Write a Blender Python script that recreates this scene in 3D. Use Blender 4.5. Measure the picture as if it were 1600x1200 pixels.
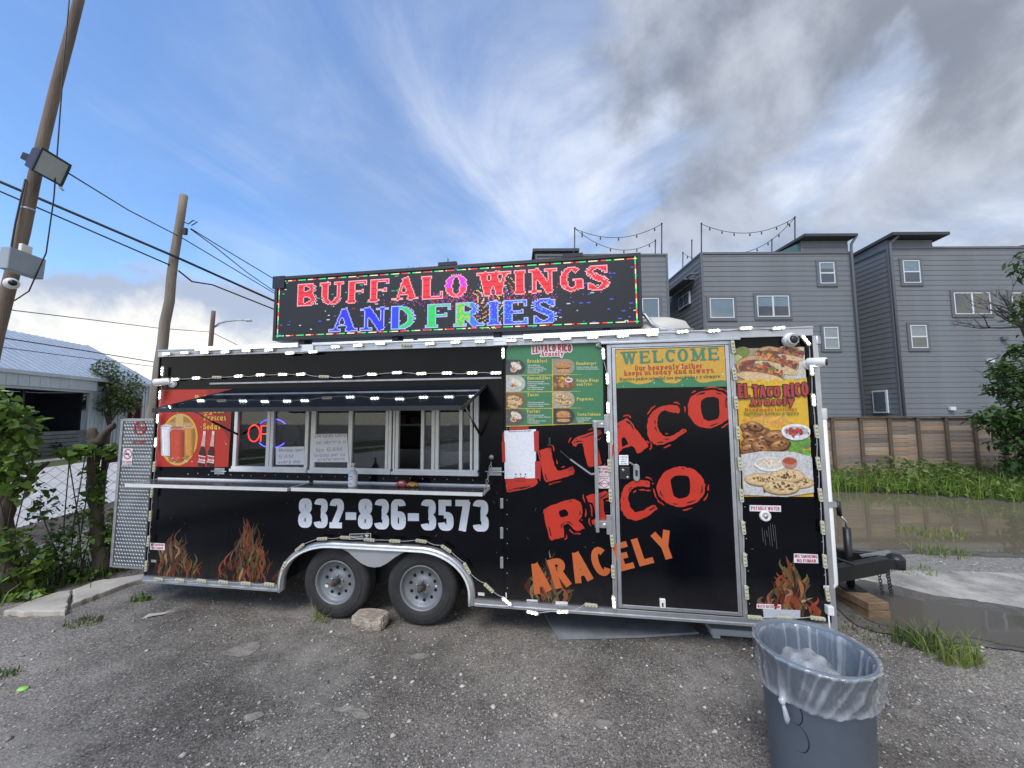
import bpy, bmesh, math, random
import numpy as np
from mathutils import Vector, Matrix
R = math.radians
rng = random.Random(7)
nrg = np.random.default_rng(11)
scene = bpy.context.scene
for o in list(bpy.data.objects): bpy.data.objects.remove(o)

# ------------------------------------------------------------------ camera
FPX, CAM_H, PITCH, ROLL = 600.0, 1.9, R(4.6), R(-0.3)
_f = np.array([0, math.cos(PITCH), math.sin(PITCH)])
_r0 = np.array([1.0, 0, 0]); _u0 = np.cross(_r0, _f)
_r = _r0*math.cos(ROLL) + _u0*math.sin(ROLL); _u = _u0*math.cos(ROLL) - _r0*math.sin(ROLL)
CAM = np.array([0, 0, CAM_H])
cd = bpy.data.cameras.new('camera'); cam = bpy.data.objects.new('camera', cd)
scene.collection.objects.link(cam)
cd.sensor_width = 36; cd.sensor_fit = 'HORIZONTAL'; cd.lens = FPX/1600*36
cd.clip_start = .05; cd.clip_end = 2000
m = Matrix.Identity(4)
for i in range(3):
    m[i][0], m[i][1], m[i][2], m[i][3] = _r[i], _u[i], -_f[i], CAM[i]
cam.matrix_world = m
scene.camera = cam
scene.cycles.use_denoising = True

# ------------------------------------------------------------------ sky, sun, exposure
SUN_EL, SUN_AZ = R(52), R(205)          # azimuth measured clockwise from +Y
world = bpy.data.worlds.new('World'); scene.world = world; world.use_nodes = True
wt = world.node_tree; wt.nodes.clear()
def wn(t, **k):
    n = wt.nodes.new(t)
    for a, b in k.items(): setattr(n, a, b)
    return n
def wl(a, b): wt.links.new(a, b)
def wmath(op, a, b=None, c=None, clamp=False):
    n = wn('ShaderNodeMath', operation=op, use_clamp=clamp)
    for i, v in enumerate((a, b, c)):
        if v is None: continue
        if isinstance(v, (int, float)): n.inputs[i].default_value = v
        else: wl(v, n.inputs[i])
    return n.outputs[0]
def wsm(v, lo, hi):
    n = wn('ShaderNodeMapRange', interpolation_type='SMOOTHSTEP')
    n.inputs['From Min'].default_value = lo; n.inputs['From Max'].default_value = hi
    wl(v, n.inputs['Value']); return n.outputs['Result']
tc = wn('ShaderNodeTexCoord')
nrm = wn('ShaderNodeVectorMath', operation='NORMALIZE'); wl(tc.outputs['Generated'], nrm.inputs[0])
sep = wn('ShaderNodeSeparateXYZ'); wl(nrm.outputs[0], sep.inputs[0])
dx, dy, dz = sep.outputs
zz = wmath('ADD', wmath('MAXIMUM', dz, 0.0), 0.16)
cmb = wn('ShaderNodeCombineXYZ'); wl(wmath('DIVIDE', dx, zz), cmb.inputs[0]); wl(wmath('DIVIDE', dy, zz), cmb.inputs[1])
def wnoise(vec, scale, detail=6, rough=.55, rot=0, sx=1, sy=1, loc=(0,0,0), dist=0):
    rt_ = wn('ShaderNodeMapping'); rt_.inputs['Rotation'].default_value = (0, 0, rot); wl(vec, rt_.inputs['Vector']); vec = rt_.outputs[0]
    mp = wn('ShaderNodeMapping')
    mp.inputs['Scale'].default_value = (sx, sy, 1); mp.inputs['Location'].default_value = loc
    wl(vec, mp.inputs['Vector'])
    n = wn('ShaderNodeTexNoise'); n.inputs['Scale'].default_value = scale; n.inputs['Detail'].default_value = detail
    n.inputs['Roughness'].default_value = rough; n.inputs['Distortion'].default_value = dist
    wl(mp.outputs[0], n.inputs['Vector']); return n.outputs['Fac']
P2 = cmb.outputs[0]
hor = wmath('SQRT', wmath('ADD', wmath('MULTIPLY', dx, dx), wmath('MULTIPLY', dy, dy)))
saz = wmath('DIVIDE', dx, wmath('MAXIMUM', hor, .001))
sky = wn('ShaderNodeTexSky', sky_type='NISHITA'); sky.sun_disc = False
sky.sun_elevation = SUN_EL; sky.sun_rotation = SUN_AZ; sky.altitude = 10
sky.air_density = 1.0; sky.dust_density = .6; sky.ozone_density = 2.0
def wbg(col, s):
    b = wn('ShaderNodeBackground'); b.inputs['Strength'].default_value = s
    if isinstance(col, tuple): b.inputs['Color'].default_value = (*col, 1)
    else: wl(col, b.inputs['Color'])
    return b.outputs[0]
def wmix(f, a, b):
    n = wn('ShaderNodeMixShader'); wl(f, n.inputs[0]); wl(a, n.inputs[1]); wl(b, n.inputs[2]); return n.outputs[0]
def wcol(f, a, b):
    n = wn('ShaderNodeMix', data_type='RGBA'); wl(f, n.inputs['Factor'])
    n.inputs['A'].default_value = (*a, 1); n.inputs['B'].default_value = (*b, 1); return n.outputs['Result']
tint = wn('ShaderNodeMix', data_type='RGBA', blend_type='MULTIPLY'); tint.inputs['Factor'].default_value = 1; wl(sky.outputs[0], tint.inputs['A']); tint.inputs['B'].default_value = (.74, .90, 1.06, 1)
base = wbg(tint.outputs['Result'], .115)
# thin high cloud: streaked, thickening towards the east (+X)
n1 = wnoise(P2, 1.25, 12, .64, R(-72), .62, 1.45, (3.1, 1.7, 0), 1.3)
n1c = wnoise(P2, 1.0, 11, .58, R(30), 1, 1.3, (5.3, 1.2, 0), .8)
n1b = wnoise(P2, .42, 7, .55, 0, 1, 1, (1.3, 4.2, 0), .3)
thin = wsm(wmath('ADD', wmath('ADD', wmath('MULTIPLY', n1, .62), wmath('MULTIPLY', n1b, .58)), wmath('MULTIPLY', saz, .34)), .22, .98)
s1 = wmix(wmath('MULTIPLY', thin, .92), base, wbg(wcol(wsm(n1c, .34, .62), (.40, .46, .58), (.84, .87, .93)), .54))
# heavier grey cloud in the east
n2 = wnoise(nrm.outputs[0], 2.3, 11, .54, R(20), 1.0, 1.0, (7.7, 2.2, 0), .35)
heavy = wmath('MULTIPLY', wsm(wmath('ADD', n2, wmath('MULTIPLY', saz, .40)), .60, .73), wsm(dz, .28, .40))
n2b = wnoise(nrm.outputs[0], 4.2, 10, .58, R(10), 1, 1, (2.2, 9.1, 0), .2)
s2 = wmix(wmath('MULTIPLY', heavy, .88), s1, wbg(wcol(wsm(n2b, .36, .66), (.20, .225, .275), (.46, .50, .58)), .56))
# bank of cumulus low over the western horizon
n3 = wnoise(nrm.outputs[0], 3.2, 8, .58, 0, 1, 1, (0.4, 0, 0), .2)
n3z = wnoise(nrm.outputs[0], 5.5, 8, .6, 0, 1, 1, (5, 2, 0), .2)
bank = wsm(wmath('SUBTRACT', wmath('ADD', .05, wmath('MULTIPLY', n3, .40)), dz), -.015, .02)
bcol = wcol(wsm(wmath('ADD', wmath('SUBTRACT', .195, dz), wmath('MULTIPLY', wmath('SUBTRACT', n3z, .5), .35)), -.06, .05), (.36, .41, .52), (.92, .88, .78))
s3 = wmix(wmath('MULTIPLY', bank, .93), s2, wbg(bcol, .60))
wo = wn('ShaderNodeOutputWorld'); wl(s3, wo.inputs[0])

sd = bpy.data.lights.new('sun', 'SUN'); sd.energy = 1.2; sd.angle = R(28); sd.color = (1, .96, .90)
sun = bpy.data.objects.new('sun', sd); scene.collection.objects.link(sun)
sun.rotation_euler = Vector((-math.sin(SUN_AZ)*math.cos(SUN_EL), -math.cos(SUN_AZ)*math.cos(SUN_EL), -math.sin(SUN_EL))).to_track_quat('-Z', 'Y').to_euler()
vs = scene.view_settings
vs.view_transform = 'Standard'; vs.look = 'None'; vs.exposure = 1.15; vs.gamma = 1; vs.use_curve_mapping = False

# ------------------------------------------------------------------ measuring helpers (real planes in the place)
def ray(px, py): return _f*FPX + _r*(px-800) + _u*(600-py)
def G(px, py, z=0.0):                      # point on a level plane
    d = ray(px, py); t = (z-CAM[2])/d[2]; return CAM+d*t
def W(px, py, Y):                          # point on the upright plane at distance Y
    d = ray(px, py); return CAM + d*(Y/d[1])
T0 = np.array([-0.84, 3.59, 0]); TYAW = R(-8.8)
ta = np.array([math.cos(TYAW), math.sin(TYAW), 0]); tn = np.array([-ta[1], ta[0], 0])
def P(px, py, off=0.0):                    # (along, up) on the trailer's side, off = metres behind it
    d = ray(px, py); q = T0+tn*off; t = np.dot(q-CAM, tn)/np.dot(d, tn); X = CAM+d*t
    return float(np.dot(X-T0, ta)), float(X[2])

# ------------------------------------------------------------------ mesh helpers
C = scene.collection
class MB:
    def __init__(s): s.v = []; s.f = []; s.m = []; s.c = []; s.col = (1, 1, 1); s.mi = 0; s.sm = []
    def add(s, vs_, fs, smooth=False):
        b = len(s.v); s.v += [tuple(float(c) for c in p) for p in vs_]; s.c += [s.col]*len(vs_)
        for f in fs: s.f.append(tuple(b+i for i in f)); s.m.append(s.mi); s.sm.append(smooth)
        return s
    def box(s, x0, x1, y0, y1, z0, z1):
        x0, x1 = min(x0, x1), max(x0, x1); y0, y1 = min(y0, y1), max(y0, y1); z0, z1 = min(z0, z1), max(z0, z1)
        return s.add([(x0,y0,z0),(x1,y0,z0),(x1,y1,z0),(x0,y1,z0),(x0,y0,z1),(x1,y0,z1),(x1,y1,z1),(x0,y1,z1)],
              [(0,3,2,1),(4,5,6,7),(0,1,5,4),(1,2,6,5),(2,3,7,6),(3,0,4,7)])
    def bar(s, p, q, w, h, up=(0,0,1)):      # box beam from p to q
        p = Vector(p); q = Vector(q); d = (q-p).normalized(); a = d.cross(Vector(up))
        if a.length < 1e-4: a = d.cross(Vector((1,0,0)))
        a.normalize(); b = a.cross(d).normalized(); vs_ = []
        for e in (p, q):
            for i, j in ((-1,-1),(1,-1),(1,1),(-1,1)): vs_.append(e+a*(w/2*i)+b*(h/2*j))
        return s.add(vs_, [(0,1,2,3),(7,6,5,4),(0,4,5,1),(1,5,6,2),(2,6,7,3),(3,7,4,0)])
    def tube(s, pts, r, n=8, cap=True):
        pts = [Vector(p) for p in pts]; k = len(pts); rs = r if isinstance(r, (list, tuple)) else [r]*k
        vs_ = []; a = None
        for i, p in enumerate(pts):
            d = (pts[min(i+1,k-1)]-pts[max(i-1,0)])
            if d.length < 1e-9: d = Vector((0,0,1))
            d.normalize()
            if a is None:
                a = d.cross(Vector((0,0,1)))
                if a.length < .05: a = d.cross(Vector((1,0,0)))
            a = (a - d*a.dot(d)).normalized(); b = d.cross(a)
            for j in range(n):
                t = 2*math.pi*j/n; vs_.append(p+(a*math.cos(t)+b*math.sin(t))*rs[i])
        fs = [(i*n+j, i*n+(j+1)%n, (i+1)*n+(j+1)%n, (i+1)*n+j) for i in range(k-1) for j in range(n)]
        if cap: fs += [tuple(range(n-1,-1,-1)), tuple(range((k-1)*n, k*n))]
        return s.add(vs_, fs, True)
    def lathe(s, prof, c=(0,0,0), axis='z', n=24, smooth=True, closed=False):   # prof = [(radius, along)]
        vs_ = []
        for r, h in prof:
            for j in range(n):
                t = 2*math.pi*j/n; x, y = r*math.cos(t), r*math.sin(t)
                p = (x, y, h) if axis == 'z' else ((x, h, y) if axis == 'y' else (h, x, y))
                vs_.append((c[0]+p[0], c[1]+p[1], c[2]+p[2]))
        k = len(prof); fs = []
        for i in range(k if closed else k-1):
            for j in range(n): fs.append((i*n+j, i*n+(j+1)%n, ((i+1)%k)*n+(j+1)%n, ((i+1)%k)*n+j))
        return s.add(vs_, fs, smooth)
    def prism(s, pts, y0, y1):               # outline in (x, z) extruded along y
        n = len(pts); vs_ = [(x, y0, z) for x, z in pts]+[(x, y1, z) for x, z in pts]
        return s.add(vs_, [tuple(range(n)), tuple(range(2*n-1, n-1, -1))]+[(i, n+i, n+(i+1)%n, (i+1)%n) for i in range(n)])
    def prismz(s, pts, z0, z1):
        n = len(pts); vs_ = [(x, y, z0) for x, y in pts]+[(x, y, z1) for x, y in pts]
        return s.add(vs_, [tuple(range(n-1,-1,-1)), tuple(range(n, 2*n))]+[(i, (i+1)%n, n+(i+1)%n, n+i) for i in range(n)])
    def flat(s, pts, y):                     # decal polygon in (x, z)
        return s.add([(x, y, z) for x, z in pts], [tuple(range(len(pts)))])
    def ell(s, cx, cz, rx, rz, y, rot=0, n=18, a0=0, a1=2*math.pi, jit=0):
        pts = []
        full = abs(a1-a0-2*math.pi) < 1e-6
        for i in range(n if full else n+1):
            t = a0+(a1-a0)*i/n; q = 1+jit*(rng.random()-.5); x, z = rx*math.cos(t)*q, rz*math.sin(t)*q
            pts.append((cx+x*math.cos(rot)-z*math.sin(rot), cz+x*math.sin(rot)+z*math.cos(rot)))
        return s.flat(pts, y)
    def ribbon(s, pts, w, y):                # flat stroke in (x, z)
        pts = [Vector(p) for p in pts]; k = len(pts); ws = w if isinstance(w, (list, tuple)) else [w]*k
        vs_ = []
        for i, p in enumerate(pts):
            d = (pts[min(i+1,k-1)]-pts[max(i-1,0)])
            if d.length < 1e-9: d = Vector((1,0))
            d.normalize(); nn = Vector((-d.y, d.x))*ws[i]/2
            vs_ += [(p.x+nn.x, y, p.y+nn.y), (p.x-nn.x, y, p.y-nn.y)]
        return s.add(vs_, [(2*i, 2*i+1, 2*i+3, 2*i+2) for i in range(k-1)])
    def mesh(s, name, mats):
        me = bpy.data.meshes.new(name); me.from_pydata(s.v, [], s.f); 
        for mm in (mats if isinstance(mats, (list, tuple)) else [mats]): me.materials.append(mm)
        me.polygons.foreach_set('material_index', s.m); me.polygons.foreach_set('use_smooth', s.sm)
        a = me.color_attributes.new('Col', 'FLOAT_COLOR', 'POINT')
        a.data.foreach_set('color', np.array([(*c, 1) for c in s.c], dtype=np.float32).ravel())
        me.update(); return me
    def build(s, name, mats, parent=None, bevel=0, kind=None, label=None):
        o = bpy.data.objects.new(name, s.mesh(name, mats)); C.objects.link(o); o.parent = parent
        if bevel:
            b = o.modifiers.new('bevel', 'BEVEL'); b.width = bevel; b.segments = 2; b.limit_method = 'ANGLE'; b.angle_limit = R(40)
        if kind: o['kind'] = kind
        if label: o['label'] = label
        return o
def tag(o, label, cat, group=None, kind=None):
    o['label'] = label; o['category'] = cat
    if group: o['group'] = group
    if kind: o['kind'] = kind
    return o
def empty(name, loc=(0,0,0), rz=0, label=None, cat=None, group=None):
    o = bpy.data.objects.new(name, None); C.objects.link(o); o.empty_display_size = .1
    o.location = tuple(float(c) for c in loc); o.rotation_euler = (0, 0, rz)
    if label: tag(o, label, cat, group)
    return o
def inst(src, parent, loc=(0,0,0), rot=(0,0,0), scale=(1,1,1)):
    o = src.copy(); C.objects.link(o); o.parent = parent; o.location = loc; o.rotation_euler = rot; o.scale = scale; return o
def sheet(name, pts, z, mat, kind='structure', parent=None, rough=0.0, sub=6):
    out = []
    k = len(pts)
    for i in range(k):                       # organic outline: Catmull-Rom through the points with small wobble
        p0, p1, p2, p3 = (np.array(pts[(i+j-1) % k][:2], float) for j in range(4))
        for t in np.linspace(0, 1, sub, endpoint=False):
            q = .5*((2*p1)+(-p0+p2)*t+(2*p0-5*p1+4*p2-p3)*t*t+(-p0+3*p1-3*p2+p3)*t**3)
            out.append(q)
    nz = nrg.normal(0, rough, len(out)); nz = (np.roll(nz, 1)+nz*1.4+np.roll(nz, -1))/2; cen = np.mean(out, 0)
    lim = [min(np.linalg.norm(np.array(out[i])-out[i-1]), np.linalg.norm(np.array(out[i])-out[(i+1) % len(out)]))*.45 for i in range(len(out))]
    out = [p+(p-cen)/max(np.linalg.norm(p-cen), 1e-6)*float(np.clip(nz[i], -lim[i], lim[i])) for i, p in enumerate(out)]
    b = MB(); b.add([(x, y, z) for x, y in out], [tuple(range(len(out)))])
    o = b.build(name, mat, parent)
    if kind and parent is None: o['kind'] = kind
    return o

# ------------------------------------------------------------------ materials
MATS = {}
def M(name, col=(.5,.5,.5), rough=.5, metal=0, var=0, vs_=4, bump=0, bs=60, emit=0, coat=0, attr=False, spec=.5, stretch=(1,1,1), trans=0):
    if name in MATS: return MATS[name]
    mt = bpy.data.materials.new(name); mt.use_nodes = True; nt = mt.node_tree; b = nt.nodes['Principled BSDF']
    b.inputs['Base Color'].default_value = (*col, 1); b.inputs['Roughness'].default_value = rough
    b.inputs['Metallic'].default_value = metal; b.inputs['Coat Weight'].default_value = coat
    b.inputs['Specular IOR Level'].default_value = spec
    tcn = nt.nodes.new('ShaderNodeTexCoord'); mp = nt.nodes.new('ShaderNodeMapping'); mp.inputs['Scale'].default_value = stretch
    nt.links.new(tcn.outputs['Object'], mp.inputs['Vector'])
    src = None
    if attr:
        a = nt.nodes.new('ShaderNodeAttribute'); a.attribute_name = 'Col'; src = a.outputs['Color']
    if var:
        n = nt.nodes.new('ShaderNodeTexNoise'); n.inputs['Scale'].default_value = vs_; n.inputs['Detail'].default_value = 7
        n.inputs['Roughness'].default_value = .6
        nt.links.new(mp.outputs[0], n.inputs['Vector'])
        r = nt.nodes.new('ShaderNodeMapRange'); r.inputs['From Min'].default_value = .28; r.inputs['From Max'].default_value = .72
        r.inputs['To Min'].default_value = 1-var; r.inputs['To Max'].default_value = 1+var
        nt.links.new(n.outputs['Fac'], r.inputs['Value'])
        mx = nt.nodes.new('ShaderNodeVectorMath'); mx.operation = 'SCALE'
        nt.links.new(r.outputs[0], mx.inputs['Scale'])
        if src: nt.links.new(src, mx.inputs[0])
        else: mx.inputs[0].default_value = col
        src = mx.outputs[0]
    if src: nt.links.new(src, b.inputs['Base Color'])
    if emit:
        b.inputs['Emission Strength'].default_value = emit
        if attr: nt.links.new(src, b.inputs['Emission Color']); 
        else: b.inputs['Emission Color'].default_value = (*col, 1)
    if bump:
        n = nt.nodes.new('ShaderNodeTexNoise'); n.inputs['Scale'].default_value = bs; n.inputs['Detail'].default_value = 5
        nt.links.new(mp.outputs[0], n.inputs['Vector'])
        bn = nt.nodes.new('ShaderNodeBump'); bn.inputs['Strength'].default_value = bump; bn.inputs['Distance'].default_value = .02
        nt.links.new(n.outputs['Fac'], bn.inputs['Height']); nt.links.new(bn.outputs[0], b.inputs['Normal'])
    if trans:
        t = nt.nodes.new('ShaderNodeBsdfTranslucent'); mxs = nt.nodes.new('ShaderNodeMixShader'); mxs.inputs[0].default_value = trans
        if src: nt.links.new(src, t.inputs['Color'])
        else: t.inputs['Color'].default_value = (*col, 1)
        nt.links.new(b.outputs[0], mxs.inputs[1]); nt.links.new(t.outputs[0], mxs.inputs[2])
        nt.links.new(mxs.outputs[0], nt.nodes['Material Output'].inputs['Surface'])
    MATS[name] = mt; return mt
def glass(name, tint=(.9,.95,1), refl=.5, dens=0.0, dcol=(.02,.02,.02), rough=.02):
    mt = bpy.data.materials.new(name); mt.use_nodes = True; nt = mt.node_tree; nt.nodes.clear()
    o = nt.nodes.new('ShaderNodeOutputMaterial'); lw = nt.nodes.new('ShaderNodeLayerWeight'); lw.inputs[0].default_value = .5; fr = nt.nodes.new('ShaderNodeMath'); fr.operation = 'POWER'; fr.inputs[1].default_value = 5; nt.links.new(lw.outputs['Facing'], fr.inputs[0])
    tr = nt.nodes.new('ShaderNodeBsdfTransparent'); tr.inputs[0].default_value = (*tint, 1)
    df = nt.nodes.new('ShaderNodeBsdfDiffuse'); df.inputs[0].default_value = (*dcol, 1)
    gl = nt.nodes.new('ShaderNodeBsdfGlossy'); gl.inputs['Roughness'].default_value = rough
    m1 = nt.nodes.new('ShaderNodeMixShader'); m1.inputs[0].default_value = dens
    nt.links.new(tr.outputs[0], m1.inputs[1]); nt.links.new(df.outputs[0], m1.inputs[2])
    k = nt.nodes.new('ShaderNodeMath'); k.operation = 'MULTIPLY_ADD'; k.inputs[1].default_value = .96; k.inputs[2].default_value = refl+.03
    nt.links.new(fr.outputs[0], k.inputs[0])
    m2 = nt.nodes.new('ShaderNodeMixShader'); nt.links.new(k.outputs[0], m2.inputs[0])
    nt.links.new(m1.outputs[0], m2.inputs[1]); nt.links.new(gl.outputs[0], m2.inputs[2])
    nt.links.new(m2.outputs[0], o.inputs[0]); return mt
BLACK = M('black_vinyl', (.0030,.0033,.0055), .15, var=.4, vs_=3, bump=.05, bs=3.2, spec=.20)
def grime(mt, top=.62, amt=.55, col=(.075,.070,.062)):      # road dust thrown up the lower panels
    nt = mt.node_tree; b = nt.nodes['Principled BSDF']; N = nt.nodes.new; K = nt.links.new
    src = b.inputs['Base Color'].links[0].from_socket; tcn = N('ShaderNodeTexCoord'); sp = N('ShaderNodeSeparateXYZ'); K(tcn.outputs['Object'], sp.inputs[0])
    h = N('ShaderNodeMapRange'); h.inputs['From Min'].default_value = top; h.inputs['From Max'].default_value = .24; K(sp.outputs[2], h.inputs['Value'])
    n = N('ShaderNodeTexNoise'); n.inputs['Scale'].default_value = 7; n.inputs['Detail'].default_value = 9; n.inputs['Roughness'].default_value = .7; K(tcn.outputs['Object'], n.inputs['Vector'])
    m1 = N('ShaderNodeMath'); m1.operation = 'MULTIPLY'; K(h.outputs[0], m1.inputs[0]); K(n.outputs['Fac'], m1.inputs[1]); m2 = N('ShaderNodeMath'); m2.operation = 'MULTIPLY'; K(m1.outputs[0], m2.inputs[0]); m2.inputs[1].default_value = amt
    mx = N('ShaderNodeMix'); mx.data_type = 'RGBA'; K(m2.outputs[0], mx.inputs['Factor']); K(src, mx.inputs['A']); mx.inputs['B'].default_value = (*col, 1); K(mx.outputs['Result'], b.inputs['Base Color'])
grime(BLACK)
BLACKG = M('black_gloss_panel', (.010,.011,.013), .045, var=.2, vs_=3)
ALU = M('aluminium', (.55,.56,.58), .38, .85, var=.12, vs_=9, bump=.03, bs=40)
ALUW = M('white_aluminium', (.74,.75,.74), .42, .3, var=.08, vs_=12)
GALV = M('galvanised_steel', (.42,.43,.44), .45, .8, var=.2, vs_=20)
DARKM = M('dark_metal', (.025,.026,.03), .4, .3, var=.2, vs_=8)
RUBBER = M('tyre_rubber', (.028,.027,.027), .75, var=.35, vs_=9, bump=.1, bs=50)
RIM = M('grey_wheel_paint', (.20,.21,.225), .45, .25, var=.12, vs_=12)
WHITEP = M('white_plastic', (.72,.72,.70), .4, var=.05)
CREAMP = M('aged_lens_plastic', (.52,.50,.35), .35, var=.06, vs_=30)
LEDON = M('led_lit', (.78,.86,1.0), .3, emit=9)
PRINT = M('printed_vinyl', attr=True, rough=.38, var=.10, vs_=40)
PRINTF = M('printed_photo', attr=True, rough=.38, var=.32, vs_=55)
DIODE = M('lit_diode', attr=True, rough=.4, emit=.62)
for l_ in list(DIODE.node_tree.links):
    if l_.to_socket.name == 'Base Color': DIODE.node_tree.links.remove(l_)
DIODE.node_tree.nodes['Principled BSDF'].inputs['Base Color'].default_value = (.01,.01,.012,1)
REDV = M('red_vinyl', (.50,.028,.012), .4, var=.12, vs_=6)
ORANGE = M('orange_vinyl', (.50,.115,.030), .42, var=.10, vs_=6)
WHITEV = M('white_vinyl', (.78,.82,.87), .38, var=.08, vs_=5)
PAPER = M('white_paper', (.86,.87,.90), .7, var=.04, vs_=6)
WOODP = M('weathered_pole', (.165,.125,.098), .85, var=.35, vs_=2.2, bump=.5, bs=26, stretch=(3,3,.25))
WOODP2 = M('grey_pole', (.23,.195,.16), .85, var=.35, vs_=2.2, bump=.5, bs=26, stretch=(3,3,.25))
LEAF = M('leaf', attr=True, rough=.5, var=.25, vs_=2.5, trans=.35)
BARK = M('bark', (.085,.066,.05), .9, var=.4, vs_=6, bump=.6, bs=30, stretch=(1,1,.3))
WIREM = M('cable_black', (.012,.012,.014), .5)
GLASSW = glass('window_glass', (.74,.77,.78), .035)
GLASSB = glass('house_glass', (.75,.8,.82), .10)
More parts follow.
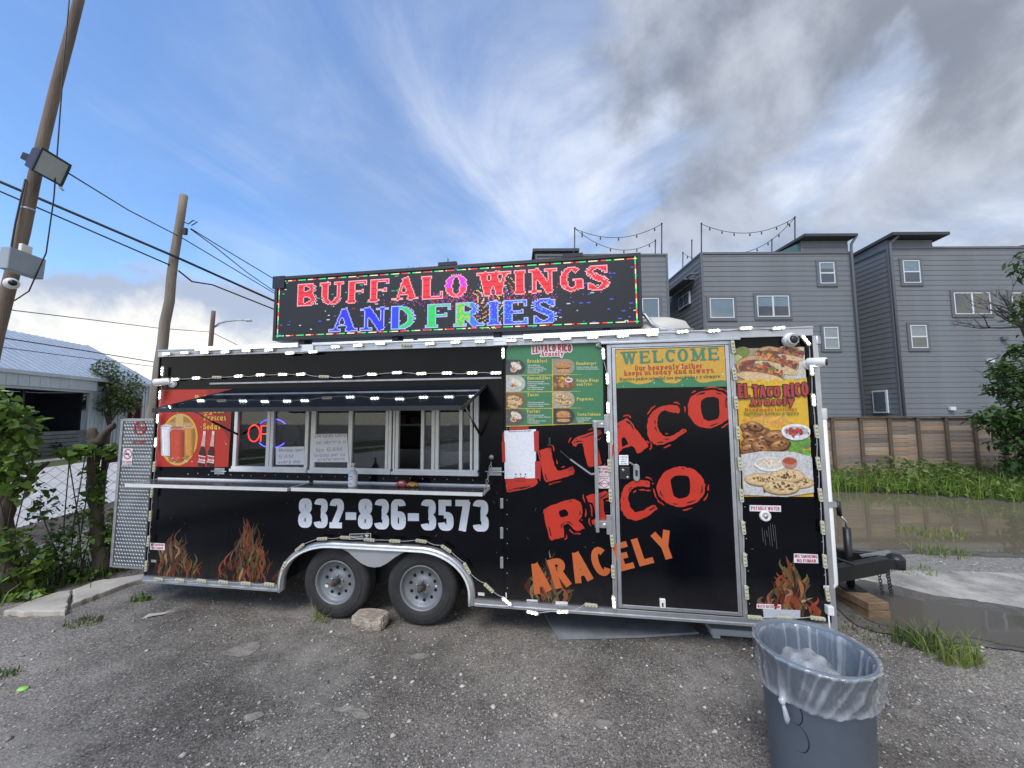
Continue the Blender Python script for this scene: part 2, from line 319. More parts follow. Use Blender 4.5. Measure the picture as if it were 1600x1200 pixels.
# ------------------------------------------------------------------ lettering: stroke skeletons widened into flat shapes
def arc(cx, cy, rx, ry, a0, a1, W_, T_, n=14, sq=2.0):
    pts = []; ws = []
    for i in range(n+1):
        t = R(a0+(a1-a0)*i/n); c, s = math.cos(t), math.sin(t); e = 2/sq
        pts.append((cx+rx*math.copysign(abs(c)**e, c), cy+ry*math.copysign(abs(s)**e, s)))
        ws.append(T_+(W_-T_)*abs(c)**e)
    return (pts, ws)
def glyph(ch, Wd=.2, Td=.1, serif=True, sq=2.0, cw=.46):
    """returns advance and strokes; cap height 1"""
    S = []; L = lambda x0, y0, x1, y1, w: S.append(([(x0, y0), (x1, y1)], w))
    A = lambda *a, **k: S.append(arc(*a, Wd, Td, sq=sq, **k))
    sl = Wd*.5+.075
    def sf(x, y, l=None, r=None):
        if serif: L(x-(sl if l is None else l), y, x+(sl if r is None else r), y, Td*.95)
    b, t = Td/2, 1-Td/2; x0 = Wd/2+(.07 if serif else .03); c = cw; x1 = x0+c; xm = (x0+x1)/2; adv = None
    xh = .68; lt = xh-Td/2; lc = cw*.82; lx1 = x0+lc; lm = (x0+lx1)/2
    if ch == 'A': L(x0-.03,0,xm,1,Td*1.1); L(xm,1,x1+.03,0,Wd); L(x0+.09,.3,x1-.06,.3,Td); sf(x0-.02,b); sf(x1+.03,b)
    elif ch == 'B': L(x0,0,x0,1,Wd); A(x0+.16,.755,c-.2,.245-b,-90,90); A(x0+.16,.265,c-.14,.265-b,-90,90); [L(x0-.05 if serif else x0,y,x0+.18,y,Td) for y in (b,.51,t)]; 
    elif ch == 'C' or ch == 'G':
        A(xm,.5,c/2,.5-b,42,318)
        if ch == 'G': L(x1-.02,.05,x1-.02,.46,Wd*.9); L(xm+.02,.46,x1+(.09 if serif else .06),.46,Td)
        elif serif: L(x1,.68,x1,.95,Td)
    elif ch == 'D': L(x0,0,x0,1,Wd); A(x0+.08,.5,c-.08,.5-b,-90,90); [L(x0-(.1 if serif else 0),y,x0+.1,y,Td) for y in (b,t)]
    elif ch in 'EF':
        L(x0,0,x0,1,Wd); L(x0-(.12 if serif else 0),t,x1,t,Td); L(x0,.52,x1-.1,.52,Td)
        if serif: L(x1,.74,x1,1,Td); L(x1-.1,.42,x1-.1,.62,Td*.8)
        if ch == 'E':
            L(x0-(.12 if serif else 0),b,x1,b,Td)
            if serif: L(x1+.02,0,x1+.02,.27,Td)
        else: sf(x0,b)
    elif ch == 'H': L(x0,0,x0,1,Wd); L(x1,0,x1,1,Wd); L(x0,.5,x1,.5,Td); [sf(x,y) for x in (x0,x1) for y in (b,t)]
    elif ch == 'I': L(x0,0,x0,1,Wd); sf(x0,b); sf(x0,t); adv = x0+Wd/2+(.1 if serif else .06)
    elif ch == 'J': L(x1-.05,1,x1-.05,.25,Wd); A(x1-.23,.25,.18,.25-b,0,-180); sf(x1-.05,t)
    elif ch == 'K': L(x0,0,x0,1,Wd); L(x0,.38,x1,1,Td*1.2); L(x0+.15,.55,x1,0,Wd); [sf(x,y) for x in (x0,x1) for y in (b,t)]
    elif ch == 'L':
        L(x0,0,x0,1,Wd); L(x0-(.12 if serif else 0),b,x1,b,Td); sf(x0,t)
        if serif: L(x1,0,x1,.3,Td)
    elif ch == 'M': L(x0,0,x0,1,Td*1.3); L(x0,1,xm+.05,.1,Wd); L(xm+.05,.1,x1+.12,1,Td); L(x1+.12,0,x1+.12,1,Wd); sf(x0,b); sf(x1+.12,b); sf(x0,t,r=0); sf(x1+.12,t,l=0); adv = x1+.12+Wd/2+.1
    elif ch == 'N': L(x0,0,x0,1,Td*1.3); L(x0,1,x1,0,Wd); L(x1,0,x1,1,Td*1.3); sf(x0,b); sf(x0,t,r=0); sf(x1,t)
    elif ch in 'OQ0': A(xm,.5,c/2,.5-b,0,360,n=26); ch == 'Q' and L(xm,.2,x1+.05,-.1,Td*1.3)
    elif ch in 'PR':
        L(x0,0,x0,1,Wd); A(x0+.16,.735,c-.2,.265-b,-90,90); L(x0-(.1 if serif else 0),t,x0+.18,t,Td); L(x0,.47,x0+.18,.47,Td); sf(x0,b)
        if ch == 'R': L(x0+.22,.48,x1,0,Wd); sf(x1,b,l=.04)
    elif ch == 'S':
        p1, w1 = arc(xm,.745,c/2-.02,.255-b,25,250,Wd,Td,sq=sq); p2, w2 = arc(xm,.265,c/2,.265-b,75,-155,Wd,Td,sq=sq)
        S.append((p1+p2, w1[:-3]+[Wd*.95]*6+w2[3:]))
        if serif: L(x1-.01,.68,x1-.01,.98,Td); L(x0+.01,.02,x0+.01,.34,Td)
    elif ch == 'T':
        L(xm,0,xm,1,Wd); L(x0-.08,t,x1+.08,t,Td*1.1); sf(xm,b)
        if serif: L(x0-.06,.72,x0-.06,1,Td); L(x1+.06,.72,x1+.06,1,Td)
    elif ch == 'U': L(x0,1,x0,.3,Wd); A(xm,.3,c/2,.3-b,180,360); L(x1,.3,x1,1,Td*1.3 if serif else Wd); sf(x0,t); sf(x1,t)
    elif ch == 'V': L(x0-.04,1,xm,0,Wd); L(xm,0,x1+.04,1,Td*1.2); sf(x0-.03,t); sf(x1+.03,t)
    elif ch == 'W': L(x0-.05,1,x0+.17,0,Wd); L(x0+.17,0,xm+.08,1,Td*1.2); L(xm+.06,1,x1+.03,0,Wd); L(x1+.03,0,x1+.22,1,Td*1.2); sf(x0-.04,t); sf(x1+.22,t); sf(xm+.08,t); adv = x1+.22+Wd/2+.08
    elif ch == 'X': L(x0,1,x1,0,Wd); L(x0,0,x1,1,Td*1.3)
    elif ch == 'Y': L(xm,0,xm,.5,Wd); L(x0-.04,1,xm,.45,Wd*.95); L(x1+.04,1,xm,.45,Td*1.3 if serif else Wd*.95); sf(xm,b); sf(x0-.03,t); sf(x1+.03,t)
    elif ch == 'Z': L(x0,t,x1,t,Td); L(x1-.04,1,x0+.04,0,Wd); L(x0,b,x1,b,Td)
    elif ch == '8': A(xm,.74,c/2-.015,.26-b,0,360,n=22); A(xm,.265,c/2,.265-b,0,360,n=22)
    elif ch == '3': A(xm,.74,c/2-.01,.26-b,170,-90,n=18); A(xm,.265,c/2,.265-b,90,-170,n=18)
    elif ch == '2': A(xm,.72,c/2,.28-b,175,-25,n=16); L(x1-.01,.62,x0+.05,b,Wd*.95); L(x0-Wd/2,b,x1+.06,b,Td)
    elif ch == '6': A(xm,.3,c/2,.3-b,0,360,n=22); L(x0,.3,x0,.72,Wd); A(xm,.72,c/2,.28-b,10,180)
    elif ch == '9': A(xm,.7,c/2,.3-b,0,360,n=22); L(x1,.7,x1,.28,Wd); A(xm,.28,c/2,.28-b,-170,0)
    elif ch == '5': L(x0+.02,.5,x0+.02,1,Wd); L(x0-Wd/2+.02,t,x1+.05,t,Td); A(xm,.3,c/2,.3-b,110,-175,n=18)
    elif ch == '7': L(x0-Wd/2+.02,t,x1+.08,t,Td*1.05); L(x1+.0,.95,x0+.12,0,Wd)
    elif ch == '-': L(x0-Wd/2+.02,.42,x0+.3,.42,Td*1.3); adv = x0+.34
    elif ch == '/': L(x0,0,x1-.1,1,Td)
    elif ch in '.,': L(x0-Wd*.3,.07,x0+Wd*.3,.07,.14); adv = x0+.16
    elif ch == "'": L(x0,.78,x0,1,Td); adv = x0+.14
    elif ch == '*': L(x0-.06,.42,x0+.12,.42,.2); adv = x0+.25
    elif ch == ' ': adv = .34
    elif ch in 'ad':
        A(lm,lt/2+b/2,lc/2,lt/2-b/2,0,360,n=20); L(lx1,0,lx1,(xh if ch == 'a' else 1),Wd); adv = lx1+Wd/2+.1; sf(lx1+.04,b,l=0)
        if ch == 'd': sf(lx1,t,r=0)
    elif ch in 'bp':
        A(lm,lt/2+b/2,lc/2,lt/2-b/2,0,360,n=20); y0_, y1_ = (0,1) if ch == 'b' else (-.28,xh); L(x0,y0_,x0,y1_,Wd); adv = lx1+Wd/2+.08; sf(x0,y1_-b,r=0); ch == 'p' and sf(x0,-.28+b)
    elif ch in 'gq': A(lm,lt/2+b/2,lc/2,lt/2-b/2,0,360,n=20); L(lx1,-.1,lx1,xh,Wd); ch == 'g' and A(lm,-.1,lc/2,.16,0,-160); adv = lx1+Wd/2+.09
    elif ch == 'c': A(lm,lt/2+b/2,lc/2,lt/2-b/2,45,315); adv = lx1+Wd/2+.05
    elif ch == 'e': A(lm,lt/2+b/2,lc/2,lt/2-b/2,0,322,n=18); L(x0,xh*.52,lx1+Wd*.4,xh*.52,Td*.9); adv = lx1+Wd/2+.06
    elif ch == 'f': L(x0+.05,0,x0+.05,.8,Wd); A(x0+.2,.8,.15,.2-b,180,60); L(x0-.1,lt,x0+.26,lt,Td); sf(x0+.05,b); adv = x0+.34
    elif ch in 'hn': L(x0,0,x0,(1 if ch == 'h' else xh),Wd); A(lm,xh*.55,lc/2,xh*.45-b,180,0); L(lx1,xh*.55,lx1,0,Wd); sf(x0,b); sf(lx1,b); sf(x0,(t if ch == 'h' else lt),r=0); adv = lx1+Wd/2+.1
    elif ch == 'i': L(x0,0,x0,xh,Wd); L(x0,.8,x0,.98,Wd); sf(x0,b); sf(x0,lt,r=0); adv = x0+Wd/2+.1
    elif ch == 'k': L(x0,0,x0,1,Wd); L(x0,.26,lx1,xh,Td*1.2); L(x0+.1,.4,lx1,0,Wd); sf(x0,b); sf(lx1,b); sf(x0,t,r=0); adv = lx1+Wd/2+.07
    elif ch == 'l': L(x0,0,x0,1,Wd); sf(x0,b); sf(x0,t,r=0); adv = x0+Wd/2+.1
    elif ch == 'm':
        L(x0,0,x0,xh,Wd)
        for k in (0,1): A(x0+lc*.42*(2*k+1),xh*.55,lc*.42,xh*.45-b,180,0); L(x0+lc*.84*(k+1),xh*.55,x0+lc*.84*(k+1),0,Wd); sf(x0+lc*.84*(k+1),b)
        sf(x0,b); sf(x0,lt,r=0); adv = x0+lc*1.68+Wd/2+.1
    elif ch == 'o': A(lm,lt/2+b/2,lc/2,lt/2-b/2,0,360,n=22); adv = lx1+Wd/2+.06
    elif ch == 'r': L(x0,0,x0,xh,Wd); A(x0+.2,xh*.6,.2,xh*.4-b,180,40); sf(x0,b); sf(x0,lt,r=0); adv = x0+.42
    elif ch == 's':
        lw = lc*.88; cx = x0+lw/2
        p1, w1 = arc(cx,xh*.74,lw/2-.02,xh*.26-b,25,250,Wd,Td); p2, w2 = arc(cx,xh*.27,lw/2,xh*.27-b,75,-155,Wd,Td)
        S.append((p1+p2, [w*.9 for w in w1+w2])); adv = x0+lw+Wd/2+.05
    elif ch == 't': L(x0+.05,.12,x0+.05,.92,Wd); A(x0+.2,.16,.15,.16-b,180,300); L(x0-.08,lt,x0+.28,lt,Td); adv = x0+.38
    elif ch == 'u': L(x0,xh,x0,.22,Wd); A(lm,.24,lc/2,.24-b,180,360); L(lx1,xh,lx1,0,Wd); sf(x0,lt,r=0); sf(lx1,lt,r=0); adv = lx1+Wd/2+.1
    elif ch in 'vy': L(x0-.02,xh,lm,0,Wd); L(lx1+.04,xh,lm-(.16 if ch == 'y' else 0),(-.28 if ch == 'y' else 0),Td*1.3); sf(x0-.02,lt); sf(lx1+.03,lt); adv = lx1+Wd/2+.05
    elif ch == 'w': L(x0-.03,xh,x0+.12,0,Wd); L(x0+.12,0,lm+.08,xh,Td*1.2); L(lm+.08,xh,lx1+.1,0,Wd); L(lx1+.1,0,lx1+.22,xh,Td*1.2); sf(x0-.02,lt); sf(lx1+.22,lt); adv = lx1+.22+Wd/2+.06
    elif ch == 'z': L(x0,lt,lx1,lt,Td); L(lx1,xh,x0,0,Wd); L(x0,b,lx1,b,Td); adv = lx1+Wd/2+.06
    else: adv = .4
    if adv is None: adv = x1+Wd/2+(.1 if serif else .06)
    return adv, S
STY = dict(slab=dict(Wd=.22, Td=.11), cooper=dict(Wd=.25, Td=.14), sans=dict(Wd=.2, Td=.17, serif=False), fat=dict(Wd=.30, Td=.21, serif=False, cw=.44),
           impact=dict(Wd=.25, Td=.20, serif=False, sq=3.2, cw=.30), pen=dict(Wd=.075, Td=.075, serif=False, cw=.42), led=dict(Wd=.30, Td=.13, cw=.56), cond=dict(Wd=.25, Td=.21, serif=False, cw=.40))
def layout(s, style, track=0.0):
    x = 0; out = []; gap = .12 if style in ('slab','cooper','led') else .10
    for ch in s:
        adv, st = glyph(ch, **STY[style])
        if not st: x += .30+track; continue
        lo, hi = 9, -9
        for pts, w in st:
            ws = w if isinstance(w, list) else [w]*len(pts)
            for i, p in enumerate(pts):
                a, c = pts[max(i-1,0)], pts[min(i+1,len(pts)-1)]; dx_, dy_ = c[0]-a[0], c[1]-a[1]; l = math.hypot(dx_, dy_) or 1; e = ws[i]/2*abs(dy_)/l
                lo = min(lo, p[0]-e); hi = max(hi, p[0]+e)
        out.append((x-lo, st)); x += hi-lo+gap+track
    return x-gap-track, out
def text_into(b, s, p0, p1, h, y, style='slab', col=None, shear=0, curve=None, grow=0, track=0.0, jit=0):
    """flat lettering from p0 to p1 (baseline ends, trailer-side metres), cap height h"""
    if col is not None: b.col = col
    wtot, lay = layout(s, style, track); d = Vector(p1)-Vector(p0); ln = d.length; d.normalize(); nrm_ = Vector((-d.y, d.x)); sx = ln/wtot
    for gx, st in lay:
        jx, jy = (rng.uniform(-jit, jit), rng.uniform(-jit, jit)) if jit else (0, 0)
        for i, (pts, w) in enumerate(st):
            q = []
            for x, yy in pts:
                X = (gx+x+jx)*sx; Y = (yy+jy)*h
                if curve: Y = Y*curve(X/ln)[1]+curve(X/ln)[0]*h
                X += shear*Y
                v = Vector(p0)+d*X+nrm_*Y; q.append((v.x, v.y))
            ws = w if isinstance(w, list) else [w]*len(pts)
            ws = [a*min(h, sx)*1.0+grow*2 for a in ws]
            if grow and len(q) == 2:
                e = (Vector(q[1])-Vector(q[0])).normalized()*grow; q = [(q[0][0]-e.x, q[0][1]-e.y), (q[1][0]+e.x, q[1][1]+e.y)]
            b.ribbon(q, ws, y-.00012*i)
    return b
def ptext(parent, name, s, L_, R_, hpx, off, mat, style='slab', col=(1,1,1), outline=None, ow=.006, base=0.0, **k):
    """lettering whose baseline runs between two measured points of the trailer side"""
    p0, p1 = P(*L_, base), P(*R_, base); h = P(L_[0], L_[1]-hpx, base)[1]-p0[1]
    b = MB()
    if outline is not None: text_into(b, s, p0, p1, h, off, style, outline, grow=ow, **k)
    text_into(b, s, p0, p1, h, off-(.0012 if outline is not None else 0), style, col, **k)
    return b.build(name, mat, parent)
# ------------------------------------------------------------------ fast array meshes (leaves, stones, grass)
def fastmesh(name, V, F, col, mat, parent=None, kind=None, smooth=False):
    V = np.asarray(V, np.float32).reshape(-1, 3); F = np.asarray(F, np.int32); k = F.shape[1]
    me = bpy.data.meshes.new(name); me.vertices.add(len(V)); me.vertices.foreach_set('co', V.ravel())
    me.loops.add(F.size); me.loops.foreach_set('vertex_index', F.ravel())
    me.polygons.add(len(F)); me.polygons.foreach_set('loop_start', np.arange(0, F.size, k, dtype=np.int32))
    if smooth: me.polygons.foreach_set('use_smooth', np.ones(len(F), bool))
    me.update(calc_edges=True)
    if col is not None:
        a = me.color_attributes.new('Col', 'FLOAT_COLOR', 'POINT')
        a.data.foreach_set('color', np.concatenate([col, np.ones((len(col), 1))], 1).astype(np.float32).ravel())
    me.materials.append(mat)
    o = bpy.data.objects.new(name, me); C.objects.link(o); o.parent = parent
    if kind: o['kind'] = kind
    return o
def leaves(name, pos, size, ca, cb, mat=None, parent=None, kind=None, aspect=.55, droop=.3, heart=False, hvar=.5, outw=None):
    pos = np.asarray(pos); n = len(pos)
    sz = size*(1+hvar*nrg.normal(0, 1, n)).clip(.4, 2)
    az = nrg.uniform(0, 2*np.pi, n); el = nrg.normal(-droop, .5, n)
    d = np.stack([np.cos(az)*np.cos(el), np.sin(az)*np.cos(el), np.sin(el)], 1)
    if outw is not None: d = d*.7+outw; d /= np.linalg.norm(d, axis=1)[:, None]+1e-6
    up = np.array([0, 0, 1.0])+nrg.normal(0, .45, (n, 3)); s = np.cross(d, up); s /= np.linalg.norm(s, axis=1)[:, None]+1e-6
    nn = np.cross(s, d)
    L = sz[:, None]; w = L*aspect
    if heart: prof = [(0, 0, 0), (-.12, .34, .05), (.18, .52, .06), (.55, .36, .03), (1, 0, -.08), (.55, -.36, .03), (.18, -.52, .06), (-.12, -.34, .05)]
    else: prof = [(0, 0, 0), (.42, .5, .06), (1, 0, -.1), (.42, -.5, .06)]
    V = np.stack([pos+d*L*a+s*w*b+nn*L*c for a, b, c in prof], 1)
    k = len(prof); F = np.arange(n*k).reshape(n, k)
    t = nrg.random(n)[:, None]; col = (np.array(ca)*(1-t)+np.array(cb)*t)*(1+nrg.normal(0, .18, (n, 1))).clip(.5, 1.6)
    return fastmesh(name, V, F, np.repeat(col, k, 0).clip(0, 1), mat or LEAF, parent, kind)
def blades(name, base, h, ca, cb, width=.006, lean=.35, parent=None, kind=None):
    base = np.asarray(base); n = len(base); hh = h*(1+.35*nrg.normal(0, 1, n)).clip(.3, 2)
    az = nrg.uniform(0, 2*np.pi, n); ln = np.abs(nrg.normal(0, lean, n))
    d = np.stack([np.cos(az), np.sin(az), np.zeros(n)], 1); s = np.stack([-np.sin(az), np.cos(az), np.zeros(n)], 1)
    ph = nrg.uniform(0, 2*np.pi, n); s = np.stack([np.cos(ph), np.sin(ph), np.zeros(n)], 1)
    w = width*(.6+.8*nrg.random(n)); V = []
    for f, wf in ((0, 1), (.5, .85), (1, .08)):
        c = base+d*(hh*ln*f*f)[:, None]; c = c+np.array([0, 0, 1])*(hh*f*(1-.25*ln*f))[:, None]
        V += [c-s*(w*wf)[:, None], c+s*(w*wf)[:, None]]
    V = np.stack(V, 1); i = np.arange(n)[:, None]*6
    F = np.concatenate([i+np.array([[0, 1, 3, 2]]), i+np.array([[2, 3, 5, 4]])], 0)
    t = nrg.random(n)[:, None]; col = (np.array(ca)*(1-t)+np.array(cb)*t)*(1+nrg.normal(0, .15, (n, 1))).clip(.5, 1.6)
    return fastmesh(name, V, F, np.repeat(col, 6, 0).clip(0, 1), LEAF, parent, kind)
def inball(n, c, r, shell=.35):
    v = nrg.normal(0, 1, (n, 3)); v /= np.linalg.norm(v, axis=1)[:, None]
    return np.array(c)+v*np.array(r)*(shell+(1-shell)*nrg.random((n, 1))**.5)
def stones(name, pos, size, ca, cb, kind='stuff', mat=None, parent=None):
    n = len(pos); pos = np.asarray(pos)
    o = np.array([(1,0,0),(0,1,0),(-1,0,0),(0,-1,0),(0,0,1),(0,0,-1)], float)
    sz = size[:, None, None]*(1+.35*nrg.normal(0, 1, (n, 6, 1))).clip(.4, 1.8)*np.array([1, 1, .55])
    a = nrg.uniform(0, 6.28, n); c, s = np.cos(a), np.sin(a)
    V = o[None]*sz; X = V[..., 0]*c[:, None]-V[..., 1]*s[:, None]; Y = V[..., 0]*s[:, None]+V[..., 1]*c[:, None]
    V = np.stack([X, Y, V[..., 2]], 2)+pos[:, None, :]
    f = np.array([(0,1,4),(1,2,4),(2,3,4),(3,0,4),(1,0,5),(2,1,5),(3,2,5),(0,3,5)])
    F = (np.arange(n)[:, None, None]*6+f[None]).reshape(-1, 3)
    t = nrg.random(n)[:, None]; col = (np.array(ca)*(1-t)+np.array(cb)*t)
    return fastmesh(name, V, F, np.repeat(col, 6, 0), mat or STONE, parent, kind)
STONE = M('loose_stone', attr=True, rough=.8, var=.2, vs_=30)

# ------------------------------------------------------------------ ground
def ground_mat():
    mt = bpy.data.materials.new('worn_asphalt'); mt.use_nodes = True; nt = mt.node_tree; b = nt.nodes['Principled BSDF']
    N = nt.nodes.new; K = nt.links.new
    tcn = N('ShaderNodeTexCoord'); v = tcn.outputs['Object']
    def noise(s, d=6, r=.6):
        n = N('ShaderNodeTexNoise'); n.inputs['Scale'].default_value = s; n.inputs['Detail'].default_value = d; n.inputs['Roughness'].default_value = r; K(v, n.inputs['Vector']); return n.outputs['Fac']
    def ramp(f, a, b_, c0, c1):
        r = N('ShaderNodeValToRGB'); r.color_ramp.elements[0].position = a; r.color_ramp.elements[1].position = b_
        r.color_ramp.elements[0].color = (*c0, 1); r.color_ramp.elements[1].color = (*c1, 1); K(f, r.inputs[0]); return r.outputs['Color']
    def mix(f, a, b_, t='MIX'):
        n = N('ShaderNodeMix'); n.data_type = 'RGBA'; n.blend_type = t
        if isinstance(f, float): n.inputs['Factor'].default_value = f
        else: K(f, n.inputs['Factor'])
        for q, w in ((a, 'A'), (b_, 'B')):
            if isinstance(q, tuple): n.inputs[w].default_value = (*q, 1)
            else: K(q, n.inputs[w])
        return n.outputs['Result']
    big = ramp(noise(.55, 8, .68), .38, .64, (.082,.075,.067), (.245,.226,.202))
    fine = ramp(noise(85, 4, .7), .3, .7, (.55,.55,.55), (1.45,1.45,1.45))
    c = mix(1.0, big, fine, 'MULTIPLY')
    for gs, lo_, hi_ in ((95, .58, 1.45), (260, .68, 1.34)):
        gv = N('ShaderNodeTexVoronoi'); gv.inputs['Scale'].default_value = gs; K(v, gv.inputs['Vector'])
        gsp = N('ShaderNodeSeparateColor'); K(gv.outputs['Color'], gsp.inputs[0])
        c = mix(1.0, c, ramp(gsp.outputs[0], .1, .95, (lo_,)*3, (hi_,hi_*.98,hi_*.95)), 'MULTIPLY')
    dens = noise(1.3, 5, .6)
    for sc, thr, colr in ((120, .80, (.40,.385,.36)), (62, .88, (.52,.50,.47)), (190, .74, (.27,.26,.25))):
        vo = N('ShaderNodeTexVoronoi'); vo.inputs['Scale'].default_value = sc; K(v, vo.inputs['Vector'])
        sp = N('ShaderNodeSeparateColor'); K(vo.outputs['Color'], sp.inputs[0])
        a = N('ShaderNodeMath'); a.operation = 'MULTIPLY_ADD'; K(dens, a.inputs[0]); a.inputs[1].default_value = .75; K(sp.outputs[0], a.inputs[2])
        g = N('ShaderNodeMath'); g.operation = 'GREATER_THAN'; K(a.outputs[0], g.inputs[0]); g.inputs[1].default_value = thr+.40
        d = N('ShaderNodeMath'); d.operation = 'LESS_THAN'; K(vo.outputs['Distance'], d.inputs[0]); d.inputs[1].default_value = .42
        e = N('ShaderNodeMath'); e.operation = 'MULTIPLY'; K(g.outputs[0], e.inputs[0]); K(d.outputs[0], e.inputs[1])
        sc2 = N('ShaderNodeMath'); sc2.operation = 'MULTIPLY'; K(e.outputs[0], sc2.inputs[0]); K(sp.outputs[1], sc2.inputs[1])
        c = mix(sc2.outputs[0], c, colr)
    # worn, paler drifts of fines
    dr = ramp(noise(.8, 10, .74), .50, .66, (0,0,0), (1,1,1)); c = mix(mix(1.0, dr, (.55,.55,.55), 'MULTIPLY'), c, (.37,.345,.31))
    K(c, b.inputs['Base Color'])
    rg = ramp(noise(.7, 5), .4, .62, (.55,.55,.55), (.9,.9,.9)); K(rg, b.inputs['Roughness'])
    bn = N('ShaderNodeBump'); bn.inputs['Strength'].default_value = .75; bn.inputs['Distance'].default_value = .012
    h = N('ShaderNodeMath'); h.operation = 'ADD'; K(noise(70, 6, .7), h.inputs[0]); K(noise(6, 5), h.inputs[1]); K(h.outputs[0], bn.inputs['Height']); K(bn.outputs[0], b.inputs['Normal'])
    return mt
ASPH = ground_mat()
CONC = M('old_concrete', (.40,.37,.32), .85, var=.35, vs_=2.5, bump=.3, bs=60)
CONCL = M('pale_concrete', (.34,.32,.285), .85, var=.55, vs_=3.0, bump=.6, bs=70)
GRAVEL = M('pale_gravel', (.24,.225,.20), .9, var=.5, vs_=22, bump=.8, bs=90)
GRASSG = M('grass_soil', (.05,.075,.022), .9, var=.4, vs_=5, bump=.6, bs=30)
SOIL = M('damp_soil', (.07,.055,.038), .9, var=.4, vs_=4, bump=.6, bs=30)
def water(name, col, rough):
    mt = bpy.data.materials.new(name); mt.use_nodes = True; nt = mt.node_tree; b = nt.nodes['Principled BSDF']
    b.inputs['Base Color'].default_value = (*col, 1); b.inputs['Roughness'].default_value = rough; b.inputs['IOR'].default_value = 1.33
    b.inputs['Specular IOR Level'].default_value = .5
    n = nt.nodes.new('ShaderNodeTexNoise'); n.inputs['Scale'].default_value = 5; tcn = nt.nodes.new('ShaderNodeTexCoord'); nt.links.new(tcn.outputs['Object'], n.inputs['Vector'])
    bn = nt.nodes.new('ShaderNodeBump'); bn.inputs['Strength'].default_value = .03; bn.inputs['Distance'].default_value = .01
    nt.links.new(n.outputs['Fac'], bn.inputs['Height']); nt.links.new(bn.outputs[0], b.inputs['Normal']); return mt
WATER = water('murky_water', (.15,.128,.085), .03); WATER2 = water('shallow_brown_water', (.105,.094,.078), .04)
g = MB(); g.add([(-400,-60,0),(400,-60,0),(400,600,0),(-400,600,0)], [(0,1,2,3)]); ground = g.build('ground', ASPH); ground['kind'] = 'structure'
def gp(*pts): return [tuple(G(x, y)[:2]) for x, y in pts]
rd = np.array([-.21, .978]); rp = np.array([.978, .21])
def strip(name, a, b, mat, z, s0=-25, s1=110):
    o0 = np.array([-8.0, 6.0]); q = [o0+rd*s0-rp*a, o0+rd*s0-rp*b, o0+rd*s1-rp*b, o0+rd*s1-rp*a]
    m_ = MB(); m_.add([(x, y, z) for x, y in q], [(0,3,2,1)]); o = m_.build(name, mat); o['kind'] = 'structure'; return o
strip('verge', -.9, .35, SOIL, .004)
ROADM = M('pale_road', (.44,.43,.41), .85, var=.15, vs_=1.5, bump=.15, bs=40)
strip('road', .35, 7.6, ROADM, .008)
strip('grass_verge', 7.6, 9.4, GRASSG, .006); strip('sidewalk', 9.4, 10.3, CONC, .02); strip('lawn', 10.3, 15, GRASSG, .006)
# right-hand side: pale gravel, concrete, puddles, soil under the weeds
sheet('gravel_strip', gp((1230,905),(1290,866),(1420,862),(1600,870),(1800,880),(1800,915),(1600,905),(1420,905)), .004, GRAVEL, rough=.015)
sheet('concrete_pad', gp((1330,905),(1385,894),(1470,893),(1600,897),(1850,905),(1850,1010),(1600,985),(1480,958),(1395,938)), .008, CONCL, rough=.012)
DAMP = M('damp_gravel', (.115,.105,.09), .6, var=.45, vs_=9, bump=.8, bs=80)
sheet('damp_margin', gp((1302,930),(1335,908),(1400,917),(1450,930),(1510,938),(1620,955),(1780,972),(1780,1045),(1610,1022),(1520,1010),(1445,1006),(1395,994),(1340,978)), .012, DAMP, rough=.035, sub=12)
sheet('damp_margin', [(2.3,6.3),(4.4,5.45),(5.6,5.32),(6.8,5.12),(9,4.9),(12,5.2),(15,6.5),(12.2,7.8),(7.7,9.6),(3,8.8)], .010, DAMP, rough=.05, sub=14)
sheet('puddle', [(2.6,6.4),(4.4,5.65),(5.6,5.5),(6.8,5.3),(9,5.1),(12,5.4),(14.5,6.6),(12.2,7.6),(10.4,8.1),(9.3,8.9),(7.7,9.4),(5.4,9.7),(3,8.6)], .012, WATER, rough=.03, sub=9)
sheet('shallow_puddle', gp((1318,925),(1350,918),(1395,930),(1440,941),(1500,948),(1600,966),(1760,985),(1760,1030),(1600,1014),(1520,1001),(1450,997),(1400,984),(1350,968)), .016, WATER2, rough=.020, sub=12)
sheet('weed_bed', [(2,8.6),(5.2,9.6),(7.6,9.35),(9.2,8.95),(10.5,8.1),(12.4,7.6),(15,6.8),(26,7.5),(26,13),(2,13)], .006, SOIL, rough=.04)
# pale scabs of concrete in the asphalt
for pts in ([(345,1022),(375,1008),(400,1003),(407,1010),(390,1024),(365,1027)], [(520,1110),(545,1103),(570,1112),(578,1122),(560,1124),(545,1115)], [(928,1130),(950,1126),(957,1134),(940,1140)], [(255,958),(268,952),(275,955),(262,962)], [(380,1120),(405,1112),(412,1118),(392,1128)], [(640,955+70),(662,1022),(668,1028),(650,1031)]):
    sheet('concrete_patch', gp(*pts), .004, M('worn_patch', (.24,.22,.19), .9, var=.4, vs_=14, bump=.6, bs=80), None, ground, rough=.010, sub=9)
n = 24000
yy = 2.0+5.0*nrg.random(n)**1.5; xx = nrg.uniform(-1.55, 1.35, n)*yy*1.02
keep = ~((xx > 2.9) & (yy > 3.6)); xx, yy = xx[keep], yy[keep]
dens = np.sin(xx*1.7+yy)+np.sin(yy*3.1-xx*.8)+nrg.normal(0, .9, len(xx)); k_ = dens > -.3; xx, yy = xx[k_], yy[k_]
sz = np.minimum(.0024*np.exp(nrg.normal(0, .75, len(xx)))*1.25, .022)
stones('loose_gravel', np.stack([xx, yy, sz*.2], 1), sz, (.15,.14,.13), (.60,.56,.50))
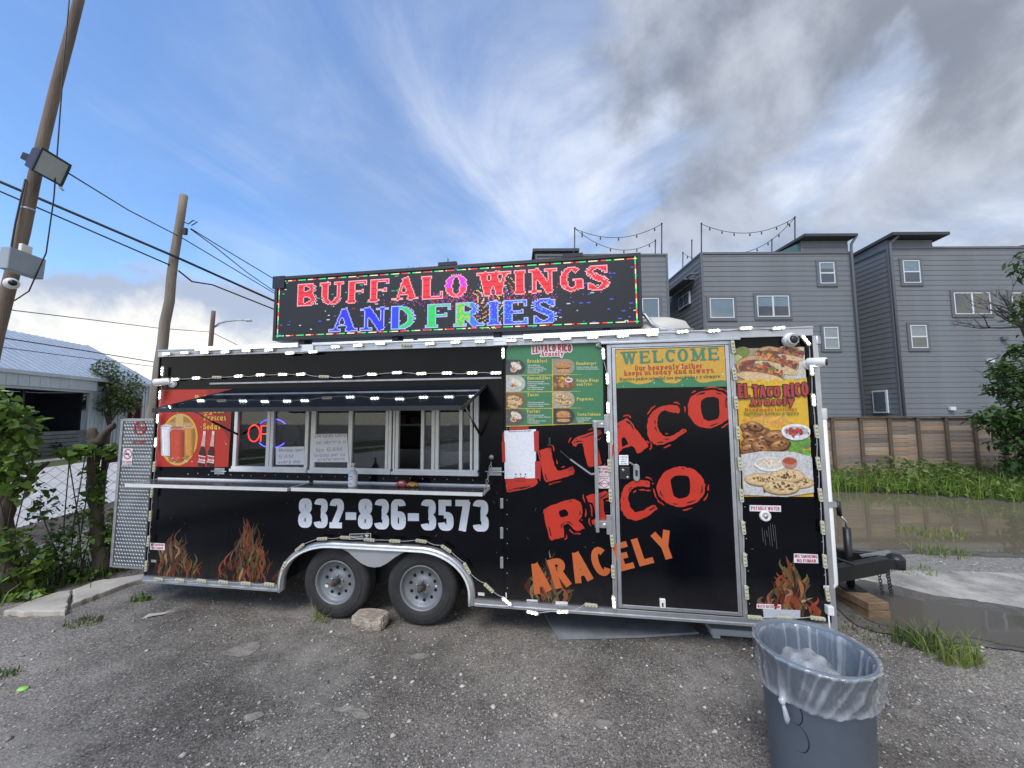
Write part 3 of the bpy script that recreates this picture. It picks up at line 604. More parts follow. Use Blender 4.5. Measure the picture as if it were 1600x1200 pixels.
n = 1500; yy = 3.9+2.3*nrg.random(n); xx = nrg.uniform(3.4, 9, n); k_ = (yy > 4.35+.08*(xx-3.4)) | (nrg.random(n) < .0); xx, yy = xx[k_], yy[k_]; n = len(xx); stones('gravel_chips', np.stack([xx, yy, np.full(n, .006)], 1), .004+.013*nrg.random(n)**2, (.20,.18,.15), (.55,.52,.45))
# kerb blocks along the left edge
ke = empty('concrete_kerb', G(60, 950), 0, 'weathered pale concrete kerb below the chain-link fence', 'kerb')
def kerb_piece(pts, z):
    q = [G(*p)-np.array(G(60, 950)) for p in pts]; 
    o_ = []
    for i in range(len(q)):
        a, c = q[i], q[(i+1) % len(q)]; m_ = max(2, int(np.linalg.norm(c-a)/.05))
        for k in range(m_): p = a+(c-a)*k/m_+nrg.normal(0, .007, 3); o_.append((p[0], p[1]))
    b = MB(); b.prismz(o_, -.02, z); return b.build('kerb_slab', CONC, ke, bevel=.012)
kerb_piece([(5,963),(103,962),(109,930),(92,931),(50,945)], .05)
kerb_piece([(112,951),(200,917),(226,911),(226,903),(150,914),(114,928)], .05)

# ------------------------------------------------------------------ townhouses
SIDE = M('grey_siding', (.165,.178,.190), .7, var=.15, vs_=.7, bump=.1, bs=30)
SIDEC = M('dark_wrap', (.05,.055,.06), .8)
TRIM = M('grey_trim', (.125,.135,.148), .7)
WFRAME = M('white_window_frame', (.62,.66,.70), .45)
ROOFM = M('dark_roof_metal', (.045,.05,.055), .6, var=.15)
BLIND = M('pale_blind', (.50,.56,.58), .8, var=.06, vs_=3, stretch=(1,1,14)); DARKI = M('dim_room', (.035,.04,.045), .9)
def board_src(L_, h):
    b = MB(); b.add([(0,0,0),(L_,0,0),(L_,-.020,0),(0,-.020,0),(0,0,h),(L_,0,h),(L_,-.006,h),(0,-.006,h)],
                    [(0,1,2,3),(3,2,6,7),(7,6,5,4),(0,3,7,4),(1,5,6,2),(0,4,5,1)]); return b.mesh('siding_board', SIDE)
def siding(house, x0, x1, y, z0, z1, h=.232, side=None):
    """courses of lap boards on the front (y const) or on the left side (side = (y0, y1) at x0)"""
    L_ = (x1-x0) if side is None else (side[1]-side[0]); me = board_src(L_, h); k = 0; z = z0
    while z < z1-.02:
        o = bpy.data.objects.new('siding_board', me); C.objects.link(o); o.parent = house
        if side is None: o.location = (x0, y, z)
        else: o.location = (x0, side[1], z); o.rotation_euler = (0, 0, -math.pi/2)
        if z+h > z1: o.scale = (1, 1, (z1-z)/h)
        z += h
def window(house, x0, x1, z0, z1, y, kind='hung', blind=.5, side=None):
    """front window; frame is the part, trim / pane / blind / room are its pieces"""
    e = MB(); f = .038
    e.box(x0, x1, y-.075, y-.03, z1-f, z1); e.box(x0, x1, y-.075, y-.03, z0, z0+f); e.box(x0, x0+f, y-.074, y-.03, z0+f, z1-f); e.box(x1-f, x1, y-.074, y-.03, z0+f, z1-f)
    if kind == 'hung': zm = (z0+z1)/2; e.box(x0+f, x1-f, y-.072, y-.035, zm-.03, zm+.03)
    if kind == 'slider': xm = (x0+x1)/2; e.box(xm-.035, xm+.035, y-.072, y-.035, z0+f, z1-f)
    w = e.build('window', WFRAME, house)
    t = MB(); g_ = .13
    t.box(x0-g_, x1+g_, y-.062, y-.002, z1, z1+g_); t.box(x0-g_, x1+g_, y-.062, y-.002, z0-g_, z0); t.box(x0-g_, x0, y-.061, y-.002, z0, z1); t.box(x1, x1+g_, y-.061, y-.002, z0, z1)
    t.build('trim', TRIM, w)
    p = MB(); p.box(x0+f*.6, x1-f*.6, y-.056, y-.05, z0+f*.6, z1-f*.6); p.build('pane', GLASSB, w)
    r = MB(); r.box(x0, x1, y-.040, y-.036, z0, z1); r.build('room_dark_plate', DARKI, w)  # flat plate behind the glass; its dark colour stands for an unlit interior
    if blind: q = MB(); q.box(x0+.03, x1-.03, y-.046, y-.043, z1-(z1-z0)*blind, z1-.02); q.build('blind', BLIND, w)
    return w
def px_window(house, HY, l, t, r, b_, kind, blind):
    a = W(l, b_, HY-.06); c = W(r, t, HY-.06); o = house.location
    return window(house, a[0]-o.x, c[0]-o.x, a[2], c[2], 0, kind, blind)
HY = 17.0
def house_shell(name, xl, xr, ztop, depth, label):
    h = empty(name, (xl, HY, 0), 0, label, 'house'); wd = xr-xl
    b = MB(); b.box(.02, wd-.02, .0, depth, 0, ztop-.02); b.build('wall_core', SIDEC, h)
    siding(h, 0, wd, 0, 0, ztop); siding(h, 0, 0, 0, 0, ztop, side=(0, depth))
    c = MB(); c.box(-.05, wd+.05, -.05, .12, ztop, ztop+.09); c.box(-.05, .12, .12, depth, ztop, ztop+.088); c.box(wd-.12, wd+.05, .12, depth, ztop, ztop+.087); c.build('parapet_cap', TRIM, h)
    for a_, c_ in ((-.045,.05),(wd-.05,wd+.045)): k = MB(); k.box(a_, c_, -.047, .03, 0, ztop); k.build('corner_board', TRIM, h)
    return h, wd
# house behind the sign
xl, xr = W(838, 400, HY)[0], W(1041, 400, HY)[0]
hA, wA = house_shell('townhouse', xl, xr, 9.1, 9, 'grey lap-sided townhouse mostly hidden behind the lit message sign')
px_window(hA, HY, 1004, 466, 1029, 497, 'fixed', .98)
b = MB(); b.box(.0, 1.85, .3, 3, 9.19, 9.42); b.box(-.15, 2.0, .15, 3.2, 9.42, 9.55); b.build('stair_tower', ROOFM, hA)
# middle house
xl, xr = W(1095, 397, HY)[0], W(1331, 450, HY)[0]
hB, wB = house_shell('townhouse', xl, xr, 9.15, 8, 'grey townhouse with string-light poles on its roof, above the trailer door end')
for l, t, r, b_, kd, bl in ((1110,466,1146,497,'fixed',.98),(1184,462,1232,495,'slider',.5),(1282,410,1303,443,'hung',.3),(1289,511,1309,545,'hung',.95)):
    px_window(hB, HY, l, t, r, b_, kd, bl)
x0 = W(1252, 380, HY)[0]-xl
b = MB(); b.box(x0, wB-.02, .06, 4, 9.25, 9.72); b.build('stair_tower', SIDE, hB)
siding(hB, x0, wB, .05, 9.25, 9.78)
b = MB(); b.add([(x0-.1,-.35,9.95),(wB+.15,-.35,9.95),(wB+.15,4.4,9.9),(x0-1.3,4.4,9.35),(x0-.1,-.35,9.83),(wB+.15,-.35,9.83),(wB+.15,4.4,9.78),(x0-1.3,4.4,9.23)],
     [(0,1,2,3),(7,6,5,4),(0,4,5,1),(1,5,6,2),(2,6,7,3),(3,7,4,0)]); b.build('shed_roof', ROOFM, hB)
b = MB(); b.add([(x0-1.0,.1,9.26),(x0-.02,.1,9.26),(x0-.02,.1,9.72)], [(0,1,2)]); b.build('clerestory_pane', M('green_glass', (.05,.12,.13), .1), hB)
b = MB(); b.tube([(wB+.12,-.3,9.85),(wB+.02,-.12,9.55),(wB-.0,-.12,9.3),(wB-.0,-.12,0)], .055, 8); b.build('downpipe', TRIM, hB)
# left flank of the middle house: small window and gutter elbow
w = MB(); w.box(-.10,-.03,1.1,2.3,7.2,7.8); w.build('side_window_frame', WFRAME, hB)
w = MB(); w.box(-.112,-.101,1.18,1.66,7.26,7.74); w.box(-.112,-.101,1.74,2.22,7.26,7.74); w.build('side_window_pane', GLASSB, hB)
b = MB(); b.tube([(-.1,.1,8.3),(-.35,.3,8.35),(-.38,1.2,8.3)], .05, 8); b.build('gutter_elbow', TRIM, hB)
b = MB(); b.box(-.55,-.04,.6,3.2,8.2,8.27); b.build('side_canopy', TRIM, hB)
# rear extension further back at the left
xe = W(1046, 440, 20.5)[0]
e_ = empty('rear_wing', (xe, 20.5, 0), 0, 'dark recessed rear wing between the two left townhouses', 'house')
b = MB(); b.box(.02, 3.2, 0, 6, 0, 8.6); b.build('wall_core', SIDEC, e_); siding(e_, 0, 3.2, 0, 3, 8.6); siding(e_, 0, 0, 0, 3, 8.6, side=(0, 6))
# right-hand house
xl, xr = W(1385, 375, HY)[0], W(1780, 384, HY)[0]
hC, wC = house_shell('townhouse', xl, xr, 9.36, 8, 'grey townhouse at far right above the wooden fence, partly behind a tree')
for l, t, r, b_, kd, bl in ((1413,407,1436,442,'hung',.45),(1493,457,1546,491,'slider',0),(1583,457,1640,491,'slider',0),(1425,508,1447,544,'hung',.48)):
    px_window(hC, HY, l, t, r, b_, kd, bl)
x1 = W(1458, 380, HY)[0]-xl
siding(hC, 0, x1, .05, 9.45, 9.8); b = MB(); b.box(0.02, x1, .055, 6, 9.45, 9.8); b.build('stair_tower', SIDE, hC)
b = MB(); b.add([(-.1,-.4,9.98),(x1+.35,-.4,9.98),(x1+.35,6,9.6),(-.1,6,9.6),(-.1,-.4,9.85),(x1+.35,-.4,9.85),(x1+.35,6,9.48),(-.1,6,9.48)], [(0,1,2,3),(7,6,5,4),(0,4,5,1),(1,5,6,2),(2,6,7,3),(3,7,4,0)]); b.build('shed_roof', ROOFM, hC)
b = MB(); b.tube([(.25,-.3,9.85),(.05,-.12,9.6),(.02,-.12,9.3),(.02,-.12,0)], .055, 8); b.build('downpipe', TRIM, hC)
for px, py in ((1570,528),(1548,563),(1488,638)):
    q = W(px, py, HY-.1); b = MB(); b.box(q[0]-xl-.12, q[0]-xl+.12, -.16, -.035, q[2]-.09, q[2]+.07); b.build('vent_hood', ALUW if px < 1560 else TRIM, hC, bevel=.02)
w = MB(); w.box(-.10,-.03,.5,1.2,1.9,2.95); w.build('side_window_frame', WFRAME, hC); w = MB(); w.box(-.115,-.101,.57,1.13,1.97,2.88); w.build('side_window_pane', GLASSB, hC)
q = W(1575, 380, 26); b = MB(); b.add([(0,0,-.35),(9,0,1.6),(9,5,1.6),(0,5,-.35),(0,0,-.6),(9,0,1.3),(9,5,1.3),(0,5,-.6)], [(0,1,2,3),(7,6,5,4),(0,4,5,1),(1,5,6,2),(2,6,7,3),(3,7,4,0)])
hD = empty('distant_house', q, 0, 'dark pitched roof showing past the far right townhouse parapet', 'house'); b.build('roof', ROOFM, hD)
b = MB(); b.prism([(.3,-q[2]),(9,-q[2]),(9,1.2),(.3,-.5)], .3, 4.7); b.build('wall', SIDE, hD)
# roof-deck poles and strings of bulbs
def roofpole(px, y0, y1, Y, label):
    a, c = W(px, y1, Y), W(px+1, y0, Y); o = empty('roof_pole', a, 0, label, 'pole', 'poles on the townhouse roofs')
    b = MB(); d = c-a; b.tube([(0,0,-.6), tuple(d)], .028, 6); b.build('shaft', DARKM, o); b = MB(); b.lathe([(0,.06),(.04,.05),(.04,0),(0,-.01)], tuple(d), n=8); b.build('cap', DARKM, o); return c
RP = {}
for k, (px, y0, y1, Y, lab) in enumerate(((897,357,400,17.4,'leftmost thin roof pole, beside the dark stair tower'),(1033,350,402,17.4,'tall thin roof pole at the corner of the hidden house'),(1023,376,402,19,'short thin roof pole left of the hidden house corner'),
     (1066,395,440,22,'lowest thin pole above the recessed rear wing'),(1080,376,420,20,'middle thin pole above the left flank of the central house'),(1095,350,400,17.3,'tall thin pole at the front left corner of the central house'),
     (1241,340,390,18,'tallest thin roof pole beside the sloping shed roof'),(1205,375,396,20,'short thin roof pole left of the sloping shed roof'))):
    RP[px] = roofpole(px, y0, y1, Y, lab)
def bulbs(a, c, sag, n, label):
    o = empty('string_light', a, 0, label, 'string lights', 'string lights on the roofs'); a, c = np.array(a), np.array(c); pts = []
    for i in range(25):
        t = i/24; p = a*(1-t)+c*t; p[2] -= sag*4*t*(1-t); pts.append(p-a)
    b = MB(); b.tube(pts, .014, 4); b.build('cable', WIREM, o)
    for i in range(n):
        p = pts[int((i+.6)/n*24)]; b = MB(); b.lathe([(0,-.17),(.035,-.13),(.03,-.07),(.02,0),(0,.01)], tuple(p), n=6); b.build('bulb', DARKM, o)
bulbs(RP[897], RP[1033], .55, 5, 'upper drooping bulb string left of the central house'); bulbs(RP[897], RP[1023], .75, 6, 'lower drooping bulb string left of the central house')
bulbs(RP[1095], RP[1241], .6, 7, 'upper bulb string over the central house roof'); bulbs(W(1140, 396, 18.5), RP[1241], .5, 6, 'lower bulb string rising to the tallest roof pole')
bulbs(RP[1066], W(1094, 405, 18), .1, 2, 'short bulb string above the recessed rear wing')

# ------------------------------------------------------------------ wooden fence on the right
FW = M('fence_wood', (.20,.155,.12), .85, var=.45, vs_=3.0, bump=.4, bs=30, stretch=(.6,3,9)); FP = M('fence_post_wood', (.115,.085,.062), .85, var=.3, vs_=4, bump=.3, bs=30)
FX = W(1301, 700, 11.3)[0]; SPAN = .83
fence = empty('wooden_fence', (FX, 11.3, 0), 0, 'weathered brown horizontal-board wooden fence below the townhouses', 'fence')
pl = [M('fence_wood_%s' % k, c, .85, var=.45, vs_=3.0, bump=.4, bs=30, stretch=(.6,3,9)) for k, c in (('a',(.28,.21,.155)),('b',(.21,.165,.13)),('c',(.36,.24,.15)),('d',(.16,.128,.105)),('e',(.38,.30,.225)))]
pm = []
for mt in pl: b = MB(); b.box(.035, SPAN-.035, -.012, .012, .004, .111); pm.append(b.mesh('fence_board', mt))
b = MB(); b.box(-.045, .045, -.07, .03, 0, 1.755); postm = b.mesh('fence_post', FP)
for i in range(-3, 15):
    o = bpy.data.objects.new('fence_post', postm); C.objects.link(o); o.parent = fence; o.location = (i*SPAN, 0, 0)
    for j in range(14):
        o = bpy.data.objects.new('fence_board', pm[rng.choice((0,0,1,1,2,3,4))]); C.objects.link(o); o.parent = fence
        o.location = (i*SPAN+rng.uniform(-.004,.004), rng.uniform(-.005,.005), .08+j*.1195); o.rotation_euler = (0, rng.uniform(-.004,.004), 0)
b = MB(); b.box(-3*SPAN-.1, 15*SPAN, -.085, .05, 1.757, 1.80); b.build('cap_rail', FP, fence)
# ------------------------------------------------------------------ food trailer
UL, UR, ZB, ZT, DEP = -2.92, 3.315, .30, 2.525, 2.15
tr = empty('food_trailer', T0, TYAW, 'long black food trailer with serving window, red lettering and twin wheels', 'food trailer')
WU0, WU1, WZ0, WZ1 = -1.985, .555, 1.355, 2.165
def ellarc(cu, cz, rx, rz, a0, a1, n=14): return [(cu+rx*math.cos(R(a0+(a1-a0)*i/n)), cz+rz*math.sin(R(a0+(a1-a0)*i/n))) for i in range(n+1)]
CWL, CWR, CZ = -.85, 0.0, .335
ARO = [(-1.405,.25)]+ellarc(CWL,CZ,.555,.395,180,90)+ellarc(CWR,CZ,.515,.395,90,0)+[(.515,.25)]
ARI = [(-1.36,.25)]+ellarc(CWL,CZ,.51,.35,180,90)+ellarc(CWR,CZ,.47,.35,90,0)+[(.47,.25)]
def panel(pts, lab=None): b = MB(); b.prism(pts, 0, .03); return b.build('wall_panel', BLACK, tr)
panel([(UL,ZB),(WU0,ZB),(WU0,ZT),(UL,ZT)])
mid = [(WU0+.001,ZB),(-1.40,ZB)]+[p for p in ARO if p[1] > ZB+.01]+[(.512,ZB),(.769,ZB),(.769,WZ0),(WU0+.001,WZ0)]
panel(mid); panel([(WU0+.001,WZ1),(.769,WZ1),(.769,ZT),(WU0+.001,ZT)]); panel([(WU1,WZ0+.001),(.769,WZ0+.001),(.769,WZ1-.001),(WU1,WZ1-.001)])
panel([(.772,ZB),(UR,ZB),(UR,ZT),(.772,ZT)])
b = MB(); b.box(UL, UL+.03, .031, DEP, ZB, ZT); b.box(UR-.03, UR, .031, DEP, ZB, ZT); b.box(UL+.03, UR-.03, DEP-.03, DEP, ZB, ZT); b.build('end_and_rear_wall', BLACK, tr)
b = MB(); b.add([(UL,-.0,2.60),(UR,-.0,2.60),(UR,DEP/2,2.68),(UL,DEP/2,2.68),(UR,DEP,2.60),(UL,DEP,2.60)], [(0,1,2,3),(3,2,4,5)]); b.build('roof', ALUW, tr); b = MB(); b.box(UL+.03,UR-.03,.035,DEP-.035,2.50,2.515); b.build('ceiling', DARKI, tr)
b = MB(); b.box(UL+.03, UR-.03, .45, DEP-.03, .40, .43); b.build('floor', DARKI, tr); b = MB(); b.box(UL+.03, UR-.03, .031, .45, .82, .84); b.build('counter_base', DARKI, tr)
b = MB(); b.box(UL, UR, -.03, .03, ZT, 2.602); b.box(UL, UR, -.038, -.03, 2.585, 2.602); b.box(UL,UR,DEP-.03,DEP+.02,ZT,2.602); b.build('roof_rail', ALU, tr, bevel=.004)
for u in (-1.17, .75): b = MB(); b.box(u-.06, u+.06, -.046, -.032, 2.53, 2.60); b.build('rail_joint', ALUW, tr)
for a_, c_ in ((UL,-1.40),(.512,UR)): b = MB(); b.box(a_, c_, -.025, .03, .245, ZB); b.box(a_, c_, -.034, -.025, .245, .262); b.build('bottom_rail', ALU, tr)
b = MB(); b.box(UR, UR+.03, -.012, .2, .25, ZT); b.box(UR+.03, UR+.045, .0, .1, .25, ZT); b.build('corner_trim', ALU, tr)
b = MB(); b.box(UL-.012, UL, -.01, .05, .25, ZT); b.build('corner_trim', M('black_trim', (.02,.02,.022), .4), tr)
b = MB(); b.box(UL+.1, UR+.1, .35, .43, .28, .40); b.box(UL+.1, UR+.1, DEP-.43, DEP-.35, .28, .40)
for i in range(12): u = UL+.2+i*.54; b.box(u, u+.05, .43, DEP-.43, .31, .40)
b.build('chassis', DARKM, tr)
for a_, c_ in ((.85,2.1),(-2.6,-1.7)): b = MB(); b.box(a_, c_, .55, DEP-.45, .13, .305); b.build('light_block_tank', M('tank_black', (.015,.015,.016), .6), tr, bevel=.03)  # unseen tanks, added to block light under the trailer
b = MB(); b.box(UL+.05, UR-.05, .44, DEP-.44, .398, .4005); b.build('underbelly', DARKM, tr)
b = MB(); b.box(-1.42, .53, .26, .28, .25, .80); b.box(-1.42,.53,.031,.26,.74,.76); b.box(-1.43,-1.41,.031,.26,.3,.74); b.box(.52,.54,.031,.26,.3,.74); b.build('wheel_well', DARKM, tr)
for cu in (CWL, CWR): b = MB(); b.tube([(cu,.2,CZ),(cu,DEP-.2,CZ)], .04, 10); b.build('axle', DARKM, tr)
# fender
b = MB(); n = len(ARO)
for i in range(n-1):
    (a0, z0), (a1, z1), (c0, y0), (c1, y1) = ARO[i], ARO[i+1], ARI[i], ARI[i+1]
    b.add([(a0,-.03,z0),(a1,-.03,z1),(c1,-.055,y1),(c0,-.055,y0),(a0,.03,z0),(a1,.03,z1),(c1,.03,y1),(c0,.03,y0)], [(0,3,2,1),(0,1,5,4),(3,7,6,2)], True)
fe = b.build('fender', ALU, tr)
b = MB(); b.tube([((a[0]+c[0])/2*.35+c[0]*.65, -.052, (a[1]+c[1])/2*.35+c[1]*.65) for a, c in zip(ARO, ARI)], .007, 6); b.tube([(c[0],-.055,c[1]) for c in ARI], .006, 6); b.build('fender_rib', ALUW, fe)
sk = [P(*q, -.02) for q in ((532,855),(545,862),(556,872),(566,880),(576,884.5),(586,886),(596,884.5),(606,879),(618,870),(632,862),(652,857))]
b = MB(); b.prism(sk+[(-.05,.695),(-.80,.695)], -.03, -.022); b.build('fender_skirt', M('grey_skirt', (.42,.42,.44), .45, .4, var=.1), fe)
# wheels
TP = [(.185,.045),(.205,.028),(.25,.020),(.30,.028),(.322,.042),(.333,.065),(.336,.09),(.336,.105),(.329,.107),(.329,.113),(.336,.115),(.336,.135),(.329,.137),(.329,.143),(.336,.145),(.336,.17),(.330,.205),(.30,.225),(.20,.215),(.185,.20)]
for k, cu in enumerate((CWL, CWR)):
    b = MB(); b.lathe(TP, (cu,0,CZ), 'y', 48); b.lathe([(.262,.0195),(.268,.0185),(.274,.0200)], (cu,0,CZ), 'y', 48); b.lathe([(.232,.0215),(.236,.0205),(.24,.0212)], (cu,0,CZ), 'y', 48)
    w = b.build('wheel', RUBBER, tr)
    b = MB(); b.lathe([(.203,.050),(.203,.030),(.196,.026),(.188,.034),(.182,.062),(.176,.072),(.150,.072),(.143,.082),(.10,.092),(.078,.080),(.062,.074),(.045,.072),(.04,.074),(0,.075)], (cu,0,CZ), 'y', 40); rm = b.build('rim', RIM, w)
    for i in range(10):
        b = MB(); t = 2*math.pi*(i+.5)/10+.1; b.lathe([(.0145,.0835),(.0145,.0805),(0,.0803)], (cu+.122*math.cos(t), 0, CZ+.122*math.sin(t)), 'y', 10)
        b.build('rim_hole_disc', M('hole_shade_black', (.004,.004,.004), .9), w)  # black discs on the rim; shade inside the holes is their colour
    b = MB(); b.lathe([(.03,.075),(.03,.02),(.026,.012),(.02,.008),(.02,-.012),(.012,-.02),(0,-.02)], (cu,0,CZ), 'y', 16); b.build('hub', M('rusty_hub', (.085,.072,.062), .7, .5, var=.4, vs_=30), w)
    b = MB()
    for i in range(5): t = 2*math.pi*i/5+.3; b.lathe([(.010,.076),(.010,.058),(0,.056)], (cu+.055*math.cos(t), 0, CZ+.055*math.sin(t)), 'y', 6)
    b.build('lug_nuts', GALV, w, kind='stuff')
    b = MB(); b.box(cu+(.118 if k else -.135), cu+(.135 if k else -.10), .079, .081, CZ+(.0 if k else -.07), CZ+(.014 if k else -.045)); b.build('wheel_sticker', WHITEP, w)
# windows
def stile(b, l, r, y0=-.012, y1=.02, z0=WZ0+.05, z1=WZ1): b.box(P(l,680)[0], P(r,680)[0], y0, y1, z0, z1)
for nm, L0, R0, st, panes in (('a',362,482,((367,372),(418,423),(424,428.5),(478,483)),((372,418),(428,478))), ('b',484,612.5,((487,494),(545,551),(603,607),(608,612.5)),((494,545),(551,603))), ('c',613.5,748,((615,618),(619,623.5),(658.5,663),(675,680),(681,686),(718,722.5),(735,738.5),(741,748)),((663,675),(686,718),(722,736)))):
    e = MB(); u0, u1 = P(L0,730)[0], P(R0,730)[0]
    e.box(u0, u1, -.03, .02, WZ0+.001, WZ0+.028); e.box(u0+.01, u1-.01, -.018, .02, WZ0+.028, WZ0+.052); e.box(u0, u1, -.011, .02, WZ1-.04, WZ1-.001)
    for l, r in st: stile(e, l, r, -.014 if (l+r) % 2 else -.011)
    w = e.build('serving_window', ALUW, tr)
    for l, r in panes: p = MB(); p.box(P(l,680)[0]+.002, P(r,680)[0]-.002, .008, .012, WZ0+.05, WZ1-.04); p.build('pane', GLASSW, w)
b = MB()
for l in (367.5, 420.5, 480.5, 491, 548, 605, 617, 661, 745):
    for z in (WZ0+.015, WZ0+.015): b.lathe([(0,-.034),(.004,-.032),(.004,-.03)], (P(l,730)[0],0,z), 'y', 6)
for i in range(26): b.lathe([(0,-.004),(.005,-.003),(.006,0)], (-2.5+i*.125+rng.uniform(-.02,.02), 0, 1.318+rng.uniform(-.006,.006)), 'y', 6)
for u in (.80, 2.745, UR-.02, UL+.02):
    for i in range(17): b.lathe([(0,-.003),(.004,-.002),(.005,0)], (u+rng.uniform(-.002,.002),0,.4+i*.125), 'y', 6)
b.build('rivets', GALV, tr, kind='stuff')
# interior glimpsed through the panes
INT = M('interior_wall', (.045,.048,.05), .6, var=.3, vs_=2); STEEL = M('kitchen_steel', (.30,.31,.32), .35, .8, var=.2)
b = MB(); b.box(UL+.04, UR-.04, DEP-.06, DEP-.04, .45, 2.5); b.build('interior_back', INT, tr)
b = MB(); b.box(-2.2,1.0,1.35,2.0,.85,.90); b.box(-1.3,-.2,1.5,2.0,.9,1.45); b.box(-.05,.45,.7,1.1,.85,1.50); b.box(-2,-.3,1.75,2.05,1.75,1.78); b.build('kitchen_counter', STEEL, tr)
b = MB()
for i in range(9): u = -1.9+i*.2; b.box(u, u+rng.uniform(.07,.15), 1.8, 1.95, 1.781, 1.79+rng.uniform(.08,.22))
b.box(.0,.35,.75,1.0,1.501,1.62); b.build('kitchen_goods', M('dim_goods', (.16,.13,.10), .6, var=.5, vs_=6), tr)
# awning (raised serving hatch) with struts, hinge strip
AH = (-.012, 2.178); AF = (-.775, 1.962); AU0, AU1 = -1.985, .612
b = MB(); dy, dz_ = AF[0]-AH[0], AF[1]-AH[1]; L_ = math.hypot(dy, dz_); ny, nz = dz_/L_*.012, -dy/L_*.012
b.add([(AU0,AH[0],AH[1]),(AU1,AH[0],AH[1]),(AU1,AF[0],AF[1]),(AU0,AF[0],AF[1]),(AU0,AH[0]+ny,AH[1]-abs(nz)*2),(AU1,AH[0]+ny,AH[1]-abs(nz)*2),(AU1,AF[0]+ny,AF[1]-abs(nz)*2),(AU0,AF[0]+ny,AF[1]-abs(nz)*2)], [(0,3,2,1),(4,5,6,7),(2,3,7,6),(1,2,6,5),(0,4,7,3),(0,1,5,4)])
aw = b.build('awning_hatch', BLACKG, tr)
b = MB(); b.bar((AU0,AF[0]-.004,AF[1]-.010),(AU1,AF[0]-.004,AF[1]-.010),.008,.034); b.bar((AU1+.003,AH[0],AH[1]-.012),(AU1+.003,AF[0],AF[1]-.012),.006,.030); b.bar((AU0-.003,AH[0],AH[1]-.012),(AU0-.003,AF[0],AF[1]-.012),.006,.030); b.build('hatch_edge', DARKM, aw)
for u in (AU0+.06, AU1-.05):
    b = MB(); b.tube([(u,-.02,1.72),(u,-.30,1.85)], .011, 8); b.build('gas_strut', DARKM, tr); b = MB(); b.tube([(u,-.30,1.85),(u,-.56,1.985)], .006, 8); b.build('strut_rod', GALV, tr)
z_ = P(560,595)[1]; b = MB(); b.box(P(330,596)[0], P(784,596)[0], -.018, 0, z_-.008, z_+.008); b.build('hinge_strip', GALV, tr)
b = MB()
for i in range(16): u = AU0+.1+i*.165; b.lathe([(0,-.783),(.004,-.782),(.005,-.780)], (u,0,1.952), 'y', 6)
b.build('hatch_screws', GALV, aw, kind='stuff')
# counter shelves
for u0, u1, z in ((-2.84,-1.125,1.258), (-1.08,.645,1.262)):
    b = MB(); b.box(u0,u1,-.30,-.005,z,z+.006); s_ = b.build('counter_shelf', M('shelf_top', (.33,.34,.36), .22, .9, var=.1, vs_=3), tr)
    b = MB(); b.box(u0,u1,-.304,-.3,z-.022,z+.008); b.box(u0-.003,u0,-.304,-.005,z-.022,z+.008); b.box(u1,u1+.003,-.304,-.005,z-.022,z+.008); b.box(u0,u1,-.012,-.006,z+.006,z+.02); b.build('shelf_lip', ALUW, s_)
    for u in (u0+.3, u1-.2): b = MB(); b.box(u-.012,u+.012,-.26,-.01,z-.028,z-.001); b.box(u-.012,u+.012,-.06,-.05,z-.07,z-.028); b.build('shelf_bracket', GALV, s_)
# hanging chain and latches by the window
def chain(par, p, q, n, r=.012, t=.003, sag=0, mat=None):
    p, q = Vector(p), Vector(q); d = (q-p)/n
    for i in range(n):
        c = p+d*(i+.5)+Vector((0,0,-sag*4*((i+.5)/n)*(1-(i+.5)/n))); dd = d.normalized(); a = dd.cross(Vector((0,1,0))).normalized() if i % 2 else dd.cross(Vector((1,0,0))).normalized()
        b = MB(); hl = d.length*.62; b.tube([c+dd*hl*math.cos(k*math.pi/6)+a*r*math.sin(k*math.pi/6) for k in range(13)], t, 6, cap=False); b.build('chain_link', mat or GALV, par)
pa, pb = P(768,716,-.02), P(757,768,-.29)
chain(tr, (pa[0],-.02,pa[1]-.03), (.66,-.29,1.25), 9, .010, .003)
b = MB(); b.lathe([(0,-.05),(.02,-.045),(.024,-.02),(.02,0)], (pa[0],0,pa[1]+.01), 'y', 12); b.build('chain_hook', GALV, tr)
def latch(l, t, r, b_, nm='slide_latch'):
    u0, z1 = P(l,t); u1, z0 = P(r,b_); q = MB(); q.box(u0,u1,-.014,-.001,z0,z0+(z1-z0)*.42); q.box(u0,u1,-.014,-.001,z0+(z1-z0)*.58,z1); q.tube([(u0-.03,-.02,(z0+z1)/2),(u1+.03,-.02,(z0+z1)/2)], .006, 8); return q.build(nm, GALV, tr, bevel=.002)
latch(337,731,352,741); latch(764,730,784,743)
for y in ((778,794),(823,841),(869,887)): u0, z1 = P(782,y[0]); u1, z0 = P(787,y[1]); q = MB(); q.box(u0,u1,-.022,-.001,z0,z1); q.build('hinge', GALV, tr, bevel=.004)
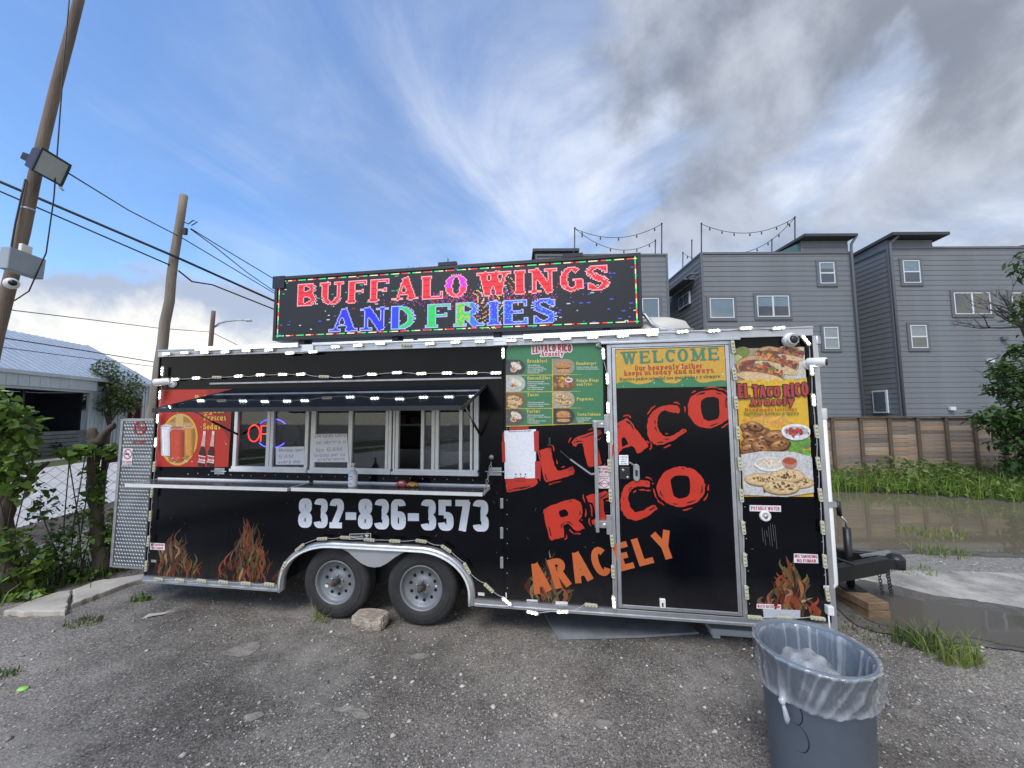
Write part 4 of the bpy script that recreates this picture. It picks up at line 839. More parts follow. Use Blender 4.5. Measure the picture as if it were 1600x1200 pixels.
# ------------------------------------------------------------------ door
DF = -.028
d = MB(); o_ = [P(950,541), P(1143,533), P(1166,966), P(961,955)]; U0, U1, Z0, Z1 = 1.69, 2.715, .275, 2.505
d.box(U0, U0+.035, -.03, 0, Z0, Z1); d.box(U0+.04, U0+.07, -.034, 0, Z0+.04, Z1-.035); d.box(U1-.035, U1, -.03, 0, Z0, Z1); d.box(U1-.07, U1-.04, -.034, 0, Z0+.04, Z1-.035)
d.box(U0+.035, U1-.035, -.03, 0, Z1-.03, Z1); d.box(U0+.07, U1-.07, -.0335, 0, Z1-.044, Z1-.035); d.box(U0+.035, U1-.035, -.03, 0, Z0, Z0+.03); d.box(U0+.07, U1-.07, -.0335, 0, Z0+.04, Z0+.068)
d.box(U0-.05, U1+.05, -.045, 0, Z1+.002, Z1+.022)
door = d.build('door', ALU, tr, bevel=.003)
b = MB(); b.box(U0+.071, U1-.071, DF, -.001, Z0+.069, Z1-.045); b.build('door_panel', BLACK, door)
def quad(par, name, cs, off, col, mat=PRINT, base=0.0): b = MB(); b.col = col; b.flat([P(*c, base) for c in cs], off); return b.build(name, mat, par)
u0, u1, zt, zm_, zl = U0+.073, U1-.073, Z1-.047, P(963,600)[1], P(963,606)[1]
b = MB(); b.col = (.56,.33,.052); b.flat([(u0,zt),(u1,zt),(u1,zl),(u0,zl)], DF-.001); b.col = (.05,.20,.09); wv = [(u0+(u1-u0)*i/24, zm_+.012*math.sin(i*.9)+(.03 if i in (9,10,15,16,17) else 0)+.01*rng.random()) for i in range(25)]; b.flat(wv+[(u1,zl-.005),(u0,zl-.005)], DF-.002)
for i in range(26): b.col = rng.choice(((.75,.72,.55),(.45,.07,.03),(.75,.72,.55))); q = (rng.uniform(u0,u1), rng.uniform(zl,zt)); r = rng.uniform(.003,.008); b.flat([(q[0]-r,q[1]),(q[0],q[1]-r),(q[0]+r,q[1]),(q[0],q[1]+r)], DF-.0025)
ban = b.build('welcome_banner', PRINT, door, label='yellow and green WELCOME banner at the top of the door')
ptext(door, 'banner_text', 'WELCOME', (970,569), (1124,562), 19, DF-.004, PRINT, 'slab', (.055,.21,.13), base=DF)
ptext(door, 'banner_text', 'Our heavenly father', (992,579), (1098,575), 8, DF-.004, PRINT, 'slab', (.42,.05,.03), base=DF)
ptext(door, 'banner_text', 'keeps us today and always.', (975,587), (1117,582), 8, DF-.004, PRINT, 'slab', (.42,.05,.03), base=DF)
ptext(door, 'banner_text', 'Nuestro padre celestial nos guarda hoy y siempre.', (968,595), (1126,590), 5, DF-.004, PRINT, 'slab', (.10,.13,.04), base=DF)
# lock hardware
def pbox(par, nm, l, t, r, b_, y0, y1, mat, bev=.004, base=0.0): u0, z1 = P(l,t,base); u1, z0 = P(r,b_,base); q = MB(); q.box(u0,u1,y0,y1,z0,z1); return q.build(nm, mat, par, bevel=bev)
lk = pbox(door,'lock_box',967.5,729,984,748.5,DF-.03,DF,DARKM,.005,DF); u_, z_ = P(973,734,DF); q = MB(); q.lathe([(0,DF-.034),(.01,DF-.034),(.012,DF-.03)],(u_,0,z_),'y',10); u_, z_ = P(980,745,DF); q.lathe([(0,DF-.034),(.01,DF-.034),(.012,DF-.03)],(u_,0,z_),'y',10); q.build('lock_screw', GALV, lk)
u_, z_ = P(994,738,DF); q = MB(); q.prism([(u_+x, z_+z) for x, z in ellarc(0,.045,.026,.026,0,180,8)+ellarc(0,-.045,.026,.026,180,360,8)], DF-.018, DF); hs = q.build('hasp', GALV, door, bevel=.004)
q = MB(); q.box(u_-.009,u_+.009,DF-.021,DF-.019,z_-.028,z_+.022); q.build('hasp_slot', DARKM, hs); q = MB(); q.bar((u_-.02,DF-.02,z_+.06),(u_-.055,DF-.035,z_+.085),.02,.012); q.build('hasp_lever', GALV, hs)
st = pbox(door,'notice_sticker',967,711,982,726.5,DF-.002,DF-.0005,PAPER,0,DF)
for i, s_ in enumerate(('ATTENTION','LOCK AT','NIGHT','IN USE')): ptext(door,'sticker_text',s_,(968.5+(i>0)*1.5,715+i*3.4),(980.5-(i>0)*1.5,715+i*3.4),1.9,DF-.003,PRINT,'sans',(.05,.05,.06),base=DF)
dl = pbox(door,'door_latch',1030,934,1039.5,949,DF-.022,DF,WHITEP,.005,DF); u_, z_ = P(1034.5,942,DF); q = MB(); q.box(u_-.006,u_+.006,DF-.024,DF-.0225,z_-.02,z_+.01); q.build('keyhole', DARKM, dl)
# barn-door bar
u_, zt = P(931,658); _, zb = P(931,828); ub = P(931,740)[0]
q = MB(); q.box(ub-.014, ub+.014, -.075, -.05, zb, zt); bar = q.build('door_bar', GALV, tr, bevel=.003)
for y0, y1 in ((657,668),(811,822)): uu, z1 = P(928,y0); _, z0 = P(928,y1); q = MB(); q.box(ub-.02, P(950,700)[0], -.05, -.0005, z0, z1); q.box(P(944,700)[0], P(952,700)[0], -.058, -.032, z0-.05, z1+.05); bk = q.build('bar_bracket', GALV, tr, bevel=.003); q = MB(); q.lathe([(0,-.056),(.011,-.055),(.013,-.05)],((ub+P(944,700)[0])/2+.02,0,(z0+z1)/2),'y',8); q.build('bracket_bolt', ALUW, bk)
a_, c_ = P(876,703), P(891,716); e_2 = P(923,739); f_2 = P(930,738)
q = MB(); q.bar((a_[0],-.06,a_[1]),(c_[0],-.06,c_[1]),.012,.038,(0,1,0)); q.build('handle_grip', DARKM, tr)
q = MB(); q.bar((c_[0],-.06,c_[1]),(e_2[0],-.06,e_2[1]),.012,.036,(0,1,0)); q.bar((e_2[0],-.061,e_2[1]),(f_2[0],-.061,f_2[1]),.012,.040,(0,1,0)); q.build('bar_handle', GALV, tr)
q = pbox(tr,'handle_stop',857,684,861,697,-.03,-.001,DARKM,.003)
# ------------------------------------------------------------------ painted lettering
def cr(off, sc, pts): return [(off[0]+x*sc, off[1]+y*sc) for x, y in pts]
cA, cB, cC, cD = (780,520), (930,500), (760,720), (930,760)
LET = {
 'E': (cr(cC,.2,[(150,-200),(190,-225),(330,-235),(335,-190),(215,-165),(225,-90),(330,-105),(330,-50),(240,-30),(250,60),(385,135),(402,170),(380,196),(290,222),(185,246),(160,240),(150,150)]), None, 0),
 'L': (cr(cA,.2,[(300,930),(345,908),(405,898),(412,960),(432,1035),(462,1078),(520,1066),(575,1045),(592,1080),(575,1108),(480,1140),(380,1165),(355,1155),(340,1090),(318,1000)]), None, 0),
 'T': (cr(cA,.2,[(568,850),(600,820),(735,772),(790,757),(797,790),(742,832),(765,880),(802,1020),(770,1036),(705,1050),(685,1020),(650,868),(620,865),(600,888),(578,882)]), None, 0),
 'A': (cr(cB,.25,[(128,655),(160,630),(197,613),(225,640),(280,715),(332,780),(322,800),(265,835),(235,788),(180,800),(152,822),(138,870),(126,868),(128,780),(136,700)]), cr(cB,.25,[(165,742),(186,733),(206,775),(168,790)]), DF),
 'C': (cr(cB,.25,[(528,560),(520,540),(490,530),(430,535),(370,560),(334,610),(322,660),(328,720),(348,760),(385,782),(430,776),(500,745),(572,698),(562,684),(545,681),(520,703),(470,725),(430,725),(398,690),(386,640),(396,590),(430,563),(480,578),(525,582)]), None, DF),
 'O': (cr(cB,.25,[(600,480),(650,450),(720,437),(790,450),(832,485),(836,550),(834,610),(790,648),(720,676),(660,670),(612,640),(582,590),(578,530)]), cr(cB,.25,[(660,510),(690,485),(740,480),(770,495),(777,580),(765,618),(710,631),(680,620),(662,570)]), DF),
 'R': (cr(cC,.2,[(445,385),(480,360),(620,310),(690,298),(735,325),(751,390),(742,440),(722,467),(768,525),(720,546),(690,540),(640,493),(598,505),(608,590),(545,610),(500,622),(480,560),(458,470)]), cr(cC,.2,[(566,395),(610,378),(637,400),(637,425),(592,442),(573,430)]), 0),
 'I': (cr(cC,.2,[(778,275),(850,255),(940,238),(952,282),(912,302),(925,420),(955,440),(950,470),(890,480),(835,500),(822,470),(852,440),(832,332),(800,322)]), None, 0),
 'C2': (cr(cB,.25,[(342,1025),(338,1010),(300,1000),(240,1005),(190,1030),(166,1080),(158,1130)])+cr(cD,.25,[(164,150),(200,200),(260,212),(320,190),(387,140),(375,120),(350,119),(300,150),(250,160),(222,130),(206,80),(215,36)])+cr(cB,.25,[(242,1045),(290,1038),(337,1046)]), None, DF),
 'O2': (cr(cB,.25,[(382,1040),(420,960),(480,925),(540,915),(610,930),(662,970),(687,1030),(677,1090),(640,1140),(560,1166),(500,1166),(440,1140),(397,1100)]), cr(cB,.25,[(470,1000),(500,975),(570,972),(591,1000),(592,1080),(570,1107),(520,1116),(490,1095)]), DF)}
def smooth2(pts, n=4, j=.0035):
    out = []; k = len(pts)
    for i in range(k):
        p0, p1, p2, p3 = (Vector(pts[(i+q-1) % k]) for q in range(4))
        for t in np.linspace(0, 1, n, endpoint=False):
            t = float(t); v = .5*((2*p1)+(-p0+p2)*t+(2*p0-5*p1+4*p2-p3)*t*t+(-p0+3*p1-3*p2+p3)*t**3)*.5+ (p1*(1-t)+p2*t)*.5; out.append((v.x+rng.uniform(-j,j), v.y+rng.uniform(-j,j)))
    return out
for key, (outer, hole, base) in LET.items():
    out = smooth2([P(*p, base) for p in outer]); y = base-.002-(.0008 if key in 'AO' else 0)
    par = door if base else tr; b = MB(); bm = bmesh.new()
    vv = [bm.verts.new((x, y, z)) for x, z in out]; ed = [bm.edges.new((vv[i], vv[(i+1) % len(vv)])) for i in range(len(vv))]
    if hole:
        h_ = smooth2([P(*p, base) for p in hole], j=.002); hv = [bm.verts.new((x, y, z)) for x, z in h_]; ed += [bm.edges.new((hv[i], hv[(i+1) % len(hv)])) for i in range(len(hv))]
    bmesh.ops.triangle_fill(bm, use_beauty=True, use_dissolve=False, edges=ed)
    me = bpy.data.meshes.new('painted_letter'); bm.to_mesh(me); bm.free(); me.materials.append(REDV)
    lo = bpy.data.objects.new('painted_letter', me); C.objects.link(lo); lo.parent = par
    cx = sum(p[0] for p in out)/len(out); cz = sum(p[1] for p in out)/len(out); k = len(out); fr = MB(); ink = MB()
    def offs(seg, dd):
        r_ = []
        for i in seg:
            a, c2 = Vector(out[(i-2) % k]), Vector(out[(i+2) % k]); t = (c2-a).normalized(); nn = Vector((t.y, -t.x)); v = Vector(out[i % k])
            if nn.dot(v-Vector((cx, cz))) < 0 and not hole: pass
            r_.append(v+nn*dd)
        return r_
    area = sum(out[i][0]*out[(i+1) % k][1]-out[(i+1) % k][0]*out[i][1] for i in range(k)); sg = 1 if area > 0 else -1
    for _ in range(6):
        i0 = rng.randrange(k); ln = rng.randint(3, 5); ws = [.012*math.sin(math.pi*(j+.3)/(ln+.6)) for j in range(ln)]
        fr.ribbon([tuple(v) for v in offs(range(i0, i0+ln), sg*rng.uniform(.022,.030))], ws, y-.0005)
    for _ in range(6):
        i0 = rng.randrange(k); ln = rng.randint(2, 5); ws = [.012*math.sin(math.pi*(j+.4)/(ln+.8)) for j in range(ln)]
        ink.ribbon([tuple(v) for v in offs(range(i0, i0+ln), -sg*rng.uniform(.014,.024))], ws, y-.0009)
    fr.build('brush_mark', REDV, lo, kind='stuff'); ink.build('ink_nick', M('ink_black', (.012,.011,.012), .4), lo, kind='stuff')
ptext(tr, 'painted_name', 'ARAC', (835,929), (957,897), 46, -.0045, ORANGE, 'cond', track=.02)
ptext(door, 'painted_name', 'ELY', (969,893), (1061,869), 43, DF-.0025, ORANGE, 'cond', track=.06, base=DF)
b = MB(); p0, p1 = P(466,824), P(764,830.5); h = P(600,779)[1]-P(600,826)[1]
text_into(b, '832-836-3573', p0, p1, h, -.003, 'impact', track=-.03); b.build('phone_number', WHITEV, tr, label='large white phone number under the counter shelves')
# maker's plate above the fender
q = quad(tr,'maker_plate',[(546,834),(580,833),(580,842),(546,843)],-.003,(.55,.55,.55)); quad(tr,'maker_plate_field',[(547,835),(579,834),(579,841),(547,842)],-.0038,(.02,.02,.02)); ptext(tr,'maker_plate_text','Manufactured By',(549,840),(568,839.5),3.4,-.0045,PRINT,'sans',(.6,.6,.6))
b = MB(); b.col = (.6,.6,.6); u_, z_ = P(573.5,837.5); b.ell(u_,z_+.006,.02,.009,-.0045); b.flat([(u_-.01,z_),(u_+.01,z_),(u_,z_-.014)],-.0046); b.build('maker_plate_emblem', PRINT, tr)
# flames
def flame(px0, px1, pyb, pyt, n, seed, bright=1.0, skew=0):
    rr = random.Random(seed); b = MB(); (u0, z0), (u1, _) = P(px0,pyb), P(px1,pyb); zt = P((px0+px1)/2,pyt)[1]; w = u1-u0; H = zt-z0
    cols = ((.30,.05,.02),(.36,.08,.03),(.22,.04,.02),(.38,.13,.04),(.20,.15,.04),(.30,.22,.07),(.40,.26,.14),(.10,.06,.03))
    for i in range(n):
        x = rr.gauss(.5+skew, .21); x = min(max(x, .02), .98); peak = (1-min(1, abs(x-.5-skew)*1.9))**.8
        L_ = H*(.14+.26*rr.random())*(.6+peak*.7); zb = z0+H*peak*rr.random()*.62; L_ = min(L_, zt-zb)
        ph, am, wd = rr.uniform(0,6.28), rr.uniform(.015,.05), rr.uniform(.016,.045)
        c = rr.choice(cols); f = bright*(.14+.72*rr.random()**1.6); b.col = tuple(min(1, q*f) for q in c)
        m_ = 10; b.ribbon([(u0+x*w+am*math.sin(ph+j/m_*4.5)*(j/m_+.2), zb+L_*j/m_) for j in range(m_+1)], [wd*math.sin(math.pi*(.12+.88*(1-j/m_)))*(1-j/m_)**.35+.001 for j in range(m_+1)], -.0016-.00002*i)
    return b.build('flame_graphic', PRINTF, tr, kind='stuff')
flame(244,325,906,824,75,1,.8,-.12); flame(343,430,911,806,95,2,1.0); flame(822,902,945,855,60,3,.9,-.05); flame(1192,1278,962,868,85,4,1.25)
b = MB()                                     # worn scratches and scuffs on the vinyl
for i in range(46):
    u, z = rng.uniform(UL+.1, UR-.1), rng.uniform(.4, 1.2)
    if -1.5 < u < .6 and z < .8 or U0-.05 < u < U1+.05: continue
    a = rng.uniform(-1.5,1.5); l = rng.uniform(.004,.03); b.ribbon([(u,z),(u+l*math.cos(a),z+l*math.sin(a))], rng.uniform(.0012,.003), -.0017)
for i in range(7): u = P(1190+i*3.4, 820)[0]; z = P(1195,820+rng.uniform(-3,10))[1]; b.ribbon([(u,z),(u+.006,z-rng.uniform(.04,.2))], .0018, -.0018)
b.build('scuffs', M('scuff', (.16,.16,.17), .7), tr, kind='stuff')
# ------------------------------------------------------------------ printed posters
def food(b, kind, cu, cz, r, y, rr):
    """small layered picture of a dish"""
    def bl(n, sx, sz, cols, s0, s1, y_, ox=0, oz=0):
        for i in range(n):
            b.col = tuple(c*rr.uniform(.75,1.25) for c in rr.choice(cols)); s = rr.uniform(s0, s1)*r
            b.ell(cu+ox*r+rr.gauss(0,sx)*r, cz+oz*r+rr.gauss(0,sz)*r, s, s*rr.uniform(.45,.9), y_-.000012*i, rr.uniform(0,3.1), 7, jit=.4)
    tan, meat, brown, red, green, white = (.55,.36,.17), (.25,.09,.04), (.16,.07,.03), (.36,.05,.03), (.14,.24,.05), (.62,.58,.50)
    if kind == 'taco':
        b.col = tan; b.ell(cu, cz, r, r*.55, y, rr.uniform(-.6,-.2), 20, jit=.05); bl(46,.36,.17,[red,meat,(.5,.16,.05),green,white,(.25,.04,.10)],.05,.14,y-.0004); b.col = (.62,.44,.24); b.ell(cu-r*.1, cz-r*.28, r*.95, r*.26, y-.0014, -.25, 20, jit=.06)
    if kind == 'wing':
        bl(34,.5,.32,[(.55,.28,.06),(.62,.33,.09)],.10,.22,y,0,.45); bl(34,.46,.26,[(.26,.10,.035),(.34,.14,.05),brown,(.42,.20,.08)],.16,.34,y-.0005,0,-.1)
    if kind == 'pupusa':
        b.col = (.20,.11,.05); b.ell(cu, cz-r*.03, r*1.03, r*.46, y+.0001, 0, 22); b.col = (.50,.34,.16); b.ell(cu, cz, r, r*.42, y, 0, 22, jit=.03); b.col = (.62,.46,.25); b.ell(cu, cz+r*.02, r*.9, r*.34, y-.0003, 0, 22, jit=.05); bl(26,.34,.12,[(.10,.05,.02),(.20,.10,.04),(.42,.24,.10)],.04,.12,y-.0005)
    if kind == 'bowl':
        b.col = (.60,.62,.64); b.ell(cu, cz, r, r*.62, y, 0, 24); b.col = (.70,.71,.72); b.ell(cu, cz+r*.12, r, r*.48, y-.0003, 0, 24); b.col = (.40,.40,.42); b.ell(cu, cz+r*.08, r*.85, r*.36, y-.0006, 0, 24); bl(40,.32,.12,[red,(.45,.06,.04),(.3,.03,.03)],.08,.17,y-.0009,0,.05)
    if kind == 'burger':
        bl(14,.45,.1,[green,(.2,.3,.08)],.1,.2,y,0,-.35); b.col = brown; b.ell(cu,cz-r*.15,r*.8,r*.22,y-.0004,0,18,jit=.08); b.col = (.5,.28,.05); b.ell(cu,cz-r*.02,r*.85,r*.12,y-.0006,0,18,jit=.1); b.col = (.46,.22,.07); b.ell(cu,cz+r*.25,r*.85,r*.42,y-.0008,0,20); bl(12,.3,.12,[(.62,.42,.2)],.03,.07,y-.0010,0,.35); b.col = (.5,.28,.12); b.ell(cu,cz-r*.5,r*.82,r*.2,y-.0009,0,18)
    if kind == 'wrap':
        b.col = (.64,.58,.46); b.ell(cu+r*.15,cz+r*.2,r*.75,r*.38,y,-.5,18); b.col = (.52,.44,.33); b.ell(cu-r*.2,cz-r*.3,r*.42,r*.34,y-.0003,0,16); bl(16,.15,.12,[meat,red,tan],.06,.14,y-.0005,-.2,-.3); bl(8,.4,.3,[(.45,.38,.28),(.7,.65,.55)],.06,.12,y-.0004,.15,.2)
# drinks poster
dq = [(249,609),(364,608),(357,729.5),(244,729)]
dp = quad(tr,'drinks_poster',dq,-.003,(.40,.022,.012)); dp['label'] = 'red drinks poster with juice glasses and two cola bottles'
quad(tr,'drinks_poster_shade',[(323,608),(364,608),(360,690),(330,640)],-.0033,(.24,.014,.012))
b = MB(); rr = random.Random(5); (cu, cz) = P(280,686.5); ru, rz = abs(P(309,686)[0]-P(251,686)[0])/2, (P(280,646)[1]-P(280,727)[1])/2
b.col = (.60,.34,.03); b.ell(cu,cz,ru,rz,-.0035,0,40); b.col = (.30,.15,.05); b.ell(cu,cz,ru*.90,rz*.92,-.0039,0,40); b.col = (.42,.25,.10); b.flat([P(*p) for p in ((262,660),(300,660),(304,690),(258,690))],-.0042)
b.col = (.52,.33,.12); b.flat([P(*p) for p in ((275,648),(287,648),(287,672),(275,672))],-.0044)
for (l, r, t, bo, c, c2) in ((252,269,666,712,(.66,.66,.70),(.72,.72,.75)),(288,304,666,712,(.50,.20,.035),(.60,.35,.12)),(266,289,668,721,(.42,.045,.02),(.50,.30,.25))):
    b.col = c; b.flat([P(l,t),P(r,t),P(r-1.5,bo),P(l+1.5,bo)],-.0047-.0003*(l == 266)); b.col = c2; b.flat([P(l,t),P(r,t),P(r,t+3),P(l,t+3)],-.0052-.0003*(l == 266)); b.col = tuple(min(1,q*1.35) for q in c); b.flat([P(l+2,t+5),P(l+4,t+5),P(l+5,bo-4),P(l+3.5,bo-4)],-.0054-.0003*(l == 266))
for (l, r, t, bo, c) in ((252,269,666,712,(.80,.80,.82)),(288,304,666,712,(.62,.42,.22)),(266,289,668,721,(.55,.22,.16))):
    (ua, za), (ub, zb_) = P(l,t), P(r,t); yo = -.0003*(l == 266); b.col = c; b.ell((ua+ub)/2,(za+zb_)/2,(ub-ua)/2,.016,-.00545+yo,0,18); b.col = tuple(q*.55 for q in c); b.ell((ua+ub)/2,(za+zb_)/2,(ub-ua)/2*.86,.011,-.00550+yo,0,18)
    for k in range(7):
        f0 = k/7; b.col = tuple(min(1,q*(.45+.55*math.sin(math.pi*(f0+.12)))) for q in ((.68,.68,.72) if l == 252 else (.55,.24,.05) if l == 288 else (.50,.06,.025))); x0_ = l+(r-l)*f0; x1_ = l+(r-l)*(f0+1/7); b.flat([P(x0_,t+4+(2 if l == 266 else 0)),P(x1_,t+4+(2 if l == 266 else 0)),P(x1_*.93+(l+r)/2*.07,bo-1),P(x0_*.93+(l+r)/2*.07,bo-1)],-.00538+yo)
for i in range(24): b.col = rr.choice(((.6,.55,.45),(.30,.10,.05),(.5,.25,.05))); u_, z_ = P(rr.uniform(262,302), rr.uniform(714,722)); b.ell(u_,z_,rr.uniform(.006,.015),.006,-.0056-.00002*i,0,7)
for bx, by, tx in ((314,728,0),(328,729,3)):
    A_ = lambda x, y: P(bx+(x)*.95+tx*0+(728-y)*.155*.55, y); 
    b.col = (.035,.012,.008); b.flat([A_(-4,728),A_(7,729),A_(6,706),A_(4,698),A_(-1,697),A_(-4,706)],-.0062-.0012*(tx>0)); b.col = (.55,.33,.28); b.flat([A_(-2,697),A_(5,698),A_(4,678),A_(0,677)],-.0063-.0012*(tx>0)); b.col = (.60,.58,.55); b.flat([A_(0,679),A_(4,680),A_(4,674),A_(0,673)],-.0065-.0012*(tx>0)); b.col = (.62,.58,.55); b.flat([A_(-4.5,711),A_(7,713),A_(7.2,724),A_(-4.8,722)],-.0066-.0012*(tx>0)); b.col = (.40,.02,.02); b.flat([A_(-4.5,712.5),A_(7,714.5),A_(7.2,722.5),A_(-4.8,720.5)],-.0068-.0012*(tx>0)); text_into(b,'Coca-Cola',A_(-4.2,719.5),A_(6.8,721.5),.030,-.0074-.0012*(tx>0),'cond',(.75,.72,.70),shear=.25)
for i in range(26): b.col = (.75,.65,.60); u_, z_ = P(rr.uniform(249,356), rr.uniform(612,726)); q = rr.uniform(.002,.007); b.flat([(u_-q,z_),(u_,z_-q),(u_+q,z_),(u_,z_+q)],-.0058)
b.build('drinks_picture', PRINT, tr, kind='stuff')
for s_, l, r, y in (('Bebidas',(305,0),(352,0),627),('Aguas',(319,0),(351,0),645),('Frescas',(319,0),(354,0),657),('* Sodas',(314,0),(345,0),671)): ptext(tr,'poster_text',s_,(l[0],y),(r[0],y),9.5,-.0062,PRINT,'cooper',(.62,.40,.06))
# menu board
mq = [(790.5,538),(941,534),(943,660),(790.5,667)]; GREEN = (.050,.185,.085)
mb = quad(tr,'menu_board',[(790.5,547),(797,540),(806,537),(930,534),(937,537),(941.5,545),(943,660),(790.5,667)],-.003,GREEN); mb['label'] = 'green menu board with eight dish pictures'
b = MB(); b.col = (.30,.32,.30); b.add([(*P(930,534)[:1],-.004,P(930,534)[1]),(P(937,537)[0],-.03,P(937,537)[1]),(P(941.5,545)[0],-.004,P(941.5,545)[1]),(P(931,542)[0],-.035,P(931,542)[1])],[(0,1,2,3)]); b.add([(P(790.5,547)[0],-.004,P(790.5,547)[1]),(P(797,540)[0],-.03,P(797,540)[1]),(P(806,537)[0],-.004,P(806,537)[1])],[(0,1,2)]); b.build('curled_corner', PRINT, tr, kind='stuff')
ptext(tr,'menu_title','EL TACO RICO',(832,551),(893,549),12,-.0046,PRINT,'fat',(.36,.03,.05),outline=(.72,.66,.64),ow=.010,curve=lambda t:(-.10+.10*math.sin(math.pi*t),1))
ptext(tr,'menu_title','Aracely',(845,557),(881,556),7.5,-.0064,PRINT,'cooper',(.36,.03,.05),outline=(.72,.66,.64),ow=.007)
b = MB(); rr = random.Random(9); Y = (.50,.40,.07)
def mline(x0, x1, y, w=1.0): b.col = Y; b.flat([P(x0,y-w/2),P(x1,y-w*.15),P(x1,y+w*.15),P(x0,y+w/2)],-.0036)
for i, y in enumerate((586,612,638)): b.col = Y; b.flat([P(790.5,y),P(863,y-.6),P(863,y+.6),P(790.5,y+1.2)],-.0036); mline(863,908,y-.5,1.6)
b.col = Y; b.flat([P(862.6,561),P(864,561),P(864.4,665),P(863,665)],-.0037); b.flat([P(790.5,665.6),P(935,660.6),P(935,661.6),P(790.5,667)],-.0037)
kinds = (('wrap','wrap','taco','wrap'),('burger','wing','pupusa','burger'))
for c in (0,1):
    for i in range(4):
        t, bo = ((562,586),(587,612),(613,638),(639,664))[i]; l, r = ((790.8,821) if c == 0 else (864.4,898)); t -= c; bo -= c; xm_ = r-(bo-t)*.5
        b.col = ((.05,.05,.055),(.42,.42,.40),(.20,.10,.05),(.10,.09,.08))[i] if c == 0 else ((.30,.24,.18),(.14,.08,.04),(.40,.32,.22),(.05,.045,.045))[i]
        b.flat([P(l,bo),P(l,t)]+[P(xm_+(r-xm_)*math.cos(a),(t+bo)/2-(bo-t)/2*math.sin(a)) for a in np.linspace(math.pi/2,-math.pi/2,12)],-.0040)
        u_, z_ = P((l+r)/2-1,(t+bo)/2); food(b,kinds[c][i],u_,z_,.072,-.0046,rr)
        if kinds[c][i] == 'wing': u2, z2 = P(889,594); food(b,'bowl',u2,z2,.034,-.0066,rr)
        if kinds[c][i] == 'taco': food(b,'taco',u_-.02,z_-.045,.05,-.0064,rr)
        if kinds[c][i] == 'pupusa': food(b,'pupusa',u_-.03,z_+.03,.05,-.0060,rr); food(b,'pupusa',u_+.03,z_-.03,.045,-.0064,rr)
b.build('dish_pictures', PRINTF, tr, kind='stuff')
for s_, x0, x1, y, h in (('Breakfast',824,855,567,5.5),('Quesadillas',824,860,593.5,5.5),('Tacos',824,842,619.5,5.5),('Tortas',823,844,645.5,5.5),('Hamburger',900,932,570.5,5),('Bufalo Wings',901,936,597,5),('and Fries',901,925.5,603,5),('Pupusas',901,927.5,626,5.2),('Torta Cubana',902,938.5,650,5)): ptext(tr,'menu_text',s_,(x0,y),(x1,y-.6),h,-.0046,PRINT,'cooper',(.55,.46,.12))
LOR = (('Two scrambled eggs','with beans and potatoes','Two scrambled eggs with ham','Bean sausage and bacon','Breakfast burrito'),('Choose the meat you like','Fajita, Pastor, Shrimp, Chicken,','or Campechano','Comes with guacamole and','Sour cream on the side'),('','','Choose the meat you like','Fajita, Pastor, Shrimp, Chicken,','Campechano, or Barbacoa'),('Choose the meat you like','Fajita, Pastor, Shrimp, Chicken or','Campechano','Comes with lettuce, tomato,','Avocado, mayonesa'))
for i, ls in enumerate(LOR):
    for j, s_ in enumerate(ls):
        if s_: y = (571.5,597.5,623.5,649.5)[i]+j*3.0; ptext(tr,'menu_small_text',s_,(824.5,y),(824.5+len(s_)*1.08,y),2.0,-.0046,PRINT,'sans',(.62,.66,.62))
for y, s_ in ((574.5,'Lettuce, tomatoes, onion with'),(577.5,'Fried bacon and american cheese'),(654,'Fajita, Ham, Sausage'),(657,'Lettuce, Mayonesa'),(660,'& Jalapeno')): ptext(tr,'menu_small_text',s_,(901,y),(901+len(s_)*1.12,y),2.0,-.0046,PRINT,'sans',(.62,.66,.62))
# review sheet (its scan code left out) with strips of red tape
quad(tr,'review_sheet',[(788,673),(837.5,670.5),(837.5,747),(788.5,748)],-.005,(.70,.72,.78)); ptext(tr,'review_text','Review us on Google',(795,675.5),(830,674),2.6,-.0056,PRINT,'sans',(.06,.06,.07))
b = MB(); b.col = (.10,.10,.11)
for x in (806,813.5,821): u_, z_ = P(x,741); b.ell(u_,z_,.008,.007,-.0056,0,8); b.box(u_-.008,u_+.008,-.0056,-.0052,z_-.022,z_-.018)
b.build('review_icons', PRINT, tr)
for c4 in ([(796,667.5),(826,666),(826,670.5),(796,672)],[(834,674),(842,673),(842,705),(835,705.5)],[(836,721),(845,720),(845,748),(836,748)],[(784,690),(789,690),(790,722),(785,722)],[(803,746.5),(821,745.5),(821,752),(803,750.5)]): quad(tr,'red_tape',c4,-.0064,(.40,.025,.025))
# right-hand food banner
fb = quad(tr,'food_banner',[(1147,545),(1256,542),(1271,776),(1161,776)],-.003,(.64,.39,.03)); fb['label'] = 'tall yellow food banner with tacos, wings and flatbreads at the right end'
b = MB(); rr = random.Random(21)
def FQ(s, t): a = Vector(P(1147,545)); e = Vector(P(1256,542)); c2 = Vector(P(1271,776)); dd = Vector(P(1161,776)); v = (a*(1-s)+e*s)*(1-t)+(dd*(1-s)+c2*s)*t; return (v.x, v.y)
b.col = (.32,.25,.17); b.flat([FQ(0,0),FQ(1,0),FQ(1,.225)]+[FQ(1-i/12,.225+.012*math.sin(i*1.7)) for i in range(1,13)],-.0036)
b.col = (.52,.48,.40); b.flat([FQ(.62,.2),FQ(.82,0),FQ(1,0),FQ(1,.215),FQ(.75,.22)],-.0039)
b.col = (.17,.20,.05); b.ell(*FQ(.10,.03),.07,.05,-.0042,.3,12); b.col = (.42,.45,.20); b.ell(*FQ(.05,.08),.05,.04,-.0044,-.8,12)
